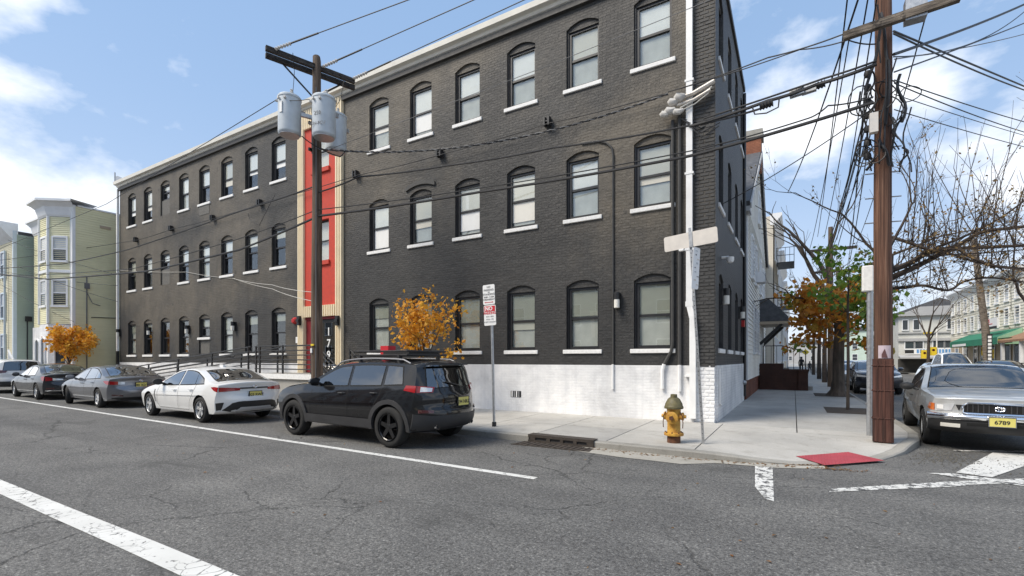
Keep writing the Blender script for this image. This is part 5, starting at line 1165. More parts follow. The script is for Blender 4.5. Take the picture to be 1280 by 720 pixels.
def sedan(label, paint_, sx, rim, spokes, twin, tail, style, group, rw=.325, H=1.0, steer=0, name='sedan'):
    keys = [(a, b if b < .7 else .7+(b-.7)*H, c, d if d < .7 else .7+(d-.7)*H) for a, b, c, d in SEDAN]
    belt = [(x, .7+(z-.7)*H) for x, z in SBELT]
    c = Car(name, label, keys, 1.79, belt, (.92, 3.60), rw, sx, .46, paint_, group, .05)
    c.interior(1.6, 3.6); c.side_windows([(1.66, 2.52, 0, .03), (2.60, 3.34, .03, -.22), (3.37, 3.74, -.30, -.85)] if style != 'civ' else [(1.66, 2.50, 0, .03), (2.57, 3.42, .03, -.35)])
    c.glass_band('windscreen', 8.15, 10.9, .86, 'car_glass_clear'); c.glass_band('rear_window', 13.5, 15.85, .80, 'car_glass')
    for sgn in (-1, 1):
        c.seam_line([(1.52, .88), (1.44, .70), (1.46, .40), (1.56, .30)], sgn); c.seam_line([(2.56, .93), (2.56, .32)], sgn); c.seam_line([(1.56, .30), (3.1, .30)], sgn); c.seam_line([(3.42, .97), (3.36, .84), (3.16, .52), (3.1, .30)], sgn)
        c.handle(2.40, .80, sgn); c.handle(3.22, .83, sgn)
        c.seam_line([(1.0, .70), (2.2, .755), (3.9, .80)], sgn, .006, paint_, 'crease', .004)
    c.mirror(1.72, .96, 'plastic' if style == 'cor' else None); c.wheel_set(rim, spokes, .20, .02, .70, twin, steer)
    return c
def tails_wrap(c, z0, z1, y0, xs, mat_='lens_red', inner='lens_clear', zin=None, point=True, split=.5):
    for sgn in (-1, 1):
        Lx = c.L-.26*1; xe = c.cur[int(18.5*6)][2]
        ye = c.ys(xe, z1)
        y1 = ye*.985; zi0, zi1 = zin or (z0, z1); ym = y0+(y1-y0)*split
        lo = L2((y1*sgn, z0), (ym*sgn, z0+(zi0-z0)*split)); hi = L2((y1*sgn, z1), (ym*sgn, z1+(zi1-z1)*split))
        t = c.rear_patch('tail_lamp', lo, hi, mat_); lo = L2((ym*sgn, z0+(zi0-z0)*split), (y0*sgn, zi0)); hi = L2((ym*sgn, z1+(zi1-z1)*split), (y0*sgn, zi1)); c.rear_patch('inner_lamp', lo, hi, inner, t)
        x1 = c.rear_x(y1, (z0+z1)/2); lo = L2((x1, z0), (x1-xs*.5, z0+.03), (x1-xs, (z0+z1)/2+.045)); hi = L2((x1, z1), (x1-xs*.5, z1+.01), (x1-xs, (z0+z1)/2+.055)); c.side_patch('lamp_side', lo, hi, mat_, sgn, t, .008)
GC = 'cars parked along the kerb'
# ---- white sedan
c = sedan('white sedan with black diffuser parked ahead of the black SUV', 'paint_white', 1.085, 'alloy', 5, True, None, 'cor', GC, .33)
tails_wrap(c, .80, .915, .36, .26, 'lens_red', 'lens_red', (.83, .89))
c.rear_patch('garnish', L2((-.36, .865), (.36, .865)), L2((-.36, .90), (.36, .90)), 'plastic', None, .012)
c.rear_patch('diffuser', L2((-.72, .34), (-.5, .28), (.5, .28), (.72, .34)), L2((-.55, .52), (-.4, .56), (.4, .56), (.55, .52)), 'plastic', None, .014, 14)
c.rear_patch('skid_trim', L2((-.46, .33), (.46, .33)), L2((-.38, .41), (.38, .41)), 'steel_hub', None, .022, 10)
c.rear_patch('plate_recess', L2((-.34, .62), (.34, .62)), L2((-.28, .82), (.28, .82)), 'paint_white', None, -.002, 6); c.plate_(.715, txt='D25 RWZ'); c.emblem(.915, .05)
for sgn in (-1, 1):
    c.rear_patch('bumper_vent', L2((.80*sgn, .30), (.74*sgn, .30)), L2((.83*sgn, .52), (.70*sgn, .54)), 'plastic', None, .012); c.seam_line([(1.32, .78), (1.30, .62), (1.36, .44)], sgn, .035, 'plastic', 'fender_vent', .006)
m = MB(); m.box((2.95*1.085, -.03, 1.40), (3.12*1.085, .03, 1.475)); m.build('antenna_fin', 'paint_white', c.root)
c.place(-14.46, 6.46+.90, SLANT, (c.wheels[0]+c.wheels[1])/2)
# ---- grey sedan
c = sedan('grey metallic sedan with red tail lamps parked ahead of the white sedan', 'paint_grey', 1.11, 'steel_hub', 6, False, None, 'ela', GC, .325, 1.0, R(-16))
tails_wrap(c, .78, .90, .44, .34, 'lens_red', 'lens_clear', (.79, .87), True, .45); c.plate_(.76, txt='V81 KDT'); c.emblem(.90, .055, False, 'h')
c.rear_patch('bumper_reflector', L2((-.74, .42), (-.5, .40)), L2((-.74, .46), (-.5, .435)), 'lens_dark', None, .012); c.rear_patch('bumper_foot', L2((-.72, .28), (.72, .28)), L2((-.74, .36), (.74, .36)), 'plastic', None, .012, 12)
c.place(-21.5, 6.74+.90, SLANT, (c.wheels[0]+c.wheels[1])/2)
# ---- black sedan
c = sedan('black sedan with long red tail lamps parked behind the white SUV', 'paint_dark', 1.12, 'alloy', 5, True, None, 'civ', GC, .33, 1.03)
tails_wrap(c, .76, .94, .30, .30, 'lens_red', 'lens_clear', (.80, .84), True, .6); c.plate_(.70)
c.rear_patch('bumper_chrome', L2((-.78, .36), (.78, .36)), L2((-.78, .39), (.78, .39)), 'chrome', None, .012, 12); c.rear_patch('bumper_reflector', L2((-.76, .44), (-.55, .44)), L2((-.76, .49), (-.55, .49)), 'lens_dark', None, .012)
c.place(-27.7, 6.85+.90, SLANT, (c.wheels[0]+c.wheels[1])/2)
# ---- SUVs
SUVK = [(.28, .26, .70, .32), (.08, .34, .52, .36), (.0, .52, .44, .52), (.01, .76, .36, .74), (.06, .92, .38, .89), (.30, 1.035, .56, .985), (.8, 1.105, .95, 1.045), (1.2, 1.145, 1.25, 1.085), (1.34, 1.17, 1.40, 1.12), (1.68, 1.36, 1.76, 1.29), (1.98, 1.50, 2.06, 1.42), (2.25, 1.56, 2.32, 1.485), (2.9, 1.595, 2.9, 1.52), (3.6, 1.585, 3.56, 1.51), (4.10, 1.555, 4.04, 1.48), (4.28, 1.52, 4.17, 1.44), (4.40, 1.28, 4.22, 1.24), (4.50, 1.06, 4.24, 1.04), (4.55, .93, 4.24, .92), (4.56, .78, 4.22, .78), (4.62, .66, 4.20, .66), (4.62, .50, 4.18, .50), (4.55, .38, 4.15, .36), (4.40, .30, 4.05, .30)]
UB = [(0, .90), (1.2, 1.02), (2.0, 1.045), (3.3, 1.085), (4.0, 1.12), (4.6, 1.11)]
def suv(label, paint_, sx, rim, spokes, group, H=1.0, cladding=True, glassm='car_glass', rw=.37, name='suv', hm=None):
    sq = lambda x: x if x < 3.63 else 3.63+(x-3.63)*.89
    keys = [(sq(a), b if b < .9 else .9+(b-.9)*H, sq(c_), d if d < .9 else .9+(d-.9)*H) for a, b, c_, d in SUVK]; belt = [(x, z if z < .9 else .9+(z-.9)*H) for x, z in UB]
    c = Car(name, label, keys, 1.86, belt, (.93, 3.63), rw, sx, .30, paint_, group, .055, 3.2, cladding, sh=.085)
    c.interior(1.6, 3.6, .6, 1.15); c.side_windows([(1.62, 2.52, 0, .03), (2.60, 3.40, .02, .05), (3.48, 3.90, .03, -.22)], .06, .035); c.glass_band('windscreen', 8.15, 10.9, .86, 'car_glass_clear'); c.glass_band('rear_window', 15.25, 16.85, .78, 'car_glass')
    for sgn in (-1, 1):
        c.seam_line([(1.52, 1.0), (1.46, .8), (1.48, .5), (1.55, .42)], sgn); c.seam_line([(2.56, 1.04), (2.55, .42)], sgn); c.seam_line([(1.55, .42), (3.1, .42)], sgn); c.seam_line([(3.44, 1.08), (3.40, .95), (3.2, .62), (3.1, .42)], sgn); c.handle(2.40, .95, sgn, hm); c.handle(3.26, .98, sgn, hm)
        if cladding: c.side_patch('sill_cladding', L2((1.36*sx, .33), (3.2*sx, .33)), L2((1.36*sx, .50), (3.2*sx, .50)), 'clad', sgn, None, .012, 12)
    c.mirror(1.74, 1.12); c.wheel_set(rim, spokes, .23, .015, .66); return c
c = suv('black SUV with roof basket and black wheels parked nearest the corner', 'paint_black', 1.055, 'alloy_black', 5, GC, 1.05, rw=.378, hm='plastic')
for sgn in (-1, 1):
    ye = c.ys(c.cur[17*6][2], 1.05); t = c.rear_patch('tail_lamp', L2((ye*.985*sgn, 1.015), (.56*sgn, 1.015)), L2((ye*.98*sgn, 1.135), (.50*sgn, 1.11)), 'lens_red', None, .012); c.rear_patch('inner_lamp', L2((.76*sgn, 1.03), (.58*sgn, 1.03)), L2((.73*sgn, 1.115), (.55*sgn, 1.095)), 'lens_clear', t, .02)
    x1 = c.rear_x(ye*.98, 1.02); c.side_patch('lamp_side', L2((x1, 1.015), (x1-.26, 1.05)), L2((x1, 1.135), (x1-.22, 1.14)), 'lens_red', sgn, t, .012)
    c.rear_patch('bumper_reflector', L2((.80*sgn, .655), (.60*sgn, .655)), L2((.80*sgn, .715), (.60*sgn, .70)), 'lens_dark', None, .028)
    m = MB(); x = c.rear_x(.5, .38); m.lathe([(.052, -.12), (.052, .02), (.042, .02), (.042, -.1)], (x+.02, .5*sgn, .40), 14, 'x'); m.build('exhaust_tip', 'chrome', c.root, True)
    # roof rails
    P = []
    for i in range(13):
        xx = (2.0+1.95*i/12)*c.sx; zz_ = c.edge_z(xx); yy = c.ys(xx, zz_)-.035; P.append((xx, sgn*yy, zz_+.03+(.045 if 0 < i < 12 else -.01)))
    m = MB(); m.tube(P, .015, 8); m.build('roof_rail', 'alloy_rail', c.root, True)
c.rear_patch('bumper_cladding', L2((-.86, .33), (.86, .33)), L2((-.86, .64), (-.6, .60), (.6, .60), (.86, .64)), 'clad', None, .02, 16, 5); c.plate_(.82, txt='R94 NKC', y=.18); c.rear_patch('tailgate_spoiler', L2((-.60, 1.50), (.60, 1.50)), L2((-.60, 1.53), (.60, 1.53)), 'plastic', None, .10, 10)
m = MB(); x = c.rear_x(0, 1.12); m.tube([(x+.03, .1, 1.12), (x+.0, -.25, 1.20)], .012, 6); m.build('rear_wiper', 'plastic', c.root)
# roof basket and light bar with a red strap
m = MB(); x0, x1, zt = 2.35*c.sx, 3.75*c.sx, 1.69
for z_ in (zt, zt+.075): m.tube([(x0, -.55, z_), (x1, -.55, z_), (x1, .55, z_), (x0, .55, z_), (x0, -.55, z_)], .018, 6)
for i in range(9): xx = x0+(x1-x0)*i/8; m.tube([(xx, -.55, zt), (xx, .55, zt)], .012, 6)
for xx in (x0+.2, x1-.2):
    for y in (-.55, .55): m.box((xx-.03, y-.03, 1.56), (xx+.03, y+.03, zt))
m.build('roof_basket', 'plastic', c.root, True)
m = MB(); m.box((x0+.5, -.30, zt+.02), (x0+.72, -.10, zt+.19)); m.build('red_fuel_can', 'sign_red', c.root); m = MB(); m.box((x0+.74, -.45, zt+.02), (x1-.05, .40, zt+.07)); m.build('traction_board', 'plastic', c.root)
c.place(-7.74, 6.34+.935, SLANT, (c.wheels[0]+c.wheels[1])/2)
c = suv('white SUV at the left edge parked in front of the black sedan', 'paint_white', 1.06, 'alloy', 5, GC, 1.06)
for sgn in (-1, 1):
    ye = c.ys(c.cur[17*6][2], 1.05); t = c.rear_patch('tail_lamp', L2((ye*.985*sgn, .96), (.56*sgn, 1.0)), L2((ye*.98*sgn, 1.13), (.50*sgn, 1.08)), 'lens_dark', None, .012); x1 = c.rear_x(ye*.98, 1.02); c.side_patch('lamp_side', L2((x1, .96), (x1-.36, 1.05)), L2((x1, 1.13), (x1-.30, 1.12)), 'lens_red', sgn, t, .012)
c.rear_patch('bumper_cladding', L2((-.86, .33), (.86, .33)), L2((-.86, .58), (.86, .58)), 'clad', None, .02, 16, 5); c.place(-34.4, 7.05+.93, SLANT, (c.wheels[0]+c.wheels[1])/2)
# ---- silver pickup
PK = [(.30, .34, .62, .38), (.10, .38, .44, .40), (.04, .55, .34, .55), (.06, .72, .30, .72), (.05, .93, .26, .92), (.10, 1.015, .28, .985), (.55, 1.065, .62, 1.03), (1.1, 1.105, 1.14, 1.065), (1.40, 1.14, 1.45, 1.10), (1.66, 1.36, 1.71, 1.31), (1.88, 1.54, 1.93, 1.48), (2.1, 1.60, 2.14, 1.535), (2.6, 1.62, 2.6, 1.555), (3.0, 1.605, 2.98, 1.54), (3.15, 1.54, 3.13, 1.47), (3.22, 1.25, 3.21, 1.22), (3.26, 1.05, 3.26, 1.03), (3.6, 1.03, 3.6, 1.02), (4.6, 1.03, 4.5, 1.02), (4.95, 1.02, 4.85, 1.0), (5.0, .9, 4.9, .9), (5.0, .65, 4.88, .65), (4.95, .50, 4.8, .48), (4.7, .42, 4.6, .42)]
PB = [(0, .92), (1.3, 1.03), (2.0, 1.04), (3.2, 1.02), (5, 1.0)]
c = Car('pickup_truck', 'silver pickup truck with chrome bumper and yellow plate facing the corner', PK, 1.86, PB, (.90, 3.98), .36, 1.0, .30, 'paint_silver', None, .06, 4.2, kind='pickup truck')
c.interior(1.7, 3.0, .6, 1.15); c.side_windows([(1.66, 2.50, 0, .02), (2.58, 3.12, .02, -.12)], .055, .03); c.glass_band('windscreen', 8.15, 10.85, .87, 'car_glass_clear'); c.glass_band('rear_window', 14.3, 15.6, .8, 'car_glass')
for sgn in (-1, 1):
    c.seam_line([(1.52, 1.02), (1.46, .8), (1.48, .46)], sgn); c.seam_line([(2.54, 1.02), (2.54, .46)], sgn); c.seam_line([(3.24, 1.02), (3.24, .46)], sgn); c.handle(2.42, .90, sgn, 'plastic')
    h = c.rear_patch('headlamp', L2((.60*sgn, .76), (.80*sgn, .74)), L2((.56*sgn, .885), (.80*sgn, .87)), 'lens_clear', None, .012, 8, 3, True); c.rear_patch('lamp_bulb', L2((.70*sgn, .775), (.78*sgn, .775)), L2((.70*sgn, .855), (.78*sgn, .855)), 'sign_white', h, .018, 4, 3, True)
    y1 = .77; x1 = c.rear_x(y1, .8, True); c.rear_patch('turn_lamp', L2((.81*sgn, .745), (.85*sgn, .745)), L2((.81*sgn, .875), (.85*sgn, .875)), 'lens_orange', h, .014, 4, 3, True); xe = c.rear_x(.85, .8, True); c.side_patch('turn_lamp_side', L2((xe-.02, .755), (xe+.14, .77)), L2((xe-.02, .88), (xe+.12, .88)), 'lens_orange', sgn, h, .01)
    c.rear_patch('grille_corner', L2((.50*sgn, .77), (.51*sgn, .77)), L2((.475*sgn, .87), (.55*sgn, .87)), 'plastic', None, .016, 4, 3, True)
    c.rear_patch('fog_lamp', L2((.50*sgn, .455), (.74*sgn, .455)), L2((.50*sgn, .525), (.74*sgn, .525)), 'blind', None, .075, 6, 2, True)
c.mirror(1.80, 1.08, 'plastic'); c.wheel_set('alloy', 6, .24, .01, .60)
# chrome bumper bar wrapping round the front, dark valance, grille and emblem
def bump_fn(z0, z1, d, yw): return L2(*[(-yw+2*yw*i/16, z0) for i in range(17)]), L2(*[(-yw+2*yw*i/16, z1) for i in range(17)])
c.patch('chrome_bumper', lambda u, v: (c.rear_x(-.91+1.82*u, .64, True)-.02-.085*math.sin(math.pi*(.12+.80*(1-v)**.8)), -.91+1.82*u, .575+.135*v), 24, 10, 'chrome_b', None, .0, .14, (-1, 0, 0))
lo, hi = bump_fn(.36, .575, 0, .89); c.rear_patch('bumper_valance', lo, hi, 'plastic', None, .065, 20, 4, True, .09); c.rear_patch('air_intake', L2((-.42, .50), (.42, .50)), L2((-.42, .555), (.42, .555)), 'seam', None, .07, 10, 2, True)
gr = c.rear_patch('grille', L2((-.45, .735), (-.40, .725), (.40, .725), (.45, .735)), L2((-.43, .88), (-.38, .90), (.38, .90), (.43, .88)), 'seam', None, .012, 14, 4, True)
m = MB(); x = c.rear_x(0, .81, True)-.02; m.tube([(x+.02, -.46, .735), (x+.01, -.40, .722), (x, 0, .72), (x+.01, .40, .722), (x+.02, .46, .735), (x+.02, .455, .86), (x+.01, .39, .905), (x, 0, .912), (x+.01, -.39, .905), (x+.02, -.455, .86), (x+.02, -.46, .735)], .02, 8); m.build('grille_surround', 'chrome', gr, True)
for i in range(13):
    y = -.40+.8*i/12
    if abs(y) > .07: m = MB(); m.obox((x+.005, y, .745), (x+.01, y, .885), .02, .014, (0, 1, 0)); m.build('grille_bar', 'clad', gr)
c.emblem(.815, .06, True); c.plate_(.60, True, '6789', 0, .31, .155, .125)
m = MB(); xw = 1.50; 
for y in (-.62, .05): m.tube([(xw-.01, y, 1.135), (xw+.06, y+.5, 1.16)], .010, 6)
m.build('wipers', 'plastic', c.root)
c.place(3.04, 11.9, R(86), c.wheels[0]); c.root.scale = (1, 1, .94)
# ---- cars further along the side street
GS = 'cars on the side street'
c = suv('dark navy SUV parked behind the silver pickup on the side street', 'paint_navy', 1.0, 'alloy', 5, GS, 1.0)
for sgn in (-1, 1): c.rear_patch('headlamp', L2((.50*sgn, .80), (.84*sgn, .82)), L2((.50*sgn, .86), (.82*sgn, .92)), 'lens_clear', None, .012, 8, 3, True); c.seam_line([(.3, .62), (.6, .62)], sgn, .02, 'chrome', 'chrome_strip')
c.rear_patch('grille', L2((-.46, .62), (.46, .62)), L2((-.46, .82), (.46, .82)), 'plastic', None, .012, 10, 3, True); c.rear_patch('chrome_strip', L2((-.5, .60), (.5, .60)), L2((-.5, .63), (.5, .63)), 'chrome', None, .02, 10, 2, True); c.rear_patch('lower_bumper', L2((-.7, .36), (.7, .36)), L2((-.7, .54), (.7, .54)), 'plastic', None, .012, 10, 3, True)
c.place(3.40, 27.3, R(90), 0); navy = c
def front_bits(c, z=.0):
    for sgn in (-1, 1): c.rear_patch('headlamp', L2((.50*sgn, .72+z), (.82*sgn, .74+z)), L2((.50*sgn, .80+z), (.80*sgn, .84+z)), 'lens_clear', None, .012, 6, 2, True)
    c.rear_patch('grille', L2((-.42, .48+z), (.42, .48+z)), L2((-.42, .70+z), (.42, .70+z)), 'plastic', None, .012, 8, 2, True)
for i, (kind, X, Y_, pt, lb) in enumerate([('sedan', 3.4, 35.2, 'paint_grey', 'grey sedan parked behind the navy SUV on the side street'), ('suv', 3.4, 42.0, 'paint_black', 'black SUV third in line along the left kerb of the side street'), ('sedan', 3.4, 49.0, 'paint_silver', 'silver sedan far along the left kerb of the side street'), ('suv', 9.25, 40.5, 'paint_white', 'white tall vehicle driving up the side street behind the pickup'), ('suv', 7.2, 60, 'paint_silver', 'silver SUV farther up the side street beside the white vehicle'), ('sedan', 5.9, 66, 'paint_dark', 'dark sedan farthest up the side street near the traffic signal'), ('suv', 10.5, 36.4, 'paint_black', 'black SUV parked at the far kerb by the right edge'), ('sedan', 10.4, 50.5, 'paint_grey', 'grey sedan parked below the green awning')]):
    c = suv(lb, pt, 1.0, 'alloy', 5, GS, 1.75 if i == 3 else 1.0) if kind == 'suv' else sedan(lb, pt, 1.0, 'alloy', 5, False, None, 'civ', GS)
    front_bits(c, .08 if kind == 'suv' else 0); c.place(X, Y_, R(90), 0)
    if i == 6: c.plate_(.66, True)
    if i == 6: c.root.children[-1].location.x = 0
# ================================================================ utility poles
def jit(p, a): return (p[0]+random.uniform(-a, a), p[1]+random.uniform(-a, a), p[2])
LPX, LPY = -11.68, 8.9
lp = thing('utility_pole', 'weathered wooden utility pole with three grey transformers behind the black SUV', 'utility pole', (LPX, LPY, 0), group='wooden utility poles')
m = MB(); m.tube([(0+.006*math.sin(i*1.3), .004*math.cos(i), .1+i*1.0) for i in range(11)]+[(-.02, 0, 10.22)], [.165-.0055*i for i in range(11)]+[.10], 14); m.build('pole', 'pole_l', lp, 60)
def lpv(v): return Vector(v)-Vector((LPX, LPY, 0))
arms = []
for dv, zz_ in ((0, 9.90), (9, 9.86)):
    a, b = onZ(332, 60+dv*1.0, zz_), onZ(443, 102+dv*.9, zz_); m = MB(); m.obox(lpv(a), lpv(b), .10, .13); arms.append((a, b)); m.build('crossarm', 'arm_dark', lp)
for a in (.18, .82):
    p = lpv(arms[1][0].lerp(arms[1][1], a)); m = MB(); m.tube([p-Vector((0, 0, .07)), (0, -.1, 9.0)], .025, 6); m.build('arm_brace', 'black_metal', lp)
m = MB(); m.box((-.20, -.14, 8.30), (-.14, .14, 8.38)); m.box((-.20, -.14, 7.55), (-.14, .14, 7.63)); m.box((-.20, -.03, 7.5), (-.14, .03, 8.5)); m.build('transformer_mount', 'black_metal', lp)
# yellow meter tag and small tags on the pole
m = MB(); m.box((-.02, -.19, 2.0), (.10, -.165, 2.05)); m.build('pole_tag', 'sign_yellow', lp); m = MB(); m.box((-.04, -.185, 1.80), (.02, -.165, 1.93)); m.build('pole_tag', 'sign_white', lp)
# guy and ground wires running down the pole
m = MB(); m.tube([(.12, -.13, .2), (.12, -.12, 5), (.09, -.09, 9.3)], .012, 5); m.build('ground_wire', 'cable_grey', lp)
def transformer(c, r, h_, label, num=None):
    t = thing('transformer', label, 'transformer', c, group='pole transformers')
    m = MB(); m.lathe([(0, 0), (r*.9, 0), (r*.98, .03), (r, .06), (r, h_-.06), (r*1.05, h_-.05), (r*1.05, h_-.01), (r*.95, h_+.03), (r*.4, h_+.08), (0, h_+.09)], (0, 0, 0), 28); m.build('tank', 'trafo', t, 35)
    m = MB(); m.lathe([(0, -.004), (r*.88, -.004), (r*.88, -.02), (0, -.02)], (0, 0, 0), 24); m.build('base_ring', 'galv', t)
    for k, a in enumerate((-2.2, -1.6, -1.0)):
        m = MB(); x, y = r*math.cos(a), r*math.sin(a); m.tube([(x*.98, y*.98, h_-.14), (x*1.2, y*1.2, h_-.13)], .035, 8); m.build('bushing', 'insul', t, True)
    m = MB(); m.lathe([(.02, 0), (.05, .03), (.03, .06), (.05, .09), (.03, .12), (.045, .15), (.015, .18), (0, .2)], (r*.3, 0, h_+.05), 10); m.build('top_bushing', 'insul', t, True)
    if num:
        for s_, zz_, sz in num:
            o = put_text('stencil', s_, sz, 'cable_grey', t, (r*.32, -r*.955, zz_), (R(90), 0, R(18)), .002)
    m = MB(); m.obox((0, r, h_*.75), (0, r+.16, h_*.75), .08, .12); m.build('hanger', 'galv', t)
    return t
def trafo_at(u, vb, D): p = atD(u, vb, D); return p
p = trafo_at(362, 169, 13.2); T1 = transformer(tuple(p), .295, 1.02, 'left transformer with white label plate on the pole')
m = MB(); m.box((.0, -.305, .5), (.1, -.29, .8)); m.build('label_plate', 'sign_white', T1)
p = trafo_at(405, 172, 12.9); T2 = transformer(tuple(p), .30, 1.04, 'front transformer with stencilled numbers on the pole', [('250', .52, .14), ('50N-FCU', .25, .12)])
p = trafo_at(420, 190, 14.3); T3 = transformer(tuple(p), .30, 1.06, 'rear transformer partly hidden behind the front one')
for t in (T1, T2, T3):
    o = t; c_ = Vector(o.location); z_ = c_.z+.65; m = MB(); q = Vector((LPX, LPY, z_)); d = (q-c_); d.z = 0; d.normalize(); st_ = c_+d*.27; m.obox((st_.x-c_.x, st_.y-c_.y, .65), (q.x-c_.x, q.y-c_.y, .65), .08, .10); m.build('mount_arm', 'galv', o)
# ---- right pole
RPX, RPY = 1.40, 10.90
rp_ = thing('utility_pole', 'reddish brown wooden utility pole with cable clutter beside the silver pickup', 'utility pole', (RPX, RPY, 0), group='wooden utility poles')
m = MB(); m.tube([(.008*math.sin(i*1.1), .006*math.cos(i*.9), .1+i*.95) for i in range(12)], [.142-.0018*i for i in range(12)], 18); m.build('pole', 'pole', rp_, 60)
# boxed-in cable guard on the lower pole
m = MB(); q = [(-.172, -.132), (.132, -.172), (.172, .132), (-.132, .172)]
for k in range(4):
    a, b = q[k], q[(k+1) % 4]; m.prism([(a[0], a[1], .13), (b[0], b[1], .13), (b[0], b[1], 1.62), (a[0], a[1], 1.62)], (0, 0, 0) if 0 else (-(a[0]+b[0])*.04, -(a[1]+b[1])*.04, 0))
m.build('cable_guard', 'redwood', rp_)
for z_ in (.55, 1.05, 1.5):
    m = MB(); m.tube([(a_[0]*1.02, a_[1]*1.02, z_) for a_ in q+[q[0]]], .012, 5); m.build('guard_band', 'redwood', rp_)
for k in range(3):
    x = -.10+k*.10; y_ = -.132-.04*(x+.172)/.304; m = MB(); m.box((x-.005, y_-.012, .14), (x+.005, y_+.01, 1.60)); m.build('guard_batten', 'redwood', rp_)
po = thing('poster', 'small weathered poster with dark figure stapled to the right pole', 'poster', (RPX, RPY, 0))
M['poster'] = plain('poster_paper', (.50, .42, .46), .7, var=.15, scale=5); M['poster_fig'] = plain('poster_dark', (.10, .045, .045), .7)
m = MB()
for i in range(5):
    a0, a1 = R(-125+i*15), R(-110+i*15); m.quad((.15*math.cos(a0), .15*math.sin(a0), 1.63), (.15*math.cos(a1), .15*math.sin(a1), 1.63), (.15*math.cos(a1), .15*math.sin(a1), 1.86), (.15*math.cos(a0), .15*math.sin(a0), 1.86))
m.build('sheet', 'poster', po)
m = MB(); a = [R(x) for x in (-105, -96, -88, -80, -72)]; f = lambda t, z_: (.154*math.cos(t), .154*math.sin(t), z_)
m.add([f(a[0], 1.64), f(a[1], 1.64), f(a[2], 1.64), f(a[3], 1.64), f(a[4], 1.64), f(a[3], 1.72), f(a[2], 1.80), f(a[1], 1.76), f(a[0], 1.70)], [tuple(range(9))]); m.build('figure', 'poster_fig', po)
# crossarm, transformer box, brackets, clutter
pA, pB = onZ(1054, 47, 7.42), onZ(1205, -3, 7.95)
ca = Vector((RPX, RPY, 7.55)); dirn = Vector((.95, -.30, 0)).normalized()
def rpv(v): return Vector(v)-Vector((RPX, RPY, 0))
aL = atD(1054, 46, 8.35); aR = atD(1200, -4, 7.55)
m = MB(); m.obox(rpv(aL), rpv(aR), .10, .13); m.build('crossarm', 'arm', rp_)
b_ = atD(1144, 11, 7.9); m = MB(); m.box(rpv(b_)-Vector((.14, .10, .20)), rpv(b_)+Vector((.14, .10, .16))); m.build('splice_box', 'galv', rp_)
b_ = atD(1092, 155, 8.4); m = MB(); m.box(rpv(b_)-Vector((.06, .06, .16)), rpv(b_)+Vector((.06, .06, .18))); m.build('terminal_box', 'alu', rp_)
for z_ in (5.0, 5.45, 4.55, 4.1):
    m = MB(); m.tube([(-.27, -.06, z_), (.27, .06, z_)], .012, 5); m.build('step_bolt', 'galv', rp_)
random.seed(11)
for k in range(22):   # tangled drip loops and risers hugging the pole
    z0 = random.uniform(4.9, 6.9); z1 = z0+random.uniform(.3, 1.3); a0 = random.uniform(-3.0, -.2); a1 = a0+random.uniform(-.8, .8); r_ = random.uniform(.20, .34); pts = []
    for i in range(9):
        t = i/8; a_ = a0+(a1-a0)*t; rr = r_+.06*math.sin(t*6+k); pts.append((rr*math.cos(a_), rr*math.sin(a_), z0+(z1-z0)*t))
    m = MB(); m.tube(pts, random.choice((.012, .016, .024)), 6); m.build('riser_cable', 'cable', rp_, True)
for k in range(9):
    c0 = Vector((random.uniform(-.45, .1), random.uniform(-.35, -.1), random.uniform(5.2, 6.5))); r_ = random.uniform(.12, .28); m = MB(); m.tube([(c0.x+r_*math.cos(a), c0.y+.05*math.sin(2*a), c0.z+r_*1.2*math.sin(a)) for a in [i*math.pi/8 for i in range(-2, 16)]], .011, 5); m.build('drip_loop', 'cable', rp_, True)
for k in range(7):
    z_ = 5.3+.25*k; m = MB(); m.lathe([(0, -.05), (.05, -.05), (.06, 0), (.05, .05), (0, .05)], (-.24, -.12, z_), 10); m.build('clamp', 'plastic', rp_, True)
# steel conduit with pale box beside the pole
cf = thing('conduit_riser', 'galvanised conduit riser with pale box left of the right pole', 'conduit', (1.28, 11.55, .13))
m = MB(); m.tube([(0, 0, 0), (0, 0, 3.2)], .055, 12); m.build('conduit', 'galv', cf, True); p = atD(1090, 346, 9.15)-Vector((1.28, 11.55, .13)); m = MB(); m.box((-.13, -.08, p.z-.26), (.05, .06, p.z+.24)); o = m.build('meter_box', 'sill_white', cf); bevel(o, .02)
for z_ in (.6, 1.7, 2.6): m = MB(); m.box((-.07, -.03, z_), (.07, .03, z_+.03)); m.build('strap', 'galv', cf)
# third pole down the side street
sp3 = thing('utility_pole', 'dark distant utility pole with crossarm rising behind the bare twigs', 'utility pole', (1.75, 31.5, .1), group='wooden utility poles'); m = MB(); m.tube([(0, 0, 0), (0, 0, 8.8)], [.15, .11], 10); m.build('pole', 'pole_l', sp3, True)
m = MB(); m.box((-1.1, -.05, 7.5), (1.2, .05, 7.65)); m.build('crossarm', 'arm_dark', sp3); m = MB(); m.box((-.9, -.05, 6.3), (1.0, .05, 6.42)); m.build('crossarm', 'arm_dark', sp3)
for k, (u, v) in enumerate(((1022, 470), (1008, 463))):
    pass
# leaning pole across the street
lp2 = thing('utility_pole', 'leaning green grey utility pole with vertical white lettering before the cream building', 'utility pole', (11.7, 45.5, .1), group='wooden utility poles'); m = MB(); m.tube([(0, 0, 0), (-.16, 0, 3.5), (-.52, .1, 7.5), (-.75, .1, 10)], [.24, .22, .19, .16], 12); m.build('pole', 'arm', lp2, True)
m = MB(); m.box((-.16, -.26, .9), (.12, -.235, 3.3)); m.build('sign_strip', 'sign_black', lp2)
for k in range(9): m = MB(); m.box((-.11, -.27, 1.0+k*.25), (.07, -.261, 1.17+k*.25)); m.build('letter', 'sign_white', lp2)
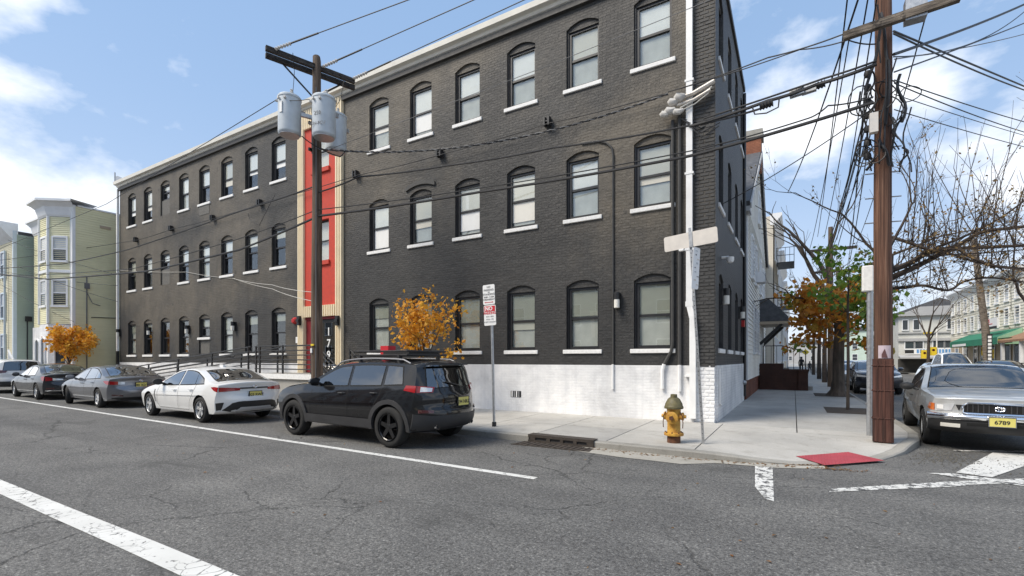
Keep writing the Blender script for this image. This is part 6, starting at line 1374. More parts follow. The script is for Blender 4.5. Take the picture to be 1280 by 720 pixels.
# ================================================================ overhead cables
def wire(label, pts, r=.014, sag=.0, mat_='cable', group=None, name='overhead_cable', n_=18, lumps=None):
    P = []
    for a, b in zip(pts, pts[1:]):
        a, b = Vector(a), Vector(b)
        for i in range(n_): t = i/n_; q = a.lerp(b, t); q.z -= sag*4*t*(1-t); P.append(q)
    P.append(Vector(pts[-1])); m = MB(); m.tube(P, r, 6); o = m.build(name, mat_, None, True); tag(o, label, 'cable', group); return o
GL = 'cables crossing the facade'; GRR = 'cables leaving the right pole'; GS_ = 'cables running down the side street'; GW = 'cables going left from the left pole'
fy = 11.88
FLL = Vector((-52, 10.1, 0))
def at_left(u, v): return atD(u, v, 36)
# primaries along the main street (top left to top right)
for k, ((u, v), (u2, v2), lb) in enumerate([((342, 62), (510, 0), 'highest thin power line leaving the left crossarm to the upper right'), ((402, 84), (592, 0), 'middle thin power line leaving the left crossarm to the upper right'), ((440, 99), (655, 0), 'lowest thin power line leaving the left crossarm to the upper right')]):
    a = onZ(u, v, 9.95); e = a+(Vector((1, .0, 0))*16); d0 = onZ(u2, v2, 9.95); w_ = wire(lb, [a, d0+(d0-a)*.6], .012, .0)
    ins = tag(link('insulator', None, None, tuple(a)), ['string insulator at the near left crossarm end', 'string insulator beside the left pole top', 'string insulator at the far right crossarm end'][k], 'insulator', 'crossarm insulators')
    m = MB(); dd = (d0-a).normalized()
    m.tube([dd*(.05*i) for i in range(14)], [.02 if i % 2 else .05 for i in range(14)], 8); m.build('discs', 'insul', ins, True); m = MB(); m.tube([dd*.65, dd*1.6], .022, 6); m.build('grip', 'cable', ins)
wire('thin primary line from the left transformer down to the left edge', [atD(350, 122, 13.3), onY(133, 255, 9.0), onY(-12, 316, 9.0)], .011)
wire('jumper wire dropping from crossarm to the left transformer', [onZ(366, 66, 9.9), atD(368, 90, 13.2), atD(366, 118, 13.2)], .008, 0, n_=4)
wire('jumper wire dropping from crossarm end to the rear transformer', [onZ(430, 99, 9.9), atD(425, 125, 13.9), atD(412, 140, 13.6)], .008, .05, n_=5)
wire('slack jumper joining the tops of the transformers', [atD(352, 124, 13.0), atD(385, 124, 12.8), atD(415, 128, 12.8)], .01, .04, n_=6)
wire('black secondary lead sagging under the transformers', [atD(377, 170, 13.1), atD(397, 184, 13.3), atD(425, 196, 13.7), atD(432, 188, 13.9)], .016, .02, n_=6)
# cable held by the wall brackets
bk = [onY(u, v, FY-.17) for u, v in ((172, 300), (216, 286), (268, 273), (327, 254), (447, 219), (552, 193), (686, 154), (828, 118))]
wire('thin cable strung along the wall brackets above the second floor windows', [onY(-12, 327, 9.2), bk[0]]+bk[1:], .014, .03, 'cable', GL, n_=6)
# braided cable from left pole to the building's corner splice
def twisted(label, a, b, sag):
    P, Q = [], []; a, b = Vector(a), Vector(b); n_ = 150
    for i in range(n_+1):
        t = i/n_; q = a.lerp(b, t); q.z -= sag*4*t*(1-t); ph = i*1.25; P.append(q+Vector((0, .018*math.cos(ph), .018*math.sin(ph)))); Q.append(q-Vector((0, .018*math.cos(ph), .018*math.sin(ph))))
    m = MB(); m.tube(P, .016, 5); o = m.build('overhead_cable', 'cable', None, True); tag(o, label, 'cable', GL); m = MB(); m.tube(Q, .013, 5); m.build('messenger_strand', 'cable_grey', o, True); return o
twisted('spiral twisted service cable between transformers and the corner splice', atD(398, 186, 13.5), onY(835, 117, FY-.25), .55)
wire('black cable below the brackets from left pole across the right wing', [atD(399, 240, 13.5), atD(448, 221, 13.4), atD(560, 207, 12.6), atD(690, 185, 11.6), atD(862, 157, 10.2), atD(950, 136, 9.5)], .022, .03, 'cable', GL)
wire('thick bundled cable with splice boxes from the corner to the right pole', [atD(862, 158, 10.2), atD(960, 126, 9.4), atD(1020, 106, 9.0), atD(1096, 80, 8.4)], .034, .02, 'cable', GL)
wire('lashed upper strand above the splice boxes', [atD(880, 148, 10.0), atD(1030, 98, 8.9), atD(1096, 76, 8.4)], .02, .01, 'cable', GL)
for (u, v), lb in (((958, 131), 'round ribbed splice case nearest the building corner'), ((996, 115), 'grey rectangular splice box in the middle of the cable'), ((1011, 111), 'small ribbed splice case right of the grey box'), ((1023, 107), 'small ribbed splice case nearest the right pole')):
    c0 = atD(u, v, 9.2); o = thing('splice_case', lb, 'splice box', tuple(c0), group='cable splice cases'); m = MB(); dd = (atD(1096, 80, 8.4)-atD(960, 126, 9.4)).normalized()
    if 'grey' in lb: m.obox(-dd*.12, dd*.12, .10, .15)
    else: m.tube([dd*(-.11+.0275*i) for i in range(9)], [.05 if i % 2 else .075 for i in range(9)], 10)
    m.build('case', 'galv' if 'grey' in lb else 'plastic', o)
    if '958' in str(u): m = MB(); m.tube([(-.25, 0, .05), (-.2, 0, -.13), (0, 0, -.16), (.2, 0, -.1), (.22, 0, .1)], .014, 6); m.build('loop', 'cable', o, True)
wire('upper of the two heavy cables from left pole to right pole', [atD(398, 262, 13.5), atD(600, 235, 12.2), atD(862, 189, 10.1), atD(1010, 148, 9.0), atD(1035, 132, 8.85), atD(1092, 121, 8.45)], .014, .03, 'cable', GL)
wire('lower thick cable from left pole to right pole', [atD(398, 270, 13.5), atD(600, 240, 12.2), atD(862, 195, 10.1), atD(1092, 128, 8.45)], .033, .03, 'cable', GL)
wire('thin pale wire rising across the third floor windows', [atD(414, 186, 13.6), atD(680, 84, 11.6), atD(893, -2, 10)], .008, .0, 'cable_grey', GL)
wire('messenger wire from corner splice to right crossarm', [onY(835, 115, FY-.25), atD(960, 72, 9.5), atD(1056, 42, 8.4)], .014, .03, 'cable', GL)
wire('second messenger wire from the corner to the right pole below the crossarm', [onY(845, 112, FY-.25), atD(1000, 62, 9.2), atD(1060, 50, 8.5), atD(1095, 55, 8.4)], .012, .03, 'cable', GL)
wire('thin service wire from the right pole down to the side wall', [atD(1092, 136, 8.45), atD(985, 208, 10.2), onX(903, 255, SX+.05)], .011, .02, 'cable', GS_)
# left of the left pole
for a, mid, e, r, lb in [((396, 232), (300, 264, 18), (160, 312, 26, 78, 330, 31, -12, 336), .022, 'upper heavy cable running left from the left pole past the red panel'), ((394, 263), (300, 298, 18), (166, 336, 26, 60, 343, 31, -12, 345), .014, 'thin cable running left between the two heavy cables'), ((394, 272), (300, 312, 18), (184, 339, 25, 60, 349, 31, -12, 341), .033, 'lowest heavy cable running left from the left pole past the entrance')]:
    wire(lb, [atD(*a, 13.5), onY(mid[0], mid[1], 9.0), onY(e[0], e[1], 9.0), onY(e[3], e[4], 9.0), onY(e[6], e[7], 9.0)], r, .02, 'cable', GW)
wire('pale upper drop wire from the left pole to the left wing', [atD(390, 365, 13.6), atD(340, 356, 16.5), onY(291, 348, FY-.02), onY(233, 340, FY-.03), onY(150, 338, FY-.05)], .008, .04, 'cable_white', GW)
wire('pale lower drop wire from the left pole to the left wing', [atD(389, 376, 13.6), atD(340, 361, 16.5), onY(292, 348, FY-.03)], .008, .04, 'cable_white', GW)
wire('black wire loop hanging by the left wing brackets', [onY(344, 243, FY-.2), onY(336, 258, FY-.2), onY(324, 282, FY-.2), onY(312, 274, FY-.2), onY(310, 266, FY-.2)], .01, .0, 'cable', GW, n_=4)
for k, ((u, v), (u2, v2), lb) in enumerate([((22, 333), (147, 377), 'steepest thin service wire crossing the yellow house'), ((-5, 338), (147, 357), 'middle thin service wire crossing the yellow house'), ((10, 300), (140, 342), 'upper thin service wire crossing the yellow house'), ((-5, 352), (92, 402), 'lowest thin service wire reaching the yellow house')]): wire(lb, [onY(u, v, 9.0), atD(u2, v2, 25.5)], .011, .1, 'cable', GW)
# splice hardware on the corner of the building
sh = thing('service_splice', 'tangled grey service entrance splices strapped to the building corner', 'cable splice', tuple(onY(848, 130, FY-.2)))
o0 = Vector(sh.location)
for (u, v), r in (((842, 128), .10), ((850, 122), .11), ((838, 139), .10), ((832, 143), .085), ((848, 140), .08)):
    p = onY(u, v, FY-.22)-o0; m = MB(); random.seed(u); m.tube([p+Vector((-.13, 0, 0)), p+Vector((-.07, .0, .02)), p+Vector((.03, 0, .0)), p+Vector((.12, 0, .03))], [r*.5, r, r*.9, r*.4], 8); m.build('taped_splice', 'insul', sh, True)
for u, v, u2, v2, r in ((842, 126, 893, 101, .05), (846, 132, 888, 112, .035), (850, 135, 890, 108, .018), (852, 138, 886, 116, .014)):
    a, b = onY(u, v, FY-.2), onY(u2, v2, FY-.15); m = MB(); mid = a.lerp(b, .5)-Vector((0, 0, .05)); m.tube([a-o0, mid-o0, b-o0], r, 8); m.build('service_conduit', 'cable_white' if r < .03 else 'alu', sh, True)
for k in range(4):
    a, b = onY(850+k*2, 148+k, FY-.2), onX(902-k, 145+k*4, SX+.1); m = MB(); m.tube([a-o0, a.lerp(b, .5)-o0-Vector((0, 0, .15+.06*k)), b-o0], .014, 6); m.build('drip_loop', 'cable', sh, True)
# right of the right pole
for u, v, u2, v2, r, lb, sg in [(1117, 68, 1290, 1, .026, 'thickest cable leaving the right pole to the upper right', .05), (1117, 71, 1290, 6, .012, 'slack cable under the thickest one at the upper right', .35), (1118, 90, 1290, 25, .014, 'straight cable rising right from mid right pole', .02), (1117, 39, 1290, 112, .018, 'upper of the two dark cables falling right from the right pole', .0), (1117, 42, 1290, 116, .016, 'lower of the two dark cables falling right from the right pole', .05), (1118, 100, 1290, 155, .011, 'upper thin wire falling right below the coil', .03), (1118, 104, 1290, 168, .011, 'middle thin wire falling right through the coil', .05), (1118, 118, 1290, 172, .008, 'faint thin wire falling right below the coil', .02), (1118, 137, 1290, 186, .009, 'lowest thin wire falling right from the right pole', .02), (1118, 74, 1290, 40, .010, 'thin pale wire rising right from the right pole', .05)]:
    wire(lb, [atD(u, v, 8.4), atD(u2, v2, 13)], r, sg, 'cable' if 'pale' not in lb else 'cable_grey', GRR)
cl = tag(link('cable_coil', None, None, tuple(atD(1138, 117, 8.9))), 'coiled slack loop of black cable right of the right pole', 'cable coil')
m = MB(); m.tube([(.16*math.cos(a)*(1+.02*math.sin(5*a)), .03*math.sin(2*a), .14*math.sin(a)) for a in [i*math.pi/10 for i in range(0, 46)]], .009, 6); m.build('coil', 'cable', cl, True)
# steep bundle down the side street to the next pole
P3 = Vector((1.75, 31.5, 0)); random.seed(5)
lbs = ['leftmost steep wire from above dropping behind the white gabled house', 'second steep wire from above ending at the next pole', 'third steep wire from above ending at the next pole', 'fourth steep wire close to the right pole']
for k, (u, v, D, e) in enumerate([(1075, -8, 7.6, (985, 240, 20)), (1060, -8, 7.6, (1022, 296, 27)), (1086, -8, 7.8, (1030, 298, 27)), (1097, -8, 7.8, (1046, 300, 27))]): wire(lbs[k], [atD(u, v, D), atD(*e)], .013 if k else .016, .25, 'cable', GS_)
for k in range(9):
    z0 = 5.4+k*.17; wire(['topmost', 'second', 'third', 'fourth', 'fifth', 'sixth', 'seventh', 'eighth', 'lowest'][8-k]+' attachment on the right pole in the dense bundle to the next pole', [(RPX-.22+random.uniform(-.06, .02), RPY+.1, z0), (P3.x+random.uniform(-1.0, .9), P3.y, random.choice((6.4, 6.45, 7.6, 7.65, 5.6)))], random.choice((.010, .014, .02)), random.uniform(.3, .9), 'cable', GS_)
for k, (z0, x1, z1) in enumerate(((7.9, -1.0, 7.7), (7.9, 1.1, 7.7))): wire(['left', 'right'][k]+' insulated line between the crossarms of right pole and next pole', [(RPX+(-.5 if k == 0 else .6), RPY, 7.65), (P3.x+x1, P3.y, z1)], .012, .4, 'cable', GS_)
# ================================================================ street furniture
def post_sign_mat():
    pass
# no-parking sign pair on a galvanised post
ns = thing('parking_sign', 'white and red no parking sign pair on a galvanised post by the storm drain', 'sign', (-5.71, 8.92, .13))
m = MB(); m.tube([(0, 0, 0), (-.06, 0, 2.3), (-.09, .0, 3.1)], .03, 8); m.build('post', 'galv', ns, True); m = MB(); m.tube([(0, 0, 0), (0, 0, .1)], .05, 8); m.build('post_foot', 'plastic', ns)
def sign_panel(parent, cx, cz, w_, h_, y, mat_, tilt=0, name='panel'):
    m = MB(); r = .03; pts = []
    for sx_, sz_, a0 in ((1, 1, 0), (-1, 1, 90), (-1, -1, 180), (1, -1, 270)):
        for k in range(4): a = R(a0+k*30); pts.append((sx_*(w_/2-r)+r*math.cos(a), 0, sz_*(h_/2-r)+r*math.sin(a)))
    m.prism(pts, (0, .006, 0)); o = m.build(name, mat_, parent, False); o.location = (cx, y, cz); o.rotation_euler = (0, tilt, 0); return o
t_ = R(-2); p1 = sign_panel(ns, -.115, 2.92, .31, .44, -.045, 'sign_white', t_); p2 = sign_panel(ns, -.085, 2.46, .31, .45, -.046, 'sign_white', t_)
for s_, z_, sz in (('NO', .165, .06), ('PARKING', .10, .062), ('OR', .052, .035), ('STANDING', .005, .062), ('9AM - 11AM', -.055, .05), ('WEDNESDAY', -.11, .05)): put_text('lettering', s_, sz, 'cable_grey', p1, (0, -.003, z_), (R(90), 0, 0), .001, .001)
m = MB(); m.box((-.09, -.004, -.178), (.09, -.001, -.165)); m.add([(-.12, -.004, -.171), (-.085, -.004, -.155), (-.085, -.004, -.187)], [(0, 1, 2)]); m.add([(.12, -.004, -.171), (.085, -.004, -.155), (.085, -.004, -.187)], [(0, 1, 2)]); m.build('arrow', 'sign_red', p1)
m = MB(); m.box((-.14, -.004, .085), (.14, -.001, .205)); m.build('red_band', 'sign_red', p2); put_text('lettering', 'NO', .12, 'sign_white', p2, (-.02, -.006, .145), (R(90), 0, 0), .001, .004); put_text('lettering', 'PARKING', .075, 'sign_red', p2, (0, -.003, .045), (R(90), 0, 0), .001, .002)
for s_, z_ in (('8AM - 6PM', -.03), ('MON - FRI', -.09), ('EXCEPT HOLIDAYS', -.15)): put_text('lettering', s_, .042, 'cable_grey', p2, (0, -.003, z_), (R(90), 0, 0), .001)
# leaning street sign post with the back of a blank plate
ls = thing('street_sign', 'blank back of a street name plate on a leaning perforated post by the hydrant', 'sign', (-1.36, 8.91, .13))
top = onY(863, 300, 8.95)-Vector((-1.36, 8.91, .13)); bt = Vector((0, 0, 0)); dd = (top-bt)
m = MB(); m.obox(bt, bt+dd*1.06, .042, .03, (0, 1, 0)); po_ = m.build('post', 'galv', ls)
for k in range(46):
    q = bt+dd*(.03+k*.0215); m = MB(); m.box((q.x-.006, q.y-.0225, q.z-.006), (q.x+.006, q.y-.0205, q.z+.006)); hole = m.build('hole', 'seam', po_) if k == 0 else link('hole', hole0, po_, None)
    if k == 0: hole0 = hole.data; q0 = q
    else: hole.location = q-q0
pl = sign_panel(ls, (top.x), top.z+.0, .92, .27, top.y-.03, 'alu', R(-2.8), 'name_plate'); pl.rotation_euler = (0, R(-4), R(-5))
m = MB(); m.box((-.02, -.012, -.14), (.04, -.001, .14)); m.build('bracket', 'galv', pl)
st_ = sign_panel(ls, top.x+.10, top.z-.52, .16, .74, top.y-.045, 'sign_white', 0, 'torn_sticker_sign'); st_.rotation_euler = (0, R(4), R(55))
for k in range(9):
    random.seed(k); m = MB(); x_, z_ = random.uniform(-.05, .03), -.3+k*.075; m.box((x_, -.003, z_), (x_+random.uniform(.02, .06), -.001, z_+random.uniform(.01, .035))); m.build('sticker_mark', random.choice(('cable_grey', 'alu', 'galv')), st_)
m = MB(); m.box((-.20, -.03, -.17), (-.12, .04, -.137)); m.build('camera_stub', 'white_metal', pl)
# fire hydrant
M['hyd_y'] = None
def hyd_mat():
    m, n, l, b = newmat('hydrant_yellow'); co = coords(n, l, 'obj'); f = noise(n, l, co, 9, 7, .7); g = noise(n, l, co, 30, 4)
    c = ramp(n, l, f, [(.30, (.22, .08, .02)), (.46, (.46, .235, .035)), (.64, (.58, .35, .055))]); c = mix(n, l, ramp(n, l, g, [(.62, 0.0), (.7, .8)]), c, (.16, .06, .02)); l.new(c, b.inputs['Base Color']); b.inputs['Roughness'].default_value = .55; bump(n, l, b, g, .3, .01); return m
M['hyd_y'] = hyd_mat(); M['hyd_g'] = plain('hydrant_olive', (.115, .10, .045), .6, var=.4, scale=14, bmp=.3); M['rust'] = plain('rusty_iron', (.11, .045, .022), .85, var=.45, scale=20, bmp=.5)
hy = thing('fire_hydrant', 'yellow fire hydrant with olive green bonnet near the corner', 'fire hydrant', (-1.84, 8.81, .13))
m = MB(); m.lathe([(0, 0), (.115, 0), (.115, .10), (.11, .125)], (0, 0, 0), 20); m.build('ground_ring', 'rust', hy, 35)
m = MB(); m.lathe([(.11, .125), (.165, .13), (.17, .15), (.165, .175), (.12, .185), (.112, .22), (.11, .50), (.118, .55), (.12, .60)], (0, 0, 0), 24); m.build('barrel', 'hyd_y', hy, 35)
m = MB(); m.lathe([(.12, .60), (.162, .605), (.165, .64), (.152, .66), (.148, .69), (.105, .775), (.075, .80), (.06, .805), (.055, .86), (0, .865)], (0, 0, 0), 24); m.build('bonnet', 'hyd_g', hy, 35)
m = MB(); m.lathe([(.085, -.13), (.105, -.15), (.105, -.175), (.075, -.185), (.03, -.185), (.03, -.22), (0, -.22)], (0, 0, .455), 18, 'y'); m.build('pumper_cap', 'hyd_y', hy, 35); m = MB(); m.lathe([(.04, -.186), (.04, -.228), (0, -.228)], (0, 0, .455), 5, 'y'); m.build('cap_nut', 'rust', hy)
for sg in (-1, 1):
    m = MB(); m.lathe([(.055, sg*.09), (.06, sg*.13), (.072, sg*.14), (.072, sg*.165), (.045, sg*.175), (.03, sg*.18), (.03, sg*.21), (0, sg*.21)], (0, 0, .47), 14, 'x'); m.build('hose_nozzle', 'hyd_y', hy, 35)
    m = MB(); m.tube([(sg*.12, -.06, .56), (sg*.16, -.07, .48), (sg*.17, -.07, .36), (sg*.165, -.07, .27)], .008, 5); m.build('chain', 'rust', hy)
for k in range(8):
    a = k*math.pi/4; m = MB(); m.lathe([(.014, 0), (.014, .02), (0, .02)], (.145*math.cos(a), .145*math.sin(a), .176), 6); m.build('bolt', 'rust', hy)
# traffic signals far right
for (u, v, lb) in ((1160, 445, 'yellow traffic signal on a pale post left of the white vehicle'), (1171, 432, 'yellow traffic signal on a tall pole above the white vehicle')):
    p = atD(u, 450, 48); o = thing('traffic_signal', lb, 'traffic light', (p.x, p.y, .1), group='traffic signals'); m = MB(); m.tube([(0, 0, 0), (0, 0, 4.2 if u < 1165 else 5)], .06, 8); m.build('post', 'white_metal', o, True); zz_ = 2.0+(.3 if u > 1165 else 0); m = MB(); m.box((-.55, -.25, zz_-.35), (-.05, .15, zz_+.5)); m.build('signal_head', 'sign_yellow', o); m = MB(); m.lathe([(0, -.26), (.12, -.26), (.12, -.2)], (-.3, 0, zz_+.2), 12, 'y'); m.build('lens', 'lens_dark', o)
    if u < 1165: m = MB(); m.box((-.35, -.1, 4.1), (.35, .1, 4.3)); m.build('beacon', 'sign_yellow', o)
# ================================================================ trees and plants
def leaf_quad(m, p, sz, rnd):
    d = Vector((rnd.gauss(0, 1), rnd.gauss(0, 1), rnd.gauss(0, .8)-.3)).normalized(); s_ = d.orthogonal().normalized(); s_ = Matrix.Rotation(rnd.uniform(0, 6.28), 3, d) @ s_; n_ = d.cross(s_)
    L_ = sz*rnd.uniform(.45, 1.45); w_ = L_*.36; m.add([p, p+d*L_*.5+s_*w_+n_*w_*.3, p+d*L_, p+d*L_*.5-s_*w_+n_*w_*.3], [(0, 1, 2), (0, 2, 3)])
def grow(rnd, p, d, L_, r, depth, segs, tips, gravity=.0, wander=.25, split=(2, 3), spread=.7, shrink=.72, upward=.1, minr=.004):
    pts = [p.copy()]; rad = [r]; n_ = 5; q = p.copy(); dd = d.normalized()
    for i in range(n_):
        dd = (dd+Vector((rnd.gauss(0, wander), rnd.gauss(0, wander), rnd.gauss(0, wander)+upward-gravity))*.35).normalized(); q = q+dd*L_/n_; pts.append(q.copy()); rad.append(max(minr, r*(1-.42*(i+1)/n_)))
        if depth <= 1: tips.append((q.copy(), dd.copy()))
    segs.append((pts, rad))
    if depth <= 0: return
    for k in range(rnd.randint(*split)):
        ax = Vector((rnd.gauss(0, 1), rnd.gauss(0, 1), rnd.gauss(0, 1))).normalized(); nd = (dd+ax*spread*rnd.uniform(.6, 1.2)).normalized(); st = pts[-1] if k == 0 else pts[rnd.randint(2, n_)]; grow(rnd, st, nd, L_*shrink*rnd.uniform(.75, 1.15), rad[-1]*(.95 if k == 0 else .75), depth-1, segs, tips, gravity, wander, split, spread, shrink, upward, minr)
def wood_mesh(segs, name, mat_, parent, big=8):
    m = MB()
    for pts, rad in segs: m.tube(pts, rad, big if rad[0] > .05 else (5 if rad[0] > .012 else 3), caps=False)
    return m.build(name, mat_, parent, True, False)
def crown_mesh(tips, n_, sz, rnd, name, mat_, parent, scat=.12, keep=lambda p: True):
    m = MB()
    for _ in range(n_):
        p, d = tips[rnd.randrange(len(tips))]; q = p+Vector((rnd.gauss(0, scat), rnd.gauss(0, scat), rnd.gauss(0, scat)))
        if keep(q): leaf_quad(m, q, sz, rnd)
    o = m.build(name, mat_, parent, False, False); return o
# golden sapling behind the black SUV
rnd = random.Random(3)
def golden(label, base, h0, L0, seed, n_leaf, sz, spread, twigs, drop=0.0):
    rnd = random.Random(seed); t = thing('golden_tree', label, 'tree', base, group='small golden trees'); segs = []; tips = []
    p = Vector((0, 0, 0)); pts = [p, Vector((.02, .01, h0*.5)), Vector((-.01, .0, h0))]; segs.append((pts, [.045, .038, .032]))
    for k in range(7): a = k*2.4; grow(rnd, Vector((0, 0, h0*(.72+.05*k))), Vector((math.cos(a)*spread, math.sin(a)*spread, 1.0)), L0*rnd.uniform(.8, 1.1), .02, 2, segs, tips, drop, .3, (2, 3), .7, .66, .05, .003)
    wood_mesh(segs, 'trunk', 'twig', t); crown_mesh(tips, n_leaf, sz, rnd, 'crown', 'leaf_gold', t, .10); return t
p = onY(529, 470, 10.1); golden('golden leaved sapling in front of the brick wall right of the pole', (p.x, 10.1, .13), 1.5, 1.0, 4, 1700, .115, .34, True)
p = onY(86, 455, 9.95); golden('golden leaved tree in front of the yellow house', (p.x, p.y, .13), 1.5, 1.15, 8, 2600, .16, .62, True)
# maple on the side street: thick trunk, orange and green low crown
def maple():
    rnd = random.Random(21); t = thing('maple_tree', 'thick trunked street maple with orange and green leaves on the side street', 'tree', (1.60, 23.9, .1)); segs = []; tips = []
    segs.append(([Vector((-.05, 0, 0)), Vector((-.02, 0, .25)), Vector((0, 0, .7)), Vector((0, 0, 1.6)), Vector((.03, 0, 2.6)), Vector((.0, 0, 3.4))], [.40, .27, .22, .20, .185, .16])); tr = Vector((0, 0, 3.2))
    for d, L_, r in (((-.9, -.5, .5), 1.7, .09), ((.3, -.9, .5), 1.7, .09), ((-.3, .8, .7), 2.2, .11), ((.7, .1, .55), 2.0, .10), ((-.6, .1, 1.0), 2.6, .12), ((.1, -.2, 1.3), 3.0, .13), ((.5, .5, 1.2), 2.6, .11)): grow(rnd, tr, Vector(d), L_, r, 3, segs, tips, .02, .3, (2, 3), .65, .68, .08, .005)
    wood_mesh(segs, 'trunk', 'bark', t)
    mo, mg = MB(), MB()
    for k in range(105):
        a = rnd.uniform(0, 6.28); rr = math.sqrt(rnd.random())*1.75; c_ = Vector((-.15+rr*math.cos(a), -.6+rr*math.sin(a), rnd.uniform(2.3, 4.9)-.25*rr)); gm = mg if (c_.x > .25 and rnd.random() < .6) or rnd.random() < .12 else mo
        for j in range(rnd.randint(12, 34)): leaf_quad(gm, c_+Vector((rnd.gauss(0, .2), rnd.gauss(0, .2), rnd.gauss(0, .13))), .23, rnd)
    mo.build('crown', 'leaf_orange', t, False, False); mg.build('crown', 'leaf_green', t, False, False)
    return t
maple()
# big bare tree whose limbs reach over the side street
def bare(label, base, limbs, seed, leaves, trunk, depth=4, name='bare_tree', shrink=.70, minr=.006, traced=()):
    rnd = random.Random(seed); t = thing(name, label, 'tree', base); segs = [(trunk[0], trunk[1])]; tips = []
    for st, d, L_, r in limbs: grow(rnd, Vector(st), Vector(d), L_, r, depth, segs, tips, 0, .28, (2, 3), .62, shrink, .10, minr)
    for px, r in traced:       # long limbs reaching sideways over the street, with upright shoots
        P = [onY(u, v, 16.4+.25*math.sin(i*1.3+r*50))-Vector(base) for i, (u, v) in enumerate(px)]; P = [Vector(q) for q in crom([tuple(q) for q in P], 4)]; k_ = len(P)
        segs.append((P, [r*(1-.62*i/k_) for i in range(k_)]))
        for i in range(2, k_, 1):
            for _ in range(2): grow(rnd, P[i], Vector((rnd.gauss(.25, .6), rnd.gauss(0, .6), rnd.uniform(-.5, 1.0))), rnd.uniform(.3, 1.0), .010, 2, segs, tips, 0, .3, (2, 2), .6, .72, .10, .0032)
            if rnd.random() < .55: grow(rnd, P[i], Vector((rnd.gauss(.05, .22), rnd.gauss(0, .3), 1)), rnd.uniform(1.2, 2.4), .013, 1, segs, tips, 0, .10, (1, 2), .35, .6, .10, .003)
    wood_mesh(segs, 'trunk', 'twig', t)
    if leaves: crown_mesh(tips, leaves, .07, rnd, 'crown', 'leaf_dry', t, .05)
    return t
b0 = Vector((1.98, 15.7, .1)); tk = ([Vector((0, 0, 0)), Vector((.0, 0, 1.2)), Vector((.05, 0, 3.0)), Vector((.1, -.05, 4.2))], [.26, .2, .17, .15])
bare('bare limbed tree behind the right pole reaching over the street', b0, [((0, 0, 4.0), (-.25, .3, 1), 1.8, .04), ((0, 0, 4.0), (.45, .3, .95), 2.0, .045), ((.1, 0, 3.8), (.8, .7, .5), 2.6, .05)], 5, 2000, tk, 4, 'bare_tree', .72, .004, [([(1112, 338), (1135, 330), (1160, 316), (1195, 308), (1225, 291), (1255, 286), (1300, 281)], .08), ([(1112, 348), (1135, 338), (1160, 326), (1190, 312), (1235, 309), (1300, 306)], .08), ([(1112, 361), (1135, 359), (1155, 357), (1185, 363), (1205, 352), (1240, 347), (1300, 356)], .045), ([(1112, 296), (1135, 303), (1160, 312), (1190, 318), (1230, 330), (1300, 338)], .05), ([(1195, 308), (1215, 322), (1250, 334), (1300, 335)], .05)])
tk = ([Vector((0, 0, 0)), Vector((0, 0, 2)), Vector((.05, 0, 4))], [.15, .125, .10])
for k, (bs, lb, seed, lv) in enumerate([((9.6, 31.0, .1), 'tall thin twigged tree with sparse brown leaves above the right sidewalk', 9, 1500), ((1.75, 37.5, .1), 'bare upright street tree beyond the orange maple', 13, 260), ((1.7, 44.0, .1), 'slim street tree behind the upright bare tree', 15, 500), ((1.7, 56.0, .1), 'distant street tree near the two walkers', 17, 700), ((10.8, 58.0, .1), 'distant sparse tree across the street by the white building', 19, 600)]):
    bare(lb, bs, [((0, 0, 3.9), (.2, .0, 1), 2.0, .09), ((0, 0, 3.6), (-.7, .2, .9), 2.0, .08), ((0, 0, 3.7), (.7, -.1, .8), 2.0, .08), ((0, 0, 3.2), (.1, -.8, .7), 1.8, .07)], seed, lv, tk, 4, 'street_tree', .74, .007)
# sapling stake in the planting pit, and pit soil
M['soil'] = plain('soil', (.055, .042, .032), .95, var=.4, scale=18, bmp=.8, kind='world')
m = MB(); m.quad((.80, 15.9, .134), (2.0, 15.9, .134), (2.0, 17.9, .134), (.80, 17.9, .134)); structure(m.build('planting_pit', 'soil')); m = MB(); m.quad((.75, 22.9, .135), (2.1, 22.9, .135), (2.1, 25.2, .135), (.75, 25.2, .135)); structure(m.build('planting_pit', 'soil'))
sk = thing('sapling', 'thin bare sapling trunk in the square planting pit', 'tree', (1.38, 17.2, .13)); m = MB(); m.tube([(0, 0, 0), (.01, 0, 1.5), (.0, .02, 3.0), (.03, 0, 4.2)], [.045, .04, .032, .015], 8); m.build('trunk', 'bark', sk, True)
rnd = random.Random(31); segs = []; tips = []
for k in range(5): grow(rnd, Vector((.01, 0, 2.6+.3*k)), Vector((math.cos(k*2.2), math.sin(k*2.2), 1)), .7, .014, 2, segs, tips, 0, .3, (2, 2), .6, .7, .1, .004)
wood_mesh(segs, 'branches', 'twig', sk); crown_mesh(tips, 420, .16, rnd, 'crown', 'leaf_green', sk, .16)
# leaf litter and grit along the gutter
rnd = random.Random(12); m = MB()
for k in range(520):
    t = rnd.random()
    if t < .5: x = rnd.uniform(-3.1, .6); y = (kerbY(x) if x < -1.2 else lerp_tab([(-1.3, 8.12), (-.35, 8.27), (.08, 8.44), (.62, 8.82)], x))-abs(rnd.gauss(.02, .09)); z_ = .02
    elif t < .8: x, y, z_ = rnd.gauss(.35, .22), 0, .012; y = 8.42+rnd.gauss(0, .05)-.02
    else: x = rnd.uniform(-12, 3); y = rnd.uniform(3, 8); z_ = .008
    if t >= .8 and rnd.random() < .6: continue
    s_ = rnd.uniform(.012, .032); a = rnd.uniform(0, 6.28); c_, s2 = math.cos(a)*s_, math.sin(a)*s_; h_ = rnd.uniform(0, .015); m.add([(x-c_, y-s2, z_), (x+s2*.5, y-c_*.5, z_+h_), (x+c_, y+s2, z_), (x-s2*.5, y+c_*.5, z_+h_*.5)], [(0, 1, 2), (0, 2, 3)])
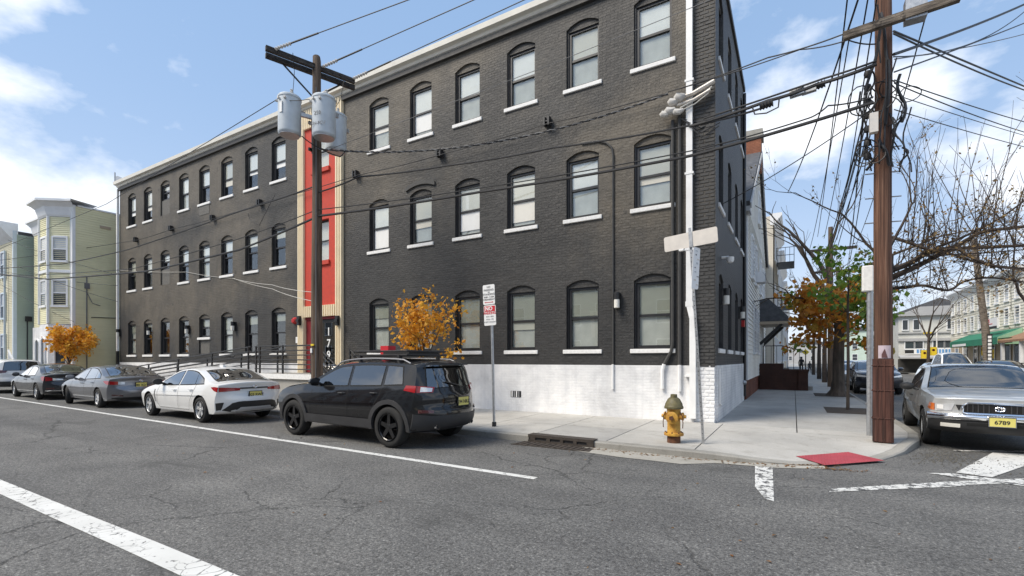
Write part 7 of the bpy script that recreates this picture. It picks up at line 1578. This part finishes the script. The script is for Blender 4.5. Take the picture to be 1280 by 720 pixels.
o = m.build('leaf_litter', 'litter', None, False, False); tag(o, 'scattered dry leaves and grit along the kerb gutter', 'leaves'); o['kind'] = 'stuff'
m = MB()
for k in range(420):
    x, y = rnd.gauss(2.15, .3), rnd.gauss(10.35, .45)
    if x < lerp_tab([(8.8, .7), (9.5, 1.25), (10.36, 1.7), (11.5, 2.2)], y)+.02: continue
    s_ = rnd.uniform(.006, .018); m.add([(x-s_, y, .004), (x, y-s_, .004), (x+s_, y, .004), (x, y+s_, .004), (x, y, .004+s_*1.3)], [(0, 1, 4), (1, 2, 4), (2, 3, 4), (3, 0, 4)])
o = m.build('loose_gravel', 'joint', None, False, False); tag(o, 'patch of loose gravel in the gutter before the pickup', 'gravel'); o['kind'] = 'stuff'
# ================================================================ people on the side street sidewalk
M['cloth_black'] = plain('black_coat', (.012, .012, .014), .8, var=.2, scale=6); M['cloth_grey'] = plain('dark_grey_clothes', (.035, .035, .04), .8, var=.2, scale=6); M['skin'] = plain('skin', (.42, .25, .17), .5); M['hair'] = plain('hair_dark', (.015, .011, .009), .6)
def person(label, loc, h_, cloth, rz, stride):
    t = thing('person', label, 'person', loc, rz, 'people walking on the side street'); s_ = h_/1.75
    me = bpy.data.meshes.new('body'); J = {'pel': (0, 0, .95), 'waist': (0, 0, 1.12), 'chest': (0, -.02, 1.34), 'neck': (0, -.01, 1.50), 'head0': (0, -.03, 1.58), 'head1': (0, -.03, 1.70)}
    V = [J[k] for k in ('pel', 'waist', 'chest', 'neck', 'head0', 'head1')]; Rr = [.15, .14, .16, .06, .085, .075]; E_ = [(0, 1), (1, 2), (2, 3), (3, 4), (4, 5)]
    for sg in (-1, 1):
        b = len(V); st = stride*sg; V += [(sg*.10, 0, .88), (sg*.10, -st*.6-.02, .50), (sg*.10, -st+.04, .09), (sg*.10, -st-.12, .05)]; Rr += [.10, .075, .05, .045]; E_ += [(0, b), (b, b+1), (b+1, b+2), (b+2, b+3)]
        b = len(V); V += [(sg*.19, 0, 1.42), (sg*.25, st*.3+.02, 1.14), (sg*.25, st*.5-.08, .90), (sg*.25, st*.5-.11, .82), (sg*.24, st*.5-.13, .75)]; Rr += [.075, .055, .042, .04, .02]; E_ += [(2, b), (b, b+1), (b+1, b+2), (b+2, b+3), (b+3, b+4)]
    me.from_pydata([(x*s_, y*s_, z*s_) for x, y, z in V], E_, []); o = link('body', me, t); md = o.modifiers.new('s', 'SKIN'); 
    for i, r in enumerate(Rr): me.skin_vertices[0].data[i].radius = (r*s_, r*s_*.85)
    me.skin_vertices[0].data[0].use_root = True; sb = o.modifiers.new('d', 'SUBSURF'); sb.levels = 1; sb.render_levels = 1
    bpy.context.view_layer.update(); m2 = bpy.data.meshes.new_from_object(o.evaluated_get(bpy.context.evaluated_depsgraph_get())); o.modifiers.clear(); o.data = m2; m2.materials.clear(); m2.materials.append(M[cloth]); m2.materials.append(M['skin'])
    for p in m2.polygons:
        p.use_smooth = True
        if p.center.z > 1.51*s_ or (p.center.z < .86*s_ and abs(p.center.x) > .2*s_): p.material_index = 1
    m = MB(); m.lathe([(.098*s_, 1.58*s_), (.108*s_, 1.66*s_), (.085*s_, 1.75*s_), (0, 1.785*s_)], (0, -.01*s_, 0), 12); m.build('hair', 'hair', t, True)
    return t
person('taller person in black walking on the far sidewalk', (.75, 62.0, .13), 1.8, 'cloth_black', 0, .22)
person('shorter person in dark clothes walking right of the taller one', (1.50, 61.0, .13), 1.32, 'cloth_grey', .3, .26)

p = atD(1007, 441, 55); o = thing('warning_sign', 'small yellow warning sign far down the side street sidewalk', 'sign', (p.x, p.y, .1)); m = MB(); m.tube([(0, 0, 0), (0, 0, 2.2)], .03, 6); m.build('post', 'galv', o); m = MB(); m.prism([(-.38, 0, 2.4), (0, 0, 2.05), (.38, 0, 2.4), (0, 0, 2.75)], (0, .02, 0)); m.build('plate', 'sign_yellow', o)
